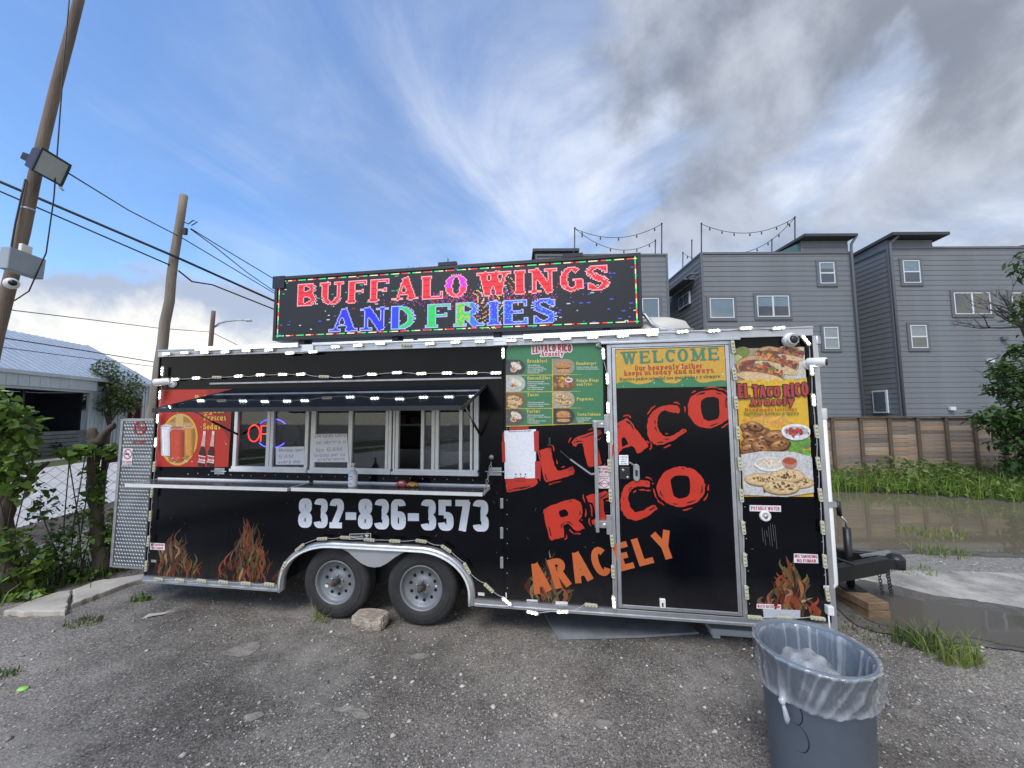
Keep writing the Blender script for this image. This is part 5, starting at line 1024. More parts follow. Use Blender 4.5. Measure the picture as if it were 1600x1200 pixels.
for (s, t, r, rot) in ((.80,.040,.10,-.25),(.60,.085,.17,-.38),(.36,.145,.185,-.22)):
    cu, cz = FQ(s,t); y = -.0046-.0018*(t*10); b.col = (.14,.07,.04); b.ell(cu,cz,r*1.02,r*.60,y+.0001,rot,26); b.col = (.46,.29,.14); b.ell(cu,cz,r,r*.58,y,rot,26,jit=.03); b.col = (.17,.06,.04); b.ell(cu,cz-r*.06,r*.92,r*.46,y-.0003,rot,26,jit=.03)
    for i in range(90):
        b.col = tuple(q*rr.uniform(.6,1.3) for q in rr.choice(((.50,.13,.04),(.42,.09,.03),(.20,.04,.09),(.16,.06,.03),(.12,.20,.05),(.48,.20,.07)))); q = rr.uniform(.010,.026); a = max(-.85,min(.85,rr.gauss(0,.45)))*r; c_ = rr.gauss(0,.13)*r+r*.02
        b.ell(cu+a*math.cos(rot)-c_*math.sin(rot),cz+a*math.sin(rot)+c_*math.cos(rot),q,q*.6,y-.0006-.00001*i,rr.uniform(0,3),7,jit=.4)
    b.col = (.22,.12,.06); b.ell(cu-.01,cz-r*.36,r*.98,r*.25,y-.0015,rot*.8,26); b.col = (.58,.41,.23); b.ell(cu-.01,cz-r*.38,r*.97,r*.22,y-.0017,rot*.8,26,jit=.04)
b.col = (.64,.39,.03); b.flat([FQ(0,.262),FQ(0,.235)]+[FQ(i/14,.222+.010*math.sin(i*2.1+1)) for i in range(15)]+[FQ(1,.262)],-.0118)
def inside(s0, s1): return min(max(s0,.02),.98), s1
for i in range(60):                          # fries, wings, garnish
    s, t = rr.gauss(.38,.16), rr.gauss(.50,.02); s = min(max(s,.05),.9); b.col = tuple(q*rr.uniform(.8,1.2) for q in (.62,.32,.06)); u_, z_ = FQ(s,t); b.ell(u_,z_,.055,.013,-.0042-.00002*i,rr.uniform(-.9,.9),8)
for i in range(40): s, t = min(max(rr.gauss(.80,.13),.55),.97), rr.gauss(.67,.022); b.col = tuple(q*rr.uniform(.6,1.4) for q in (.12,.25,.05)); u_, z_ = FQ(s,t); b.ell(u_,z_,rr.uniform(.015,.035),.02,-.0062-.00002*i,rr.uniform(0,3),8,jit=.5)
for i, (s, t, r) in enumerate(((.14,.55,.09),(.30,.57,.10),(.08,.60,.08),(.18,.64,.11),(.36,.62,.11),(.52,.60,.12),(.56,.66,.10),(.10,.68,.10),(.30,.68,.11),(.22,.53,.08))):
    r *= .8; u_, z_ = FQ(max(s,.14),t); ro = rr.uniform(-.7,.5); b.col = (.06,.025,.015); b.ell(u_+.004,z_-.008,r*1.05,r*.60,-.0070-.0006*i,ro,16,jit=.08); b.col = (.22,.085,.03); b.ell(u_,z_,r*.95,r*.52,-.0071-.0006*i,ro,16,jit=.10); b.col = (.38,.17,.06); b.ell(u_-.008,z_+.012,r*.66,r*.28,-.0073-.0006*i,ro,14,jit=.2); b.col = (.55,.32,.15); b.ell(u_-.014,z_+.020,r*.3,r*.09,-.0074-.0006*i,ro,10,jit=.3); b.col = (.10,.04,.02)
    for j in range(5): b.ell(u_+rr.gauss(0,.3)*r,z_+rr.gauss(0,.2)*r,.012,.008,-.0075-.0006*i,0,7,jit=.4)
food(b,'bowl',FQ(.80,.575)[0],FQ(.80,.575)[1],.105,-.0135,rr)
b.col = (.50,.49,.48); b.flat([FQ(0,.72),FQ(.3,.70),FQ(.75,.705),FQ(1,.74),FQ(1,.97),FQ(.6,1),FQ(0,.985)],-.0128)
for i, (s, t, r) in enumerate(((.80,.905,.105),(.64,.86,.125),(.26,.885,.118),(.54,.935,.130))): food(b,'pupusa',FQ(s,t)[0],FQ(s,t)[1],r,-.0136-.0011*i,rr)
b.col = (.66,.65,.62); b.ell(*FQ(.40,.785),.115,.058,-.0180,0,22); b.col = (.58,.50,.40); b.ell(*FQ(.40,.778),.10,.044,-.0183,0,22)
for i in range(40): b.col = rr.choice(((.70,.62,.52),(.55,.30,.18),(.62,.58,.42),(.66,.60,.60))); u_, z_ = FQ(.40,.778); b.ell(u_+rr.gauss(0,.035),z_+rr.gauss(0,.014),.014,.006,-.0186-.00001*i,rr.uniform(0,3),7)
b.col = (.42,.20,.14); b.ell(*FQ(.68,.775),.056,.045,-.0192,0,18); b.col = (.36,.07,.03); b.ell(*FQ(.68,.765),.050,.025,-.0195,0,18)
b.build('banner_picture', PRINTF, tr, kind='stuff')
ptext(tr,'banner_title','EL TACO RICO',(1153,622),(1262,619),20,-.0140,PRINT,'fat',(.40,.04,.05),outline=(.03,.015,.015),ow=.007,curve=lambda t:(-.02,1.0+.14*math.cos(2*math.pi*t)))
ptext(tr,'banner_title','Aracely',(1170,634),(1240,632),12,-.0160,PRINT,'cooper',(.42,.05,.05),outline=(.03,.015,.015),ow=.005)
ptext(tr,'banner_small_text','Handmade tortillas',(1163,642.5),(1244,641.5),5.2,-.0140,PRINT,'slab',(.38,.07,.02)); ptext(tr,'banner_small_text','Tortillas hechas a mano',(1161,648.5),(1247,647.5),5,-.0140,PRINT,'slab',(.13,.16,.03))
# warning stickers
def sticker(cs, lines, col=(.42,.02,.05)):
    quad(tr,'warning_sticker',cs,-.003,(.70,.68,.70))
    for s_, l, r, h in lines: ptext(tr,'sticker_text',s_,l,r,h,-.0038,PRINT,'sans',col)
sticker([(1171,789),(1220,790),(1220,799.5),(1171,798.5)],(('POTABLE WATER',(1173.5,796.5),(1218,797.5),5.5),))
sticker([(1240,864.5),(1277.5,866),(1278.5,880),(1240,879)],(('NO SMOKING',(1241.5,871),(1277,872),5),('NO FUMAR',(1245,878),(1275,878.8),5)))
sticker([(1182,943),(1220,944.5),(1220,952),(1182,950.5)],(('WASTE WATER TANK',(1183.5,949),(1219,950.4),4.4),))
sticker([(235,848),(258,849),(258,859.5),(235,858.5)],(('NO SMOKING',(236,852.5),(257,853),3.2),('NO FUMAR',(238.5,857.6),(255,858),3.2)))
quad(tr,'faded_label',[(1192,951),(1250,953),(1250,965),(1193,964)],-.0034,(.45,.47,.50)); quad(tr,'clearance_lamp',[(237,874),(245,874.5),(245,878.5),(237,878)],-.006,(.30,.28,.24))
sticker([(934.5,728),(954.5,728),(954.5,763),(934.5,763)],(('NO SMOKING',(935.5,734),(953.5,734),3.6),('NO FUMAR',(936,739),(953,739),3.6),('THIS',(940,742.5),(948,742.5),2),('COMMODITY',(936,745.5),(953,745.5),2),('DANGER',(938,748.5),(950,748.5),2),('PROPANE',(936.5,756.8),(952,756.8),2.6)))
b = MB(); b.col = (.42,.02,.05); q4 = [P(*p) for p in ((944.5,749.5),(954,755.5),(944.5,762),(935.2,755.5))]
for i in range(4): b.ribbon([q4[i],q4[(i+1) % 4]],.005,-.0042-.0001*i)
b.build('sticker_diamond', PRINT, tr)
# water inlet, corner bracket, cable, bottom strips
u_, z_ = P(1195,806); q = MB(); q.lathe([(.042,0),(.042,-.014),(.030,-.022),(.026,-.014),(0,-.010)],(u_,0,z_),'y',18); wi = q.build('water_inlet', WHITEP, tr); q = MB(); q.lathe([(.016,-.012),(.014,-.026),(0,-.026)],(u_,0,z_),'y',12); q.build('inlet_cap', GALV, wi)
pbox(tr,'corner_bracket',1287,943,1298,958,-.05,-.001,WHITEP,.006); q = MB(); u_, z_ = P(1293,955,-.03); q.tube([(u_,-.04,z_),(u_+.002,-.04,.12)], .005, 6); q.build('hanging_cord', WHITEP, tr)
for l, t, r, b_ in ((823,936,840,940),(868,939,887,944),(790,925,792,938),(747,925,757,931)): quad(tr,'tape_scrap',[(l,t),(r,t+1),(r,b_),(l,b_-1)],-.003,(.62,.60,.58))
# ------------------------------------------------------------------ tongue, jack, pipe
HC = DEP/2; HT = UR+1.20
for y0 in (.45, DEP-.45):
    q = MB(); q.bar((UR-.25,y0,.36),(HT-.10,HC+(-.05 if y0 < 1 else .05),.41),.075,.14); q.build('tongue_beam', M('black_paint', (.012,.012,.013), .35, var=.3, vs_=12), tr, bevel=.006)
q = MB(); q.box(HT-.22,HT,HC-.055,HC+.055,.36,.46); q.lathe([(0,.50),(.05,.49),(.075,.46),(.07,.36),(.0,.36)],(HT+.03,HC,0),'z',14); q.build('coupler', DARKM, tr, bevel=.006)
q = MB(); q.bar((HT-.28,HC,.46),(HT-.02,HC,.52),.03,.02); q.build('coupler_latch', GALV, tr)
JX, JY = HT-.40, HC-.02
q = MB(); q.tube([(JX,JY,.18),(JX,JY,.74)], .035, 14); jk = q.build('jack', DARKM, tr); q = MB(); q.tube([(JX,JY,.13),(JX,JY,.4)], .026, 12); q.box(JX-.09,JX+.09,JY-.09,JY+.09,.152,.166); q.build('jack_foot', DARKM, jk)
q = MB(); q.tube([(JX,JY,.74),(JX,JY,.80),(JX-.05,JY,.86)], .011, 8); q.build('jack_crank', GALV, jk); q = MB(); q.tube([(JX-.055,JY,.86),(JX-.062,JY,1.0)], .021, 10); q.build('crank_grip', DARKM, jk)
for k, (x, y) in enumerate(((HT-.17,HC-.06),(HT-.11,HC-.08),(HT-.05,HC+.0))): chain(tr,(x,y,.35),(x+.02,y,.12),8,.013,.004,0,DARKM)
q = MB(); rr = random.Random(3)
for k in range(3): q.tube([(UR+.05+.62*t+.05*math.sin(9*t+k), .75+.08*k+.15*math.sin(7*t+k), .47+.14*math.sin(math.pi*t)**2*(1+.3*k)+.03*k) for t in np.linspace(0,1,22)], .011, 6)
q.build('tongue_cable', WIREM, tr)
q = MB(); pu = UR+.055; q.tube([(pu,.02,1.93),(pu,.02,.62),(pu,.02,.585),(pu-.02,.02,.56),(pu-.09,.02,.56)], .024, 10); q.lathe([(.03,1.94),(.03,1.86),(.024,1.85)],(pu,.02,0),'z',10); q.build('drain_pipe', WHITEP, tr)
q = MB(); q.box(pu-.05,pu+.04,-.01,.05,1.17,1.21); q.build('pipe_clamp', GALV, tr); q = MB(); q.tube([(pu-.02,.02,1.9),(pu-.02,.02,2.5),(pu-.02,.06,2.5)], .016, 8); q.build('conduit', GALV, tr)
q = MB(); q.lathe([(.03,2.46),(.03,2.52),(.02,2.53)],(pu-.01,.02,0),'z',10); q.build('conduit_cap', GALV, tr)
# rear diamond-plate cabinet
DU0, DU1, DZ0, DZ1 = -3.345, -2.945, .36, 1.878
cab = empty('equipment_cabinet', (0,0,0), 0, 'diamond-plate steel cabinet on the rear end of the trailer', 'cabinet'); cab.location = tuple(T0); cab.rotation_euler = (0,0,TYAW)
DP_ = M('diamond_plate', (.17,.18,.18), .45, .6, var=.35, vs_=3.5); q = MB(); q.box(DU0,DU1,.0,1.9,DZ0,DZ1); q.build('shell', DP_, cab)
q = MB(); q.box(DU0-.012,DU0+.02,-.008,.02,DZ0,DZ1); q.box(DU0+.02,DU1,-.008,.0,DZ1-.022,DZ1+.005); q.box(DU0+.02,DU1,-.006,0,DZ0-.004,DZ0+.014); q.box(DU0+.02,DU1,-.004,0,1.475,1.482); q.build('edge_trim', GALV, cab)
q = MB(); nx, nzz = 11, 42
for j in range(nzz):
    for i in range(nx):
        u = DU0+.035+(i+.5*(j % 2))*.035; z = DZ0+.030+j*.0355
        if u > DU1-.012: continue
        s = .0150 if True else 0; a = R(-35) if True else 0; cx, sx_ = math.cos(a)*s, math.sin(a)*s; wx, wz = -math.sin(a)*.0052, math.cos(a)*.0052
        q.add([(u-cx,-.0005,z-sx_),(u+wx,-.0005,z+wz),(u+cx,-.0005,z+sx_),(u-wx,-.0005,z-wz),(u,-.0042,z)], [(0,4,1),(1,4,2),(2,4,3),(3,4,0)])
q.build('tread_pattern', M('tread_bright', (.62,.63,.63), .3, .8), cab, kind='stuff')
def nosmoke(b, cu, cz, r, y, col): b.col = col; b.ribbon([(cu+r*math.cos(t),cz+r*math.sin(t)) for t in np.linspace(0,2*math.pi,25)], r*.22, y); b.ribbon([(cu-r*.68,cz+r*.68),(cu+r*.68,cz-r*.68)], r*.2, y-.0003)
b = MB(); u_, z_ = P(219.5,668.5); nosmoke(b,u_,z_,.068,-.0052,(.30,.02,.025)); b.col = (.30,.02,.025); b.ribbon([(u_-.04,z_),(u_+.045,z_)],.02,-.0050); text_into(b,'NO FUMAR',(u_-.075,z_-.165),(u_+.075,z_-.165),.035,-.0052,'sans',(.30,.02,.025)); b.build('painted_no_smoking', PRINT, cab)
b = MB(); b.col = (.66,.65,.67); b.flat([P(193.5,700.5),P(208,700.5),P(207,727),P(192,727)],-.0050); u_, z_ = P(200.5,709.5); b.col = (.03,.03,.03); b.flat([(u_-.035,z_-.008),(u_+.02,z_-.008),(u_+.02,z_+.008),(u_-.035,z_+.008)],-.0054); nosmoke(b,u_,z_,.048,-.0056,(.36,.02,.05)); text_into(b,'NO SMOKING',P(193.5,723),P(206.5,723),.018,-.0056,'sans',(.36,.02,.05)); text_into(b,'NO FUMAR',P(194,726.3),P(206,726.3),.016,-.0056,'sans',(.36,.02,.05)); b.build('no_smoking_sticker', PRINT, cab)
# ------------------------------------------------------------------ message sign on the roof
SW, SH, SZ = 3.60, .66, 2.66
sg_ = empty('message_sign', T0+ta*.203+np.array([0,0,SZ]), TYAW, 'wide lit message board on the roof reading BUFFALO WINGS AND FRIES', 'led sign')
q = MB(); q.box(-SW/2,SW/2,.012,.17,0,SH); q.build('cabinet', DARKM, sg_, bevel=.004)
q = MB(); q.box(-SW/2,SW/2,-.005,.012,0,.03); q.box(-SW/2,SW/2,-.005,.012,SH-.03,SH); q.box(-SW/2,-SW/2+.03,-.0045,.012,.03,SH-.03); q.box(SW/2-.03,SW/2,-.0045,.012,.03,SH-.03); q.build('bezel', M('bezel_black', (.022,.024,.026), .5), sg_)
for x0_, x1_, z0_, z1_ in ((-SW/2-.025,-SW/2+.11,SH-.12,SH+.006),(-.06,.12,SH+.0005,SH+.035),(1.12,1.30,SH+.0005,SH+.035)): q = MB(); q.box(x0_,x1_,-.008,.03,z0_,z1_); q.build('mount_tab', DARKM, sg_)
for x_ in (.03, 1.22): q = MB(); q.tube([(x_,.015,SH+.03),(x_,.015,SH+.075)],.005,5); q.build('bolt', DARKM, sg_)
for u in (-1.5, -.5, .5, 1.5): q = MB(); q.box(u-.03,u+.03,.03,.15,-.06,.012); q.build('mount_foot', DARKM, sg_)
def screen_mat():
    mt = bpy.data.materials.new('unlit_matrix'); mt.use_nodes = True; nt = mt.node_tree; b = nt.nodes['Principled BSDF']; b.inputs['Roughness'].default_value = .5
    tcn = nt.nodes.new('ShaderNodeTexCoord'); br = nt.nodes.new('ShaderNodeTexBrick'); br.offset = 0; mp = nt.nodes.new('ShaderNodeMapping'); mp.inputs['Rotation'].default_value = (R(90),0,0)
    nt.links.new(tcn.outputs['Object'], mp.inputs['Vector']); nt.links.new(mp.outputs[0], br.inputs['Vector'])
    br.inputs['Scale'].default_value = 1; br.inputs['Brick Width'].default_value = .0111; br.inputs['Row Height'].default_value = .0111; br.inputs['Mortar Size'].default_value = .0022
    br.inputs['Color1'].default_value = (.016,.016,.022,1); br.inputs['Color2'].default_value = (.010,.010,.014,1); br.inputs['Mortar'].default_value = (.008,.008,.01,1)
    nt.links.new(br.outputs['Color'], b.inputs['Base Color']); return mt
q = MB(); q.box(-SW/2+.03,SW/2-.03,.006,.0118,.03,SH-.03); q.build('screen', screen_mat(), sg_)
NX, NY = 318, 54; pit = (SW-.06)/NX; pz = (SH-.06)/NY
lit = {}
def raster(s, x0, x1, y0, hgt, colf):
    wt_, lay = layout(s, 'led', -.05); sx = (x1-x0)/wt_
    mask = np.zeros((NY, NX), bool); who = np.zeros((NY, NX), int); X, Y = np.meshgrid(np.arange(NX)+.5, np.arange(NY)+.5)
    for gi, (gx, st) in enumerate(lay):
        for pts, w in st:
            ws = w if isinstance(w, list) else [w]*len(pts)
            for i in range(len(pts)-1):
                a = np.array([x0+(gx+pts[i][0])*sx, y0+pts[i][1]*hgt]); c = np.array([x0+(gx+pts[i+1][0])*sx, y0+pts[i+1][1]*hgt]); d_ = c-a; L2 = d_.dot(d_)
                if L2 < 1e-9: continue
                t = ((X-a[0])*d_[0]+(Y-a[1])*d_[1])/L2; e = .04 if len(pts) > 2 else 0
                cr_ = np.abs((X-a[0])*d_[1]-(Y-a[1])*d_[0])/math.sqrt(L2); hw = (ws[i]+ws[i+1])/4
                ang = abs(d_[0])/math.sqrt(L2); hwp = hw*(sx*(1-ang)+hgt*ang)
                hit = (t >= -e) & (t <= 1+e) & (cr_ <= hwp); mask |= hit; who[hit] = gi
    inner = mask.copy()
    for dy_, dx_ in ((0,1),(0,-1),(1,0),(-1,0)): inner &= np.roll(mask, (dy_, dx_), (0, 1))
    for r_, c_ in zip(*np.nonzero(mask)): lit[(c_, r_)] = colf(c_, r_, who[r_, c_]) if inner[r_, c_] else (.85,.36,.42) if r_ > 26 else (.38,.44,.85)
def row1(c, r, g):
    k = .78+.22*rng.random(); 
    if g == 6: return (.75*k,.03,.85*k) if r > 36 or c < 160 else (.9*k,.03,.12*k)
    return (.95*k,.02,.03) if r % 5 else (.55*k,.01,.02)
def row2(c, r, g):
    k = .75+.25*rng.random()
    if g < 2: return (.02,.03,.95*k)
    if g == 2: return (.02,.06,.9*k) if c < 118 else (.02,.7*k,.12)
    if g == 3: return (.02,.70*k,.12)
    if g == 4: return ((.05,.7*k,.10) if rng.random() < .7 else (.5,.55,.06)) if c < 182 else (.05,.2*k,.8)
    return (.05,.06,.95*k) if rng.random() < .8 else (.02,.4,.8)
raster('BUFFALO WINGS', 20, 297, 28.5, 20.5, row1); raster('AND FRIES', 52, 255, 3.0, 20.5, row2)
for k in range(170):
    c, r = int(NX*rng.random()), int(NY*rng.random())
    if (c, r) in lit: continue
    f = rng.random(); col = (.02,.6,.2) if c < 150 and r > 24 and f < .7 else ((.1,.12,.9) if f < .75 else (.7,.75,.8))
    for dd in range(rng.choice((1,2,2,3))): lit.setdefault((min(c+dd, NX-1), r), tuple(q*.7 for q in col))
for k in range(330):
    c, r = int(rng.gauss(185, 38)), int(rng.gauss(27, 4))
    if 0 <= c < NX and 0 <= r < NY and (c, r) not in lit: lit[(c, r)] = rng.choice(((.6,.02,.05),(.5,.05,.5),(.2,.05,.6),(.5,.03,.03)))
for j in range(9):
    rad = 9+j*3.6
    for t in np.linspace(-1.2, .9, 40):
        c, r = int(178+rad*math.cos(t)*1.2), int(26+rad*math.sin(t)*.8)
        if 0 <= c < NX and 0 <= r < NY and (c, r) not in lit and rng.random() < .75: lit[(c, r)] = ((.75,.5,.12),(.7,.6,.3),(.3,.6,.15),(.7,.15,.05))[j % 4]
for c in range(NX):
    for r in (1, NY-2):
        if (c//2) % 5 != 4: lit[(c, r)] = ((.9,.05,.04),(.05,.8,.2),(.9,.8,.45))[(c//7+r) % 3]
for r in range(NY):
    for c in (1, NX-2): lit[(c, r)] = ((.05,.8,.2),(.9,.8,.45),(.9,.05,.04))[(r//4) % 3]
q = MB()
for (c, r), col in lit.items():
    x = -SW/2+.03+c*pit; z = .03+r*pz; q.col = col; q.add([(x+pit*.03,.0045,z+pz*.06),(x+pit*.97,.0045,z+pz*.06),(x+pit*.97,.0045,z+pz*.94),(x+pit*.03,.0045,z+pz*.94)], [(0,1,2,3)])
q.build('lit_diodes', DIODE, sg_, kind='stuff')
# bright tube bars along the roof edge
def lightbar(a, c, label):
    (u0, z0), (u1, z1) = P(*a, -.05), P(*c, -.05); o = empty('light_bar', T0, TYAW, label, 'light bar', 'light bars along the roof edge')
    q = MB(); q.bar((u0,-.05,z0),(u1,-.05,z1),.02,.045); q.build('housing', ALUW, o); q = MB(); n_ = int((u1-u0)/.022)
    for i in range(n_):
        u = u0+(u1-u0)*(i+.2)/n_; z = z0+(z1-z0)*(i+.2)/n_; q.box(u,u+.011,-.0625,-.0602,z-.016,z-.004); q.box(u,u+.011,-.0625,-.0602,z+.003,z+.015)
    q.build('diodes', M('bar_lit', (1,.93,.86), .4, emit=1.6), o, kind='stuff')
lightbar((306,545.5),(466,539),'lit white light bar on the roof edge left of the sign'); lightbar((818,526.5),(1029,517),'lit white light bar on the roof edge under the sign')
# roof dome and hose
u_, z_ = P(1030,512,.25); dm = empty('roof_vent', T0+ta*u_+tn*.35+np.array([0,0,2.62]), TYAW, 'low cream roof vent dome right of the sign', 'vent'); q = MB(); q.lathe([(.30,-.02),(.30,.05),(.26,.12),(.15,.165),(0,.18)],(0,0,0),'z',24); q.build('dome', M('cream_plastic', (.55,.53,.48), .5), dm); q = MB(); q.lathe([(.33,-.06),(.33,-.02),(.30,-.02)],(0,0,0),'z',24); q.build('flange', ALUW, dm)
hs = empty('sign_hose', T0+ta*2.0+np.array([0,0,2.6]), TYAW, 'grey hose from the sign down to the roof vent', 'hose'); q = MB(); q.tube([(0,.1,.20),(.04,.08,.18),(.09,.06,.09),(.16,.04,.04),(.26,.03,.022),(.42,.03,.02)], .016, 8); q.build('tube', GALV, hs)
q = MB(); q.lathe([(.02,.19),(.024,.2),(.024,.23),(0,.235)],(0,.1,0),'z',8); q.build('fitting', DARKM, hs)
# ------------------------------------------------------------------ strings of three-diode light modules
mb_ = MB(); pts = [(-.046,-.013),(.046,-.013),(.052,-.007),(.052,.007),(.046,.013),(-.046,.013),(-.052,.007),(-.052,-.007)]; mb_.prism(pts, -.012, 0); me_mod = mb_.mesh('light_module', CREAMP)
def lensmesh(mat):
    b = MB()
    for x in (-.029, 0, .029): b.lathe([(.0090,-.012),(.0085,-.016),(.005,-.0185),(0,-.019)],(x,0,0),'y',10)
    return b.mesh('lenses', mat)
me_on, me_off = lensmesh(LEDON), lensmesh(M('lens_clear', (.36,.36,.28), .2))
def string(label, mods, wire=True, base=-.03, sag=.012):
    """mods: (px, py, tilt degrees, lit)"""
    o = empty('light_string', T0, TYAW, label, 'light string', 'strings of light modules on the trailer'); pp = []
    for px, py, tilt, on in mods:
        u, z = P(px, py, base); c = bpy.data.objects.new('light_module', me_mod); C.objects.link(c); c.parent = o; c.location = (u, base, z); c.rotation_euler = (rng.uniform(-.1,.1), R(tilt)+rng.uniform(-.04,.04), 0)
        l = bpy.data.objects.new('lenses', me_on if on else me_off); C.objects.link(l); l.parent = c
        t = R(tilt); pp.append((Vector((u-.05*math.cos(t), base+.002, z+.05*math.sin(t))), Vector((u+.05*math.cos(t), base+.002, z-.05*math.sin(t)))))
    b = MB(); path = []
    for i in range(len(pp)):
        a, c = pp[i]
        if path and (c-path[-1]).length < (a-path[-1]).length: a, c = c, a
        if not path and len(pp) > 1 and (a-pp[1][0]).length < (c-pp[1][0]).length: a, c = c, a
        if path:
            k = rng.uniform(-.4,1)*sag; p_ = path[-1]; path += [p_.lerp(a, t)+Vector((0,-.004*math.sin(math.pi*t),-k*4*t*(1-t))) for t in (.25,.5,.75)]
        path += [a, c]
    b.tube(path, .0026, 5)
    b.build('wire', M('pale_wire', (.45,.45,.44), .5), o)
on = lambda l, t=0: [(x, y, t, 1) for x, y in l]
string('string of lit light modules along the whole roof edge', on([(261,553),(290,551),(321,551),(353,550),(386,548),(421,547),(454,552),(490,550),(525,542),(560,540),(595,537)])+[(634,539,0,0)]+on([(672,537),(712,535),(750,534),(799,532),(840,531),(884,529),(926,527),(973,525),(1019,523),(1066,518.5),(1115,517),(1165,513),(1216,513)],-3), base=-.045)
string('string of lit light modules above the awning', on([(275,592.5),(308,591)])+[(340,589.5,0,0)]+on([(374,588),(408,586),(443,585),(471,585)])+[(507,588.5,3,0)]+on([(544,588.5),(582,585),(621,582.5),(659,584),(699,583),(738,583),(775,583)]))
string('string of light modules down the left corner', [(255,580,90,1),(251.5,617,90,1),(248,654,90,1),(245,691,92,1),(242,729,92,0),(238.5,769,92,0),(236,806,92,0),(233,845,92,0),(229.5,884,92,0)])
string('string of unlit modules along the lower left rail', [(249,904.5,3,0),(282,906,3,0),(316,907,3,0),(350,909,3,0),(385,911,3,0),(421.5,912.5,3,0)], base=-.04)
string('string of unlit modules over the wheel fender', [(444,885,-68,0),(469,855,-38,0),(504,841.5,-5,0),(540.5,839.5,0,0),(577.5,843,3,0),(617.5,845,2,0),(658.5,845,4,0),(697.5,857,32,0),(730,887.5,58,0),(764,918,40,0),(792,939,36,1)], base=-.05)
string('loop of light modules drooping below the rail by the door', [(832,956.5,6,1),(879,955,-6,1),(923.5,945,2,0)], base=-.05)
string('short lit light string left of the menu board', [(786.5,552,90,1)])
string('string of light modules down the left side of the door', [(942.5,553,88,1),(949,592,89,1),(950,637,89,1),(950.3,682,89,1),(952,727,88,0),(953.6,774,88,0),(956,844,88,0),(957.5,892.5,88,0),(958.6,940,88,1)], base=-.045)
string('string of unlit modules down the right side of the door', [(1145,542,88,0),(1147,584,87,0),(1149.5,629,87,0),(1152.5,676,87,0),(1155.5,724.5,87,0),(1158,774,87,0),(1161,824,87,0),(1163.5,874,87,0),(1166,925,87,0)], base=-.045)
string('string of unlit modules along the lower right rail', [(1179,964,2,0),(1225,965,2,0),(1277,965.5,2,0)], base=-.045)
string('string of light modules down the right corner', [(1258,532,56,1),(1267,577.5,86,1),(1270,625,87,1),(1275,674,87,0),(1278,724,87,0),(1281,773,87,0),(1284.5,824,87,0),(1288,876.5,87,0),(1292,928,87,0)])
# ------------------------------------------------------------------ cameras
def camera_dome(px, py, label):
    u, z = P(px, py, -.05); o = empty('security_camera', T0+ta*u+np.array([0,0,z]), TYAW, label, 'camera'); q = MB(); q.lathe([(.07,0),(.072,-.03),(.06,-.065),(.04,-.082),(.035,-.083)],(0,0,0),'y',22); q.lathe([(.05,-.055),(.058,-.07),(.05,-.088)],(0,0,-.004),'y',20); q.build('housing', WHITEP, o); q = MB(); q.lathe([(.036,-.084),(.034,-.094),(.02,-.10),(0,-.102)],(.004,0,-.008),'y',18); q.build('lens', DARKM, o); o.scale = (.82,.82,.82); return o
camera_dome(1238,530,'white dome camera at the top right of the trailer')
def camera_bullet(px, py, dirv, label):
    u, z = P(px, py, -.06); o = empty('security_camera', T0+ta*u-tn*.06+np.array([0,0,z]), TYAW, label, 'camera'); d = Vector(dirv).normalized(); q = MB(); q.tube([-d*.07,-d*.06,d*.05,d*.06], [.03,.036,.038,.034], 16); q.build('housing', WHITEP, o); q = MB(); q.tube([d*.0601,d*.063], .027, 14); q.build('lens', DARKM, o); q = MB(); q.tube([-d*.04,Vector((-d.x*.07+.02,.04,-.01)),Vector((-d.x*.07+.02,.058,-.01))], .013, 8); q.lathe([(0,.04),(.045,.042),(.045,.06)],(-d.x*.07+.02,0,-.01),'y',14); q.build('bracket', WHITEP, o)
camera_bullet(252,597,(-.8,-.55,-.15),'cream bullet camera at the top left corner of the trailer'); camera_bullet(1277,566,(.65,-.75,-.1),'small white bullet camera at the top right corner')
# ------------------------------------------------------------------ things in the serving window and on the shelf
def tloc(u, y, z): return T0+ta*u+tn*y+np.array([0,0,z])
(u0, z_) = P(425,677,.06); os_ = empty('open_sign', tloc(u0,.06,z_), TYAW, 'oval LED sign in the window with only red OP lit', 'led sign')
q = MB(); q.ell(0,0,.30,.155,.006,0,40); q.build('backing', M('smoked_acrylic', (.012,.012,.014), .15), os_)
sc = abs(P(430,677,.06)[0]-P(420,677,.06)[0])/10; RO = M('red_led', (1,.03,.02), .4, emit=4); BO = M('blue_led', (.10,.08,1), .4, emit=4)
def dots(name, pts, mat, r=.0058):
    b = MB()
    for x, z in pts: b.lathe([(r,.003),(r*.8,-.002),(0,-.003)],(x,0,z),'y',6)
    b.build(name, mat, os_)
def D(px, py): return ((px-425)*sc, (677-py)*sc)
dots('letter_o', [D(396.5+9.0*math.cos(t),677+11.5*math.sin(t)) for t in np.linspace(0,2*math.pi,27)[:-1]], RO)
dots('letter_p', [D(407.5,y) for y in np.arange(667,690,2.3)]+[D(x,666.5) for x in (410,412.5,415,417.5)]+[D(x,678) for x in (410,412.5,415,417.5)]+[D(419.5,669),D(420.5,672),D(419.5,675.5)], RO)
dots('blue_arcs', [D(425+26*math.cos(t),677-20*math.sin(t)) for t in list(np.linspace(.75,2.4,24))+list(np.linspace(-2.4,-.75,24))], BO, .0045)
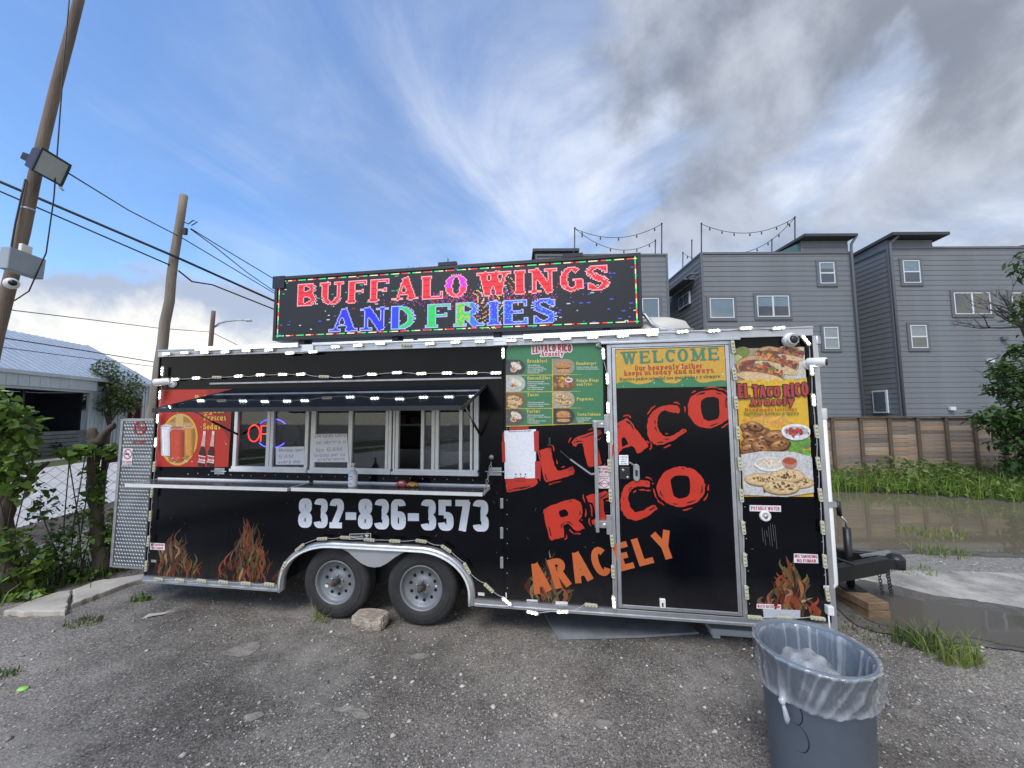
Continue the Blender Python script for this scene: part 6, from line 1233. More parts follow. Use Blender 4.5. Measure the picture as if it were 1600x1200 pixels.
def wsign(name, cs, base, lines, label, rows):
    pts = [P(*c, base) for c in cs]; cu, cz = sum(p[0] for p in pts)/4, min(p[1] for p in pts); o = empty(name, tloc(cu,base,cz), TYAW, label, 'paper sign')
    q = MB(); q.prism([(p[0]-cu,p[1]-cz) for p in pts], -.001, .003); q.build('board', PAPER, o)
    b = MB()
    for s_, l, r, h in rows: p0, p1 = P(*l,base), P(*r,base); hh = P(l[0],l[1]-h,base)[1]-p0[1]; text_into(b, s_, (p0[0]-cu,p0[1]-cz), (p1[0]-cu,p1[1]-cz), hh, -.003, 'pen', (.03,.03,.06), jit=.03, shear=.06)
    b.build('handwriting', PRINT, o, kind='stuff')
wsign('paper_sign', [(431,698.5),(475,697.5),(475,726),(431,726)], -.016, None, 'small white handwritten sign reading Monday open 6 AM every day', (('Monday open',(436,706),(474,705),5),("6'AM",(436,716),(458,715.5),5.5),('every day',(435,724.5),(470,723),5)))
wsign('paper_sign', [(492,678),(542,677.5),(545,722),(489.5,722)], -.018, None, 'large white handwritten sign in the middle window about opening at 6 AM', (('Del lunes 09/6',(493,684),(541,682.5),6.5),('se abrira a',(494,694),(540,692.5),5.5),('las 6AM',(494,706),(534,704.5),6),('Gracias por su',(491,714),(539,712),5),('preferencia',(497,720.5),(538,719),5)))
# sanitiser bottle
u_, _ = P(553,760,-.17); bt = empty('sanitizer_bottle', tloc(u_,-.19,1.268), TYAW, 'clear pump bottle of hand sanitizer on the counter shelf', 'bottle')
q = MB(); q.lathe([(0,0),(.036,0),(.039,.006),(.039,.115),(.034,.135),(.016,.15),(.014,.158),(0,.158)],(0,0,0),'z',20); q.build('body', M('clear_gel', (.50,.55,.58), .12), bt)
q = MB(); q.lathe([(.0395,.012),(.0398,.013),(.0398,.108),(.0395,.109)],(0,0,0),'z',20); q.build('label_wrap', M('bottle_label', (.66,.68,.74), .5), bt); q = MB(); q.col = (.10,.16,.36); text_into(q,'PURE',(-.022,.088),(.022,.088),.014,-.0402,'sans'); q.ribbon([(-.026,.06),(-.008,.066),(.01,.072),(.026,.082)],.004,-.0401); q.box(-.016,.016,-.0403,-.040,.034,.038); q.box(-.013,.013,-.0403,-.040,.024,.027); q.build('label_print', PRINT, bt)
q = MB(); q.lathe([(.018,.15),(.018,.172),(.008,.174),(.006,.195),(.016,.197),(.016,.208),(0,.21)],(0,0,0),'z',14); q.bar((0,0,.205),(-.045,-.01,.20),.012,.010); q.build('pump', WHITEP, bt)
# red and yellow toy truck-like clips on the shelf
for nm, px, col, col2, lab in (('toy_car',629,(.45,.03,.02),(.55,.52,.50),'small red toy-like item on the counter shelf'),('toy_car',645,(.55,.28,.02),(.12,.05,.02),'small yellow toy-like item on the counter shelf')):
    u_, _ = P(px,758,-.15); o = empty(nm, tloc(u_,-.15,1.268), TYAW+.1, lab, 'toy'); k = 1 if px < 640 else .8; q = MB(); q.col = col
    q.prism([(-.055*k,.012),(.055*k,.012),(.058*k,.03),(.03*k,.038),(.012*k,.055*k),(-.03*k,.055*k),(-.045*k,.036),(-.058*k,.03)], -.022, .022); q.build('body', PRINT, o, bevel=.004)
    q = MB(); q.col = col2; q.flat([(.02*k,.037),(.008*k,.051*k),(-.02*k,.051*k),(-.03*k,.037)], -.0235); q.build('window', PRINT, o)
    for x in (-.034*k,.034*k): q = MB(); q.lathe([(0,-.026),(.012,-.025),(.012,.025),(0,.026)],(x,0,.012),'y',12); q.build('wheel', RUBBER, o)
# ------------------------------------------------------------------ ground things near the trailer
def lump(name, loc, r, mat, seed, label, cat, sub=3, amp=.18, flat_=.0):
    bm = bmesh.new(); bmesh.ops.create_icosphere(bm, subdivisions=sub, radius=1); rr = np.random.default_rng(seed); D_ = rr.normal(0,1,(14,3)); D_ /= np.linalg.norm(D_,axis=1)[:,None]; off = .62+.30*rr.random(14)
    for v in bm.verts:
        p = np.array(v.co); k = min(1.0, *(off/np.maximum(D_@p, .05)*1.0)); k = min(k, 1.0); p = p*k*(1+amp*.12*rr.normal()); v.co = Vector((p[0]*r[0], p[1]*r[1], max(p[2], -.55)*r[2]))
    me = bpy.data.meshes.new(name); bm.to_mesh(me); bm.free(); me.materials.append(mat); o = bpy.data.objects.new(name, me); C.objects.link(o); o.location = loc; tag(o, label, cat); return o
ROCK = M('rock', (.38,.32,.26), .85, var=.4, vs_=14, bump=.7, bs=40)
rc = G(572,985); rock = MB(); u_ = float(np.dot(rc-T0, ta)); y_ = float(np.dot(rc-T0, tn))
top = [(-.155,-.03),(-.06,-.085),(.06,-.09),(.15,-.06),(.165,.05),(.10,.11),(-.05,.12),(-.15,.07)]; bot = [(-.13,-.02),(-.05,-.06),(.06,-.07),(.14,-.045),(.14,.05),(.08,.10),(-.05,.11),(-.12,.06)]
bm = bmesh.new(); vt = [bm.verts.new((x, y, .112+rng.uniform(-.008,.012))) for x, y in top]; vm = [bm.verts.new((x*1.03+rng.uniform(-.01,.01), y*1.05+rng.uniform(-.012,.006), .058+rng.uniform(-.015,.015))) for x, y in top]; vb = [bm.verts.new((x, y, -.01)) for x, y in bot]
bm.faces.new(vt); bm.faces.new(vb[::-1])
for i in range(8): j = (i+1) % 8; bm.faces.new((vm[i],vm[j],vt[j],vt[i])); bm.faces.new((vb[i],vb[j],vm[j],vm[i]))
bmesh.ops.bevel(bm, geom=list(bm.edges), offset=.012, segments=2, affect='EDGES'); bmesh.ops.triangulate(bm, faces=bm.faces[:]); bmesh.ops.subdivide_edges(bm, edges=bm.edges[:], cuts=2)
for v in bm.verts: v.co += Vector((rng.gauss(0,.0022),rng.gauss(0,.0022),rng.gauss(0,.0016)))
me = bpy.data.meshes.new('wheel_chock_rock'); bm.to_mesh(me); bm.free(); me.materials.append(ROCK); o = bpy.data.objects.new('wheel_chock_rock', me); C.objects.link(o); o.location = tuple(rc+tn*.06); o.rotation_euler = (0,0,TYAW); tag(o, 'flat-topped tan rock wedged between the two wheels', 'rock')
# board lying under the trailer
q = MB(); bp = [G(*p) for p in ((872,1001),(1000,998),(1092,992.5),(1066,975),(1040,962),(846,955))]; c0 = sum(bp)/len(bp); bw = [(p[0]-c0[0], p[1]-c0[1]) for p in bp]; q.prismz(bw, .0, .018)
o = q.build('board', M('wet_white_board', (.22,.225,.235), .6, var=.3, vs_=4, bump=.15, bs=20)); o.location = (c0[0], c0[1], .012); o.rotation_euler = (R(1.5), 0, 0); tag(o, 'large pale board lying on the ground under the trailer door', 'board')
bl_ = empty('plastic_step', G(1155,1002), TYAW, 'pale plastic step lying under the trailer behind the bin', 'step'); q = MB(); q.box(-.22,.25,0,.16,.03,.085); q.build('tread', M('step_plastic', (.45,.47,.48), .5, var=.1), bl_, bevel=.012); q = MB(); q.box(-.20,-.14,.02,.14,0,.03); q.box(.16,.22,.02,.14,0,.03); q.build('foot', M('step_plastic'), bl_)
# timber blocks under the jack
def jw(u, y): return T0+ta*u+tn*y
BLK = M('timber_block', (.19,.125,.075), .8, var=.4, vs_=5, bump=.4, bs=30, stretch=(1,4,4))
jb = jw(JX, JY)
for (dx_, w_, z0, z1, dr, lab) in ((.0,.20,.0,.075,0,'lower brown timber block under the trailer jack'),(-.02,.17,.075,.150,.06,'upper brown timber block under the trailer jack')):
    q = MB(); q.box(-.10,.10,-.30,.34,0,z1-z0-.001); o = q.build('timber_block', BLK, bevel=.006); o.location = (jb[0]+dx_,jb[1],z0+.001); o.rotation_euler = (0,0,TYAW+R(8)+dr); tag(o, lab, 'timber block')
# ------------------------------------------------------------------ bin with a clear liner
BX, BY = 1.54, 2.08; H = .71
can = empty('trash_can', (BX,BY,0), 0, 'blue-grey round trash can with a clear plastic liner', 'trash can')
can.scale = (.89,.89,1)
CANM = M('can_plastic', (.13,.16,.195), .5, var=.12, vs_=4, bump=.05, bs=30)
q = MB(); q.lathe([(0,.0),(.228,.0),(.236,.012),(.262,H-.09),(.270,H-.085),(.272,H-.03),(.280,H-.025),(.283,H),(.275,H+.004),(.268,H-.005),(.255,H-.1),(.225,.03),(0,.03)],(0,0,0),'z',56); q.build('body', CANM, can)
def surf(t, z): r = .236+(.262-.236)*(z-.012)/(H-.1); return (r+.0012)*math.cos(t), (r+.0012)*math.sin(t), z
q = MB()
def mark(pts):
    vs_ = []
    for i, (t, z) in enumerate(pts): a = surf(t, z+.004); c = surf(t, z-.004); vs_ += [a, c]
    for i, (t, z) in enumerate(pts): vs_[2*i] = surf(t+.012, z); vs_[2*i+1] = surf(t-.012, z)
    q.add(vs_, [(2*i,2*i+1,2*i+3,2*i+2) for i in range(len(pts)-1)])
t0 = math.atan2(-.62,-.85); mark([(t0-.10+.16*math.sin(a), .47+.055*math.cos(a)) for a in np.linspace(0,3.3,12)]); mark([(t0-.06+.20*math.sin(a), .36+.062*math.cos(a)) for a in np.linspace(-.3,3.4,14)])
q.build('marker_scrawl', M('marker_ink', (.015,.018,.022), .6), can)
def liner_mat():
    mt = bpy.data.materials.new('clear_liner'); mt.use_nodes = True; nt = mt.node_tree; nt.nodes.clear(); N = nt.nodes.new; K = nt.links.new
    o = N('ShaderNodeOutputMaterial'); tc_ = N('ShaderNodeTexCoord'); a = N('ShaderNodeAttribute'); a.attribute_name = 'Col'
    sp = N('ShaderNodeSeparateColor'); K(a.outputs['Color'], sp.inputs[0])
    tr_ = N('ShaderNodeBsdfTransparent'); tr_.inputs[0].default_value = (.93,.95,.97,1); df = N('ShaderNodeBsdfDiffuse'); df.inputs[0].default_value = (.86,.88,.90,1); tl = N('ShaderNodeBsdfTranslucent'); tl.inputs[0].default_value = (.72,.76,.8,1)
    m0 = N('ShaderNodeMixShader'); m0.inputs[0].default_value = .35; K(df.outputs[0], m0.inputs[1]); K(tl.outputs[0], m0.inputs[2])
    m1 = N('ShaderNodeMixShader'); K(sp.outputs[0], m1.inputs[0]); K(tr_.outputs[0], m1.inputs[1]); K(m0.outputs[0], m1.inputs[2])
    gl = N('ShaderNodeBsdfGlossy'); gl.inputs['Roughness'].default_value = .12; lw = N('ShaderNodeLayerWeight'); lw.inputs[0].default_value = .5; fr = N('ShaderNodeMath'); fr.operation = 'MULTIPLY_ADD'; fr.inputs[1].default_value = .22; fr.inputs[2].default_value = .05; K(lw.outputs['Facing'], fr.inputs[0]); m2 = N('ShaderNodeMixShader'); K(fr.outputs[0], m2.inputs[0]); K(m1.outputs[0], m2.inputs[1]); K(gl.outputs[0], m2.inputs[2]); K(m2.outputs[0], o.inputs[0]); return mt
LIN = liner_mat()
def hang(t):                                  # hem height of the outer flap, pulled to a knot at the front left
    kt = math.atan2(-.42,-.95); d_ = (t-kt+math.pi) % (2*math.pi)-math.pi; return H-.145-.05*math.cos(d_)+.05*math.exp(-(d_/.25)**2)*0
kt = math.atan2(-.42,-.95); q = MB(); nt_, V_, cols = 220, [], []
rows = 26; fold = [(rng.uniform(0,2*math.pi), rng.uniform(.012,.05), rng.uniform(.3,1)) for _ in range(75)]
for i in range(rows):
    for j in range(nt_):
        t = 2*math.pi*j/nt_; d_ = (t-kt+math.pi) % (2*math.pi)-math.pi; w = .0
        for (ft, fw, fa) in fold:
            if i/(rows-1) < .45: g_ = (ft-kt+math.pi) % (2*math.pi)-math.pi; e = d_-g_*(1-.45*(1-i/(rows-1)/.45))
            else: e = (t-ft+math.pi) % (2*math.pi)-math.pi
            if abs(e) < fw*3: w += fa*math.exp(-(e/fw)**2)
        w = min(w, 1.3); s = i/(rows-1)
        if s < .45:                              # outer flap, bottom hem up to the rim
            f = s/.45; zb = hang(t); z = zb+(H+.006-zb)*f; r = .284+.010*f+.006*w*(1-f*.4)+.016*math.sin(math.pi*min(1,f*1.6))*(.4+.6*w); r += .012*math.exp(-((f-.06)/.08)**2); kk = math.exp(-(d_/.5)**2)*(1-f); r -= .012*kk
            op = .06+.26*max(0,w-.5)+.34*math.exp(-((f-.05)/.09)**2)+.55*math.exp(-(d_/.10)**2)*(1-f)**2+.35*math.exp(-((f-.99)/.03)**2)
        else:                                    # down inside
            f = (s-.45)/.55; z = H+.006-f*.42; r = (.266-.05*f-.012*w*(.3+f)) if f > .04 else .274; op = .07+.50*max(0,w-.5)*(1-.3*f)+.25*math.exp(-(f/.05)**2)
        r += .0035*math.sin(7*t+z*30)+.003*math.sin(17*t-z*55)+.002*math.sin(31*t+z*80); V_.append((r*math.cos(t), r*math.sin(t), z)); cols.append(min(.9, max(.04, op)))
F_ = [(i*nt_+j, i*nt_+(j+1) % nt_, (i+1)*nt_+(j+1) % nt_, (i+1)*nt_+j) for i in range(rows-1) for j in range(nt_)]
q.add(V_, F_, True); q.c = [(c,c,c) for c in cols]; lin = q.build('liner', LIN, can)
q = MB(); q.col = (.62,)*3; kx, ky, kz = .292*math.cos(kt), .292*math.sin(kt), H-.195; kx -= .004; q.lathe([(0,.018),(.014,.012),(.018,0),(.012,-.014),(0,-.016)],(kx,ky,kz),'z',12); q.tube([(kx,ky,kz),(kx+.006,ky-.010,kz-.04),(kx+.016,ky-.006,kz-.075),(kx+.018,ky-.002,kz-.10)], [.006,.012,.015,.008], 10); q.build('knot', LIN, lin)
bm = bmesh.new(); bmesh.ops.create_icosphere(bm, subdivisions=4, radius=1); lay_ = []
for v in bm.verts: 
    p = np.array(v.co); w = .5*math.sin(p[0]*9+p[2]*5)+.5*math.sin(p[1]*11-p[0]*6)+.3*math.sin(p[2]*17); lay_.append(.25+.3*max(0,w)); k = 1+.10*w; v.co = Vector((p[0]*.15*k-.03, p[1]*.13*k+.02, .28+p[2]*.11*k))
me = bpy.data.meshes.new('bag_bundle'); bm.to_mesh(me); bm.free(); me.materials.append(LIN); a_ = me.color_attributes.new('Col','FLOAT_COLOR','POINT'); a_.data.foreach_set('color', np.repeat(np.array(lay_,np.float32),4)); me.polygons.foreach_set('use_smooth',[True]*len(me.polygons)); o = bpy.data.objects.new('bag_bundle', me); C.objects.link(o); o.location = (BX,BY,.27); tag(o, 'crumpled clear plastic bag lying inside the trash can', 'plastic bag')
# ------------------------------------------------------------------ litter
q = MB(); c0 = G(36,1077); q.lathe([(0,.012),(.02,.011),(.026,.004),(.024,0)],(0,0,0),'z',18); o = q.build('bottle_cap', M('lime_plastic', (.30,.62,.12), .5)); o.location = tuple(c0); o.scale = (1.3,1,1); tag(o, 'bright lime-green disc lying on the asphalt at left', 'litter')
c0 = G(243,962); q = MB(); q.add([(-.10,-.03,.004),(.08,-.035,.012),(.12,.02,.006),(-.06,.035,.016),(-.02,-.03,.014),(.02,.03,.01)], [(0,4,5,3),(4,1,2,5)]); o = q.build('paper_scrap', M('dirty_paper', (.42,.38,.34), .8, var=.4, vs_=30)); o.location = tuple(c0); o.rotation_euler = (0,0,.5); tag(o, 'dirty crumpled paper scrap on the asphalt below the rear corner', 'litter')
# ------------------------------------------------------------------ utility poles
def pole(name, pts, rs, mat, label):
    p0 = np.array(pts[0], float); o = empty(name, p0, 0, label, 'utility pole'); b = MB(); n_ = 14; path = []; rr = []
    for i in range(n_+1):
        t = i/n_; path.append(np.array(pts[0])*(1-t)+np.array(pts[1])*t-p0+np.array([rng.gauss(0,.008),rng.gauss(0,.008),0])); rr.append(rs[0]*(1-t)+rs[1]*t)
    b.tube(path, rr, 16); b.build('shaft', mat, o); return o
a, c = W(9,470,5.6), W(123,0,5.6); d_ = (c-a)/(c[2]-a[2]); p1b, p1t = a-d_*a[2], a+d_*(11-a[2])
p1 = pole('utility_pole', (p1b,p1t), (.094,.050), WOODP, 'leaning brown utility pole at the far left carrying a floodlight')
def onp1(z, tow=.17): q = p1b+d_*z; r = .185-(.10)*z/11; dirc = np.array([-q[0],-q[1],0]); dirc /= np.linalg.norm(dirc); return q, dirc
b = MB()
for z in (4.35, 5.05): q = d_*z; b.lathe([(.097-.044*z/11,-.012),(.099-.044*z/11,0),(.097-.044*z/11,.012)],tuple(q),'z',16)
b.build('metal_band', GALV, p1)
b = MB(); ca = [W(x,y,5.45) for x, y in ((108,0),(100,90),(90,230),(84,310),(72,395),(45,455),(22,470))]; b.tube([q-p1b for q in ca], .009, 5); b.tube([W(x,y,5.5)-p1b for x, y in ((40,280),(33,310),(24,350),(18,385),(22,395))], .012, 5); b.build('service_cable', WIREM, p1)
# floodlight
f0 = W(78,260,5.35)+np.array([.014,0,-.009]); fl = empty('floodlight', f0, R(-38), 'black floodlight with pale glass face on the leaning pole', 'floodlight'); fl.rotation_euler = (.319,-.042,1.723)
b = MB(); b.add([(-.21,-.0,-.175),(.21,0,-.175),(.21,0,.175),(-.21,0,.175),(-.17,.135,-.14),(.17,.135,-.14),(.17,.135,.14),(-.17,.135,.14)], [(0,1,2,3),(7,6,5,4),(0,4,5,1),(1,5,6,2),(2,6,7,3),(3,7,4,0)]); b.box(-.22,.22,-.03,-.0005,.16,.185); b.box(-.22,.22,-.03,-.0005,-.185,-.16); b.box(-.22,-.19,-.03,-.0005,-.16,.16); b.box(.19,.22,-.03,-.0005,-.16,.16); b.build('housing', M('flood_grey', (.035,.04,.055), .45, .3), fl, bevel=.01)
b = MB(); b.box(-.19,.19,-.012,-.002,-.16,.16); b.build('glass_face', M('frosted_glass', (.42,.45,.43), .25, var=.08), fl)
b = MB(); b.tube([(.20,-.0,-.19),(.27,-.0,-.22)], .018, 8); b.build('photocell', ALUW, fl); b = MB(); b.box(-.09,.03,.13,.30,-.05,.05); b.build('bracket', DARKM, fl)
# junction box with outlet
j0 = W(38,412,5.35); jb_ = empty('junction_box', j0, R(30), 'pale grey junction box on the leaning pole below the floodlight', 'junction box'); jb_.rotation_euler = (0,R(2),1.60); b = MB(); b.box(-.21,.21,-.04,.09,-.155,.155); b.build('box', M('box_grey', (.30,.34,.38), .5, var=.08), jb_, bevel=.008); b = MB(); b.box(-.208,.208,-.047,-.0405,-.153,.153); b.build('lid', M('box_grey'), jb_, bevel=.004); b = MB(); b.box(-.08,.05,-.03,.02,.157,.27); b.build('outlet_cover', WHITEP, jb_, bevel=.008)
k0 = W(18,443,5.38); kc = empty('security_camera', k0, R(62), 'white dome camera on the leaning pole below the junction box', 'camera'); b = MB(); b.lathe([(.0,.05),(.075,.04),(.08,-.01),(.065,-.04),(.042,-.05)],(0,0,0),'y',20); b.build('housing', WHITEP, kc); b = MB(); b.lathe([(.042,-.051),(.036,-.07),(.015,-.08),(0,-.081)],(.005,0,.005),'y',16); b.build('lens', DARKM, kc); b = MB(); b.tube([(0,.05,0),(0,.2,0)],.03,8); b.build('mount', WHITEP, kc)
a, c = W(240,640,8.5), W(287,305,8.5); d2 = (c-a)/(c[2]-a[2]); p2b, p2t = a-d2*a[2], c
p2 = pole('utility_pole', (p2b,p2t), (.125,.078), WOODP2, 'bare grey utility pole standing behind the left end of the trailer')
b = MB(); q = W(294,350,8.45)-p2b; b.tube([q+np.array([-.1,0,.05]),q,q+np.array([.15,-.05,.06]),q+np.array([.25,-.05,.02]),q+np.array([.12,-.05,-.06])], .012, 5); b.box(q[0]-.1,q[0]-.02,q[1]-.03,q[1]+.03,q[2]-.25,q[2]-.1); b.build('cable_hook', WIREM, p2)
a, c = W(327,560,26), W(334,486,26); p3b = a-(c-a)/(c[2]-a[2])*a[2]; p3 = pole('street_lamp', (p3b,c), (.18,.13), M('lamp_pole', (.16,.11,.09), .8), 'distant street lamp on a brown wooden pole beyond the trailer roof'); p3['category'] = 'street lamp'
arm = [W(x,y,26)-p3b for x, y in ((332,513),(342,505),(355,502),(370,500.5),(384,500.5))]; b = MB(); b.tube(arm, .05, 6); b.tube([W(333,513,26)-p3b, W(352,503,26)-p3b], .025, 5); b.build('arm', GALV, p3); b = MB(); q = W(388,501,26)-p3b; b.box(q[0]-.22,q[0]+.22,q[1]-.12,q[1]+.12,q[2]-.05,q[2]+.06); b.build('lamp_head', GALV, p3, bevel=.03)
# ------------------------------------------------------------------ overhead lines
def line(pts, r, label, sag=.0):
    q = [W(x,y,Y) for x, y, Y in pts]; o = empty('power_line', q[0], 0, label, 'cable', 'overhead lines'); path = []
    for i in range(len(q)-1):
        for t in np.linspace(0,1,9)[(0 if i == 0 else 1):]: p = q[i]*(1-t)+q[i+1]*t; p = p+np.array([0,0,-sag*4*t*(1-t)]); path.append(p-q[0])
    b = MB(); b.tube(path, r, 6); b.build('cable', WIREM, o)
line(((-260,190,6.0),(0,284,6.9),(276,402,8.4),(430,471,10),(560,520,13)), .027, 'thickest black line crossing from the left edge to behind the sign')
line(((-260,215,6.0),(0,299,6.9),(265,414,8.4)), .016, 'second black line just below the thickest, left of the grey pole'); line(((279,423,8.4),(300,440,8.8),(332,445,9.3),(430,484,10.5),(560,530,13)), .017, 'sagging line running from the grey pole to behind the sign')
line(((106,270,5.5),(200,328,7),(285,372,8.6),(430,459,11)), .011, 'thin line from the floodlight past the grey pole'); line(((298,357,8.4),(340,383,9),(430,437,10.2),(500,470,12)), .011, 'upper thin line fanning right from the grey pole hook'); line(((298,358,8.4),(335,385,9),(385,425,10),(430,456,10.4),(500,500,12)), .011, 'lower thin line fanning right from the grey pole hook')
line(((-60,468,14),(22,485,16),(130,498,19),(250,513,23),(330,519,26),(375,541,30),(420,560,34)), .022, 'thin distant line running to the street lamp pole'); line(((-60,518,7),(5,528,7.5),(120,546,9),(243,566,10.5),(400,590,13)), .012, 'low line above the metal building roof'); line(((-60,533,7),(5,543,7.5),(120,558,9),(243,573,10.5),(400,595,13)), .008, 'lowest thin line above the metal building roof')
# ------------------------------------------------------------------ metal building on the left
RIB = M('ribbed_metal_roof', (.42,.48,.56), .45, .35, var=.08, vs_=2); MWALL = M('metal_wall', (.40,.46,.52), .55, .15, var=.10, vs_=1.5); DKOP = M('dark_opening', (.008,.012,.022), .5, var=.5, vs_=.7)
e0, e1 = W(5,576,17), W(237,603,26); fd = (e1-e0); fd[2] = 0; LEN = np.linalg.norm(fd); fd /= LEN; fn = np.array([-fd[1],fd[0],0]); EH = (e0[2]+e1[2])/2
wb = empty('metal_building', (e1[0],e1[1],0), math.atan2(fd[1],fd[0]), 'pale blue metal building with ribbed roof beyond the left fence', 'building')
X0, RW, RH = -26.0, 3.9, W(132,540,25.2)[2]-EH     # local x runs along the facade (0 = far end), y away from the street
b = MB(); b.add([(X0,-.3,EH),(0,-.3,EH),(0,RW,EH+RH),(X0,RW,EH+RH)], [(0,1,2,3)]); b.add([(X0,RW,EH+RH),(0,RW,EH+RH),(0,2*RW,EH),(X0,2*RW,EH)], [(0,1,2,3)]); rf = b.build('roof', RIB, wb)
b = MB()
for i in range(66): x = X0+.2+i*.395; L_ = math.hypot(RW+.3,RH); b.bar((x,-.3,EH+.02),(x,RW,EH+RH+.02),.05,.04)
b.build('roof_ribs', RIB, rf, kind='stuff')
b = MB(); b.box(X0,.03,-.38,-.30,EH-.14,EH+.03); b.build('gutter', MWALL, wb); b = MB(); b.bar((.02,-.3,EH+.0),(.02,RW,EH+RH),.08,.16); b.build('rake_trim', MWALL, wb)
def onf(px, py):                              # where a sight line meets the facade: (along, height)
    d = ray(px, py); t = np.dot(e1-CAM, fn)/np.dot(d, fn); X = CAM+d*t; return float(np.dot(X-e1, fd)), float(X[2])
OP1 = onf(138,640)[0]; zf = onf(100,608)[1]
b = MB(); b.box(OP1,-.02,0,.12,0,EH-.05); b.box(X0,OP1,-.25,-.13,zf,EH-.141); b.box(OP1-.001,OP1+.1,-.25,0,zf,EH-.141); b.add([(0,0,0),(0,2*RW,0),(0,2*RW,EH),(0,RW,EH+RH-.1),(0,0,EH)], [(0,1,2,3,4)]); b.build('wall', MWALL, wb)
b = MB()
for i in range(int(-OP1/.27)): x = OP1+.15+i*.27; b.box(x,x+.05,-.03,-.0005,0,EH-.16)
for i in range(40): x = X0+.2+i*.5; b.box(min(x,OP1-.06),min(x,OP1-.06)+.03,-.262,-.251,zf,EH-.15)
b.build('wall_ribs', MWALL, wb, kind='stuff')
b = MB(); b.box(X0,OP1-.002,-.12,.3,zf-.12,zf-.001); b.build('soffit', MWALL, wb)
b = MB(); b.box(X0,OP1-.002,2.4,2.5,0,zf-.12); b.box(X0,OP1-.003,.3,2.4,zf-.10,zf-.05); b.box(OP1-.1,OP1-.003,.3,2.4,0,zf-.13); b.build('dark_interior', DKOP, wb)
for i in range(9): x = X0+2+i*2.1; b = MB(); b.box(x,x+.12,.9,1.0,0,zf-.12); b.build('mullion', DARKM, wb)
LAPB = M('grey_lap_board', (.11,.125,.14), .7, var=.25, vs_=3)
for j in range(6): b = MB(); b.box(X0,OP1-.004,-.10-.006*(j % 2),.02,.02+j*.2,.19+j*.2); b.build('low_wall_board', LAPB, wb)
q = W(199,640,24.2); vs0 = empty('blade_sign', (q[0],q[1],0), math.atan2(fd[1],fd[0]), 'dark red vertical sign with white letters on the metal building', 'sign'); zz0, zz1 = W(199,670,24.2)[2], W(199,622,24.2)[2]
b = MB(); b.box(-.06,.06,-.75,.0,zz0,zz1); b.build('panel', M('maroon_panel', (.10,.02,.02), .6), vs0)
b = MB()
ch_h = (zz1-zz0)/8.4
for i, ch in enumerate('PARKING'):
    adv, st = glyph(ch, **STY['sans'])
    for pts, w in st:
        zq = zz1-.15-(i+1)*ch_h; pp = [Vector((-.15-x*ch_h*.9-.18, zq+y*ch_h*.8)) for x, y in pts]; ws = (w if isinstance(w, list) else [w]*len(pts))
        vv = []
        for k, p in enumerate(pp):
            dd = (pp[min(k+1,len(pp)-1)]-pp[max(k-1,0)]).normalized(); nn = Vector((-dd.y,dd.x))*ws[k]*ch_h*.5; vv += [(.065,p.x+nn.x+.0,p.y+nn.y),(.065,p.x-nn.x,p.y-nn.y)]
        vv = [(-.066 if True else .066, y, z) for _, y, z in vv]
        b.add(vv, [(2*k,2*k+1,2*k+3,2*k+2) for k in range(len(pp)-1)])
b.build('letters', M('sign_white', (.6,.6,.58), .6), vs0)
q = W(203,612,23.6); gl_ = empty('wall_lamp', q, 0, 'black gooseneck lamp on the metal building wall', 'lamp'); b = MB(); b.tube([(-.35,.1,.0),(-.3,0,.12),(-.1,0,.18),(.04,0,.1),(.06,0,0)], .025, 6); b.build('arm', DARKM, gl_); b = MB(); b.lathe([(.04,.02),(.08,-.02),(.19,-.16),(.20,-.18)],(.06,0,0),'z',14); b.build('shade', DARKM, gl_)
# ------------------------------------------------------------------ chain-link fence, vines, trees at left
FA, FD_ = np.array([-6.55,2.6]), np.array([.53,.848]); FLN = 5.2; FHT = 1.32
cf = empty('chain_link_fence', (FA[0],FA[1],0), math.atan2(FD_[1],FD_[0]), 'rusty chain-link fence overgrown with vines at the left', 'fence')
CLW = M('dull_wire', (.12,.105,.09), .6, .4, var=.3); b = MB(); cs = .062
def seg3(b, p, q, r): 
    p, q = Vector(p), Vector(q); d = (q-p).normalized(); a = d.cross(Vector((0,1,0))).normalized()*r; c = Vector((0,r,0)); b.add([p+a,p-a*.5+c,p-a*.5-c,q+a,q-a*.5+c,q-a*.5-c], [(0,1,4,3),(1,2,5,4),(2,0,3,5)])
nn_ = int(FLN/cs); mm = int(FHT/cs)
for i in range(nn_):
    for j in range(mm):
        x, z = i*cs, j*cs+.02; w1 = .012*math.sin(i*.7+j*.3); w2 = .012*math.sin((i+1)*.7+(j+1)*.3)
        if (i+j) % 2 == 0: seg3(b,(x,w1,z),(x+cs,w2,z+cs),.0022)
        else: seg3(b,(x,w1,z+cs),(x+cs,w2,z),.0022)
b.build('wire_mesh', CLW, cf, kind='stuff')
for x in (.3, 2.7, 5.1): b = MB(); b.tube([(x,.03,0),(x,.03,FHT+.08)], .03, 10); b.build('post', CLW, cf)
def fpt(n, s0, s1, z0, z1, th=.18): s = nrg.uniform(s0,s1,n); o = nrg.normal(0,th,n); return np.stack([FA[0]+FD_[0]*s-FD_[1]*o, FA[1]+FD_[1]*s+FD_[0]*o, nrg.uniform(z0,z1,n)], 1)
VA, VB = (.055,.115,.016), (.19,.29,.05)
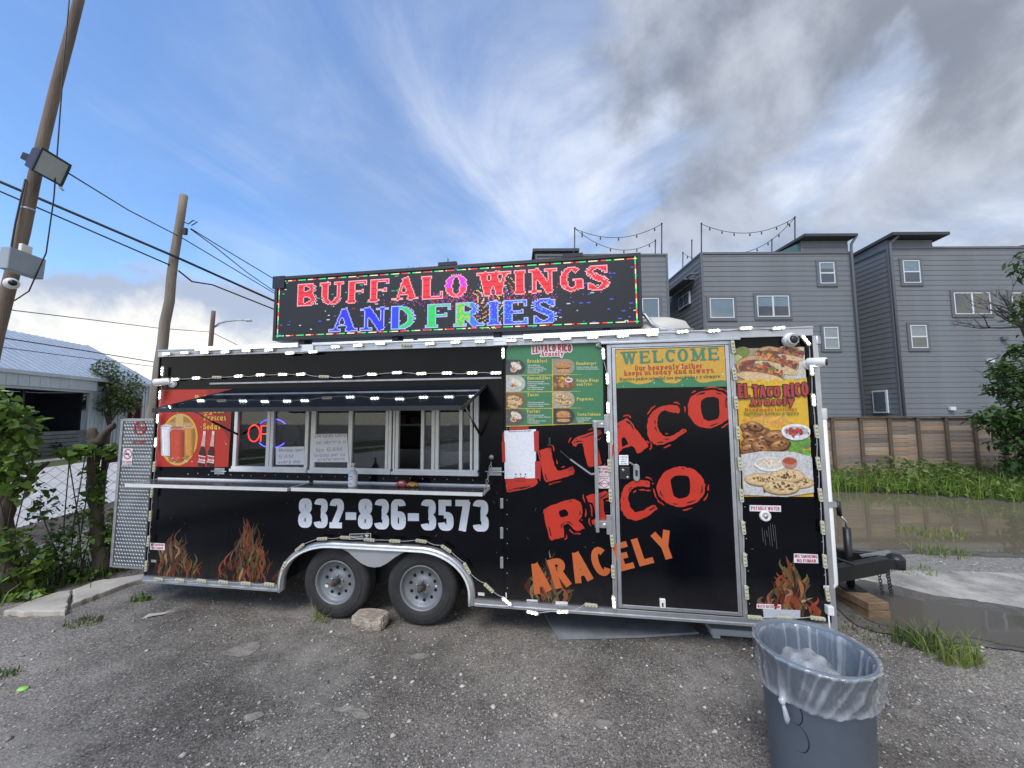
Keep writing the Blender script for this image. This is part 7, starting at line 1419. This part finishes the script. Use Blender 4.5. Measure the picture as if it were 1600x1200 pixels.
def vine(label, pts, size, kind=None, ca=VA, cb=VB):
    c = pts.mean(0); o = empty('vine', (c[0],c[1],0), 0, label, 'vine', 'vines on the chain-link fence'); p = pts-np.array([c[0],c[1],0]); leaves('foliage', p, size, ca, cb, parent=o, heart=True, aspect=.95, droop=.5)
    b = MB()
    for k in range(6):
        i = nrg.integers(0,len(p)); j = nrg.integers(0,len(p)); zt = p[i][2]; b.tube([(p[j][0]*.6,p[j][1]*.6,.0),(p[j][0]*.5+p[i][0]*.4,p[j][1]*.5+p[i][1]*.4,zt*.45),(p[i][0],p[i][1],zt)], .006, 5)
    b.build('stem', BARK, o)
def cluster(px, py, s_off, n, r): # foliage cloud around where the sight line meets the fence
    d = ray(px, py); A_ = np.array([[d[0],-FD_[0]],[d[1],-FD_[1]]]); t, s = np.linalg.solve(A_, FA); c = CAM+d*t; return inball(n, c+np.array([FD_[1],-FD_[0],0])*s_off, r, .1)
vine('dense bright vine mound at the far left edge', np.concatenate([cluster(8,690,.15,420,(.30,.25,.34)),cluster(22,740,.15,240,(.22,.2,.28)),cluster(-20,640,.1,240,(.30,.25,.25)),cluster(15,655,.12,160,(.2,.2,.2))]), .055)
vine('vine leaves capping the fence beside the stump', np.concatenate([cluster(118,706,.05,150,(.22,.14,.07)),cluster(160,702,.05,90,(.20,.12,.06))]), .06)
vine('vine climbing the fence near the cabinet', np.concatenate([cluster(165,838,.12,420,(.15,.14,.36)),cluster(150,760,.08,110,(.10,.10,.25)),cluster(175,885,.12,160,(.2,.15,.10))]), .038)
vine('low vine at the foot of the fence, far left corner', np.concatenate([cluster(40,880,.22,260,(.22,.18,.24)),cluster(30,925,.30,260,(.30,.2,.14)),cluster(8,845,.2,140,(.2,.2,.2))]), .055)
vine('sparse vine hanging in the middle of the fence', np.concatenate([cluster(65,790,.06,120,(.14,.1,.25)),cluster(95,850,.12,420,(.32,.15,.22)),cluster(110,810,.06,90,(.25,.1,.25)),cluster(120,895,.18,300,(.3,.18,.14))]), .036, ca=(.05,.10,.018), cb=(.13,.21,.045))
b_ = []
for k in range(2600): b_.append(fpt(1,.5,4.8,0,.02,.22)[0])
o = blades('fence_grass', np.array(b_), .20, (.04,.075,.015), (.12,.16,.04), .006, .5, kind='stuff'); o['label'] = 'grass and weeds along the foot of the chain-link fence'
def trunk(par, pts, rs, name='trunk', mat=None): 
    pp = []; rr_ = []
    for i in range(len(pts)-1):
        for t in (0,.33,.66): pp.append(np.array(pts[i],float)*(1-t)+np.array(pts[i+1],float)*t+nrg.normal(0,rs[i]*.10,3)); rr_.append((rs[i]*(1-t)+rs[i+1]*t)*nrg.uniform(.86,1.14))
    b = MB(); b.tube(pp+[np.array(pts[-1],float)], rr_+[rs[-1]], 9); return b.build(name, mat or BARK, par)
# the vine-wrapped stump in the fence
d = ray(140,860); A_ = np.array([[d[0],-FD_[0]],[d[1],-FD_[1]]]); t_, s_ = np.linalg.solve(A_, FA); sc_ = FA+FD_*s_
st_ = empty('tree_stump', (sc_[0],sc_[1],0), 0, 'dead forked stump standing in the chain-link fence', 'stump'); trunk(st_, [(.22,-.05,0),(.12,0,.35),(.05,0,.7),(-.02,0,1.05),(-.04,0,1.4),(-.03,0,1.5),(.0,0,1.62)], [.10,.08,.07,.062,.06,.07,.058]); trunk(st_, [(-.01,0,1.56),(.06,.0,1.68),(.14,.02,1.79),(.17,.02,1.82)], [.052,.045,.034,.02], 'limb'); trunk(st_, [(-.02,0,1.56),(-.07,0,1.68),(-.09,0,1.76)], [.06,.05,.035], 'limb'); trunk(st_, [(0,.1,1.36),(.3,.15,1.38),(.55,.2,1.34)], [.04,.035,.02], 'limb'); leaves('ivy', np.concatenate([inball(160,(.02,-.05,.9),(.14,.12,.5),.6)]), .045, VA, VB, parent=st_, heart=True, aspect=.9)
d = ray(12,800); A_ = np.array([[d[0],-FD_[0]],[d[1],-FD_[1]]]); t_, s_ = np.linalg.solve(A_, FA); sc_ = FA+FD_*s_
bt_ = empty('crooked_tree', (sc_[0],sc_[1],0), 0, 'dark crooked trunk at the far left edge of the fence', 'tree'); trunk(bt_, [(.16,0,0),(.06,0,.45),(-.02,0,.8),(.03,0,1.05),(.18,.05,1.28),(.28,.1,1.4)], [.08,.068,.058,.048,.035,.015]); trunk(bt_, [(-.02,0,.8),(-.15,0,1.2),(-.22,0,1.7)], [.06,.05,.03], 'limb'); leaves('crown', np.concatenate([inball(260,(-.25,.1,1.75),(.3,.25,.35),.2)]), .07, VA, VB, parent=bt_, heart=True, aspect=.9)
# small tree before the metal building
def tree(name, base, h, crowns, leafn, size, ca, cb, label, r0=.1, outw=False):
    o = empty(name, (base[0],base[1],0), 0, label, 'tree'); trunk(o, [(0,0,0),(.04*h/4,.02,h*.3),(-.02*h/4,0,h*.6),(.02,0,h*.85)], [r0,r0*.8,r0*.5,r0*.2])
    P_ = []
    for (c, r, n_) in crowns:
        P_.append(inball(int(leafn*n_), c, r, .25)); trunk(o, [(0,0,h*.3),(c[0]*.5,c[1]*.5,(h*.35+c[2])*.5),(c[0]*.9,c[1]*.9,c[2])], [r0*.45,r0*.3,r0*.08], 'limb')
    leaves('crown', np.concatenate(P_), size, ca, cb, parent=o, droop=.25); return o
q = G(166,703); stree = tree('small_tree', q, 3.4, (((-.5,0,2.3),(.75,.7,.8),.25),((.35,.2,2.6),(.7,.7,.8),.25),((-.1,-.2,3.2),(.5,.5,.6),.16),((.0,0,1.9),(1.0,.7,.5),.22),((.75,0,2.0),(.4,.4,.5),.1)), 5200, .10, (.06,.095,.03), (.16,.20,.09), 'airy small tree in front of the metal building', .08); stree.scale = (1.4,1.4,1.4)
for px, w_, lab in ((60,.9,'low dark shrub by the metal building wall'),): q = W(px,690,19.5); o = empty('shrub', (q[0],q[1],0), 0, lab, 'shrub'); leaves('foliage', inball(500,(0,0,.35),(1.4,.5,.4),.2), .12, (.02,.04,.012), (.05,.08,.02), parent=o); trunk(o, [(0,0,0),(0,0,.3)], [.04,.02], 'stem')
# ------------------------------------------------------------------ weeds, tree and tufts at right
n = 26000; x = nrg.uniform(4.5,22,n); y = nrg.uniform(8.0,11.15,n); lim = np.interp(x,[4.5,7.6,9.2,10.5,12.4,15,22],[9.7,9.5,9.1,8.3,7.8,7.6,7.6]); k_ = y > lim+nrg.normal(0,.08,n); x, y = x[k_], y[k_]; lim = lim[k_]
hh = .18+.42*np.clip((y-lim)/1.3,0,1)*(.7+.3*np.sin(x*1.9)+.25*np.sin(x*4.7+1)); z = nrg.random(len(x))**.7*hh
o = leaves('weed_foliage', np.stack([x,y,z],1), .085, (.065,.12,.02), (.20,.27,.055), kind='stuff', aspect=.5, droop=-.1); o['label'] = 'thick green weeds in front of the wooden fence'
n = 9000; x = nrg.uniform(4.5,20,n); y = nrg.uniform(7.6,10.4,n); lim = np.interp(x,[4.5,7.6,9.2,10.5,12.4,15,22],[9.6,9.35,9.0,8.15,7.65,7.4,7.4]); k_ = y > lim; x, y = x[k_], y[k_]
o = blades('weed_grass', np.stack([x,y,np.zeros(len(x))],1), .34, (.09,.17,.02), (.25,.34,.06), .009, .35, kind='stuff'); o['label'] = 'tall grass at the edge of the large puddle'
tb = (13.6,9.3); rt = empty('leafy_tree', (tb[0],tb[1],0), 0, 'dark leafy tree at the far right edge in front of the fence', 'tree'); trunk(rt, [(0,0,0),(-.1,0,1.4),(.05,0,2.8),(.15,0,4.4),(.2,0,6)], [.17,.14,.12,.09,.05])
CR = []
for px, py, r, n_ in ((1590,655,(.55,.6,.35),800),(1560,655,(.50,.5,.32),620),(1600,690,(.6,.6,.28),700),(1585,605,(.55,.5,.38),800),(1572,578,(.35,.4,.22),240),(1612,570,(.6,.6,.5),700),(1640,640,(.8,.8,.9),1200),(1620,480,(.55,.6,.5),500),(1612,410,(.42,.5,.35),320),(1598,545,(.25,.3,.2),160),(1605,725,(.55,.5,.3),520),(1700,500,(1.2,1,1.6),1500)): CR.append(inball(int(n_*.6), W(px,py,9.2)-np.array([tb[0],tb[1],0]), r, .15))
leaves('crown', np.concatenate(CR), .135, (.03,.07,.02), (.085,.15,.035), parent=rt, aspect=.42, droop=.35)
for px, py in ((1560,655),(1575,600),(1612,480),(1600,700)): c = W(px,py,9.2)-np.array([tb[0],tb[1],0]); trunk(rt, [(0,0,max(.9,c[2]-1)),(c[0]*.5,c[1]*.5,c[2]-.3),tuple(c)], [.06,.04,.012], 'limb')
bt2 = empty('bare_tree', (W(1640,600,10.3)[0],10.3,0), 0, 'leafless branches spreading across the right-hand townhouse', 'tree'); b0 = np.array([bt2.location.x,10.3,0]); bm_ = MB(); rr = random.Random(4)
trunk(bt2, [(0,0,0),(0,0,2.0),W(1612,540,10.3)-b0,W(1598,510,10.3)-b0], [.11,.09,.07,.055])
def branch(p, d, L_, r, lv):
    pts = [np.array(p)]; dd = np.array(d, float)
    for i in range(4): dd = dd+np.array([rr.gauss(0,.14),rr.gauss(0,.10),rr.gauss(.04,.12)]); dd /= np.linalg.norm(dd); pts.append(pts[-1]+dd*L_/4)
    bm_.tube(pts, [r,r*.85,r*.7,r*.55,r*.35], 5)
    if lv:
        for k in range(rr.choice((2,3,3))): i = rr.randint(1,4); e = dd+np.array([rr.gauss(0,.55),rr.gauss(0,.3),rr.gauss(.1,.45)]); branch(pts[i], e/np.linalg.norm(e), L_*rr.uniform(.5,.75), r*.55, lv-1)
o0 = W(1598,510,10.3)-b0
for e, L_ in (((-.75,0,.35),.9),((-.55,-.1,.9),1.0),((-.1,0,1),1.1),((.3,0,1),1.0),((-.9,.1,-.05),.9)): branch(o0, np.array(e)/np.linalg.norm(e), L_, .034, 3)
bm_.build('branches', M('bare_twig', (.10,.09,.085), .9), bt2); bm_ = MB(); o1 = W(1605,585,10.3)-b0; branch(o1, (-1,0,.12), 1.1, .018, 2)
bm_.build('low_branch', M('bare_twig'), bt2)
def tuft(px, py, n_, r, h, ca, cb, label, w=.004): c = G(px,py); o = empty('grass_tuft', c, 0, label, 'grass', 'tufts of grass in the lot'); a = nrg.uniform(0,6.28,n_); rr_ = r*np.sqrt(nrg.random(n_)); blades('grass_blades', np.stack([np.cos(a)*rr_*1.5,np.sin(a)*rr_,np.zeros(n_)],1), h, ca, cb, w, .85, parent=o, kind='stuff')
GA, GB = (.10,.17,.025), (.30,.34,.09)
tuft(1490,1030,170,.13,.17,GA,GB,'tall grass tuft beside the shallow puddle right of the bin'); tuft(1432,1005,170,.12,.13,(.05,.10,.02),(.12,.18,.04),'low dark tuft between the timber blocks and the tall tuft'); tuft(1468,866,160,.22,.13,GA,GB,'grass tuft on the gravel right of the trailer coupler'); tuft(1458,836,170,.30,.12,GA,GB,'grass tuft standing in the large puddle'); tuft(1425,892,90,.2,.06,GA,GB,'flat grass patch beyond the coupler')
tuft(502,970,26,.07,.20,GA,GB,'wispy grass at the front of the left wheel'); tuft(130,973,120,.11,.035,(.05,.10,.015),(.10,.17,.03),'short moss-like grass patch near the kerb'); tuft(220,938,40,.06,.07,(.06,.14,.02),(.14,.26,.05),'small green weed below the cabinet',.010); tuft(0,1056,90,.08,.03,(.05,.10,.015),(.10,.17,.03),'small grass patch at the left picture edge'); tuft(1335,985,150,.25,.04,(.04,.08,.02),(.10,.15,.04),'thin creeping grass below the right end of the trailer')
n = 260; xx = nrg.uniform(2.6,4.6,n); yy = nrg.uniform(2.0,3.5,n); stones('pale_chips', np.stack([xx,yy,np.full(n,.003)],1), .004+.010*nrg.random(n)**2, (.22,.20,.18), (.48,.45,.40))
# tree tops showing over the sign
bt3 = empty('far_tree', (W(650,415,16)[0],16,0), 0, 'tree top just showing over the lit sign', 'tree'); zt_ = W(650,413,16)[2]; trunk(bt3, [(0,0,0),(0,0,zt_-1)], [.2,.05]); leaves('crown', np.concatenate([inball(2600,(0,0,zt_-1.4),(1.35,1.2,1.25),.3),inball(700,(.9,0,zt_-1.3),(.7,.8,1.15),.3)]), .12, (.02,.035,.012), (.05,.08,.025), parent=bt3)

n = 900; p_ = fpt(n,.3,5,.004,.03,.30); o = leaves('leaf_litter', p_, .035, (.10,.06,.03), (.22,.15,.08), kind='stuff', aspect=.6, droop=0); o['label'] = 'dead leaves along the foot of the chain-link fence'
n = 700; x = nrg.uniform(-4,3.4,n); y = 3.7+nrg.normal(0,.25,n)-x*.13; o = leaves('ground_litter', np.stack([x,y,np.full(n,.006)],1), .016, (.09,.06,.035), (.24,.18,.11), kind='stuff', aspect=.35, droop=0); o['label'] = 'scattered dead leaves and twigs under the trailer'
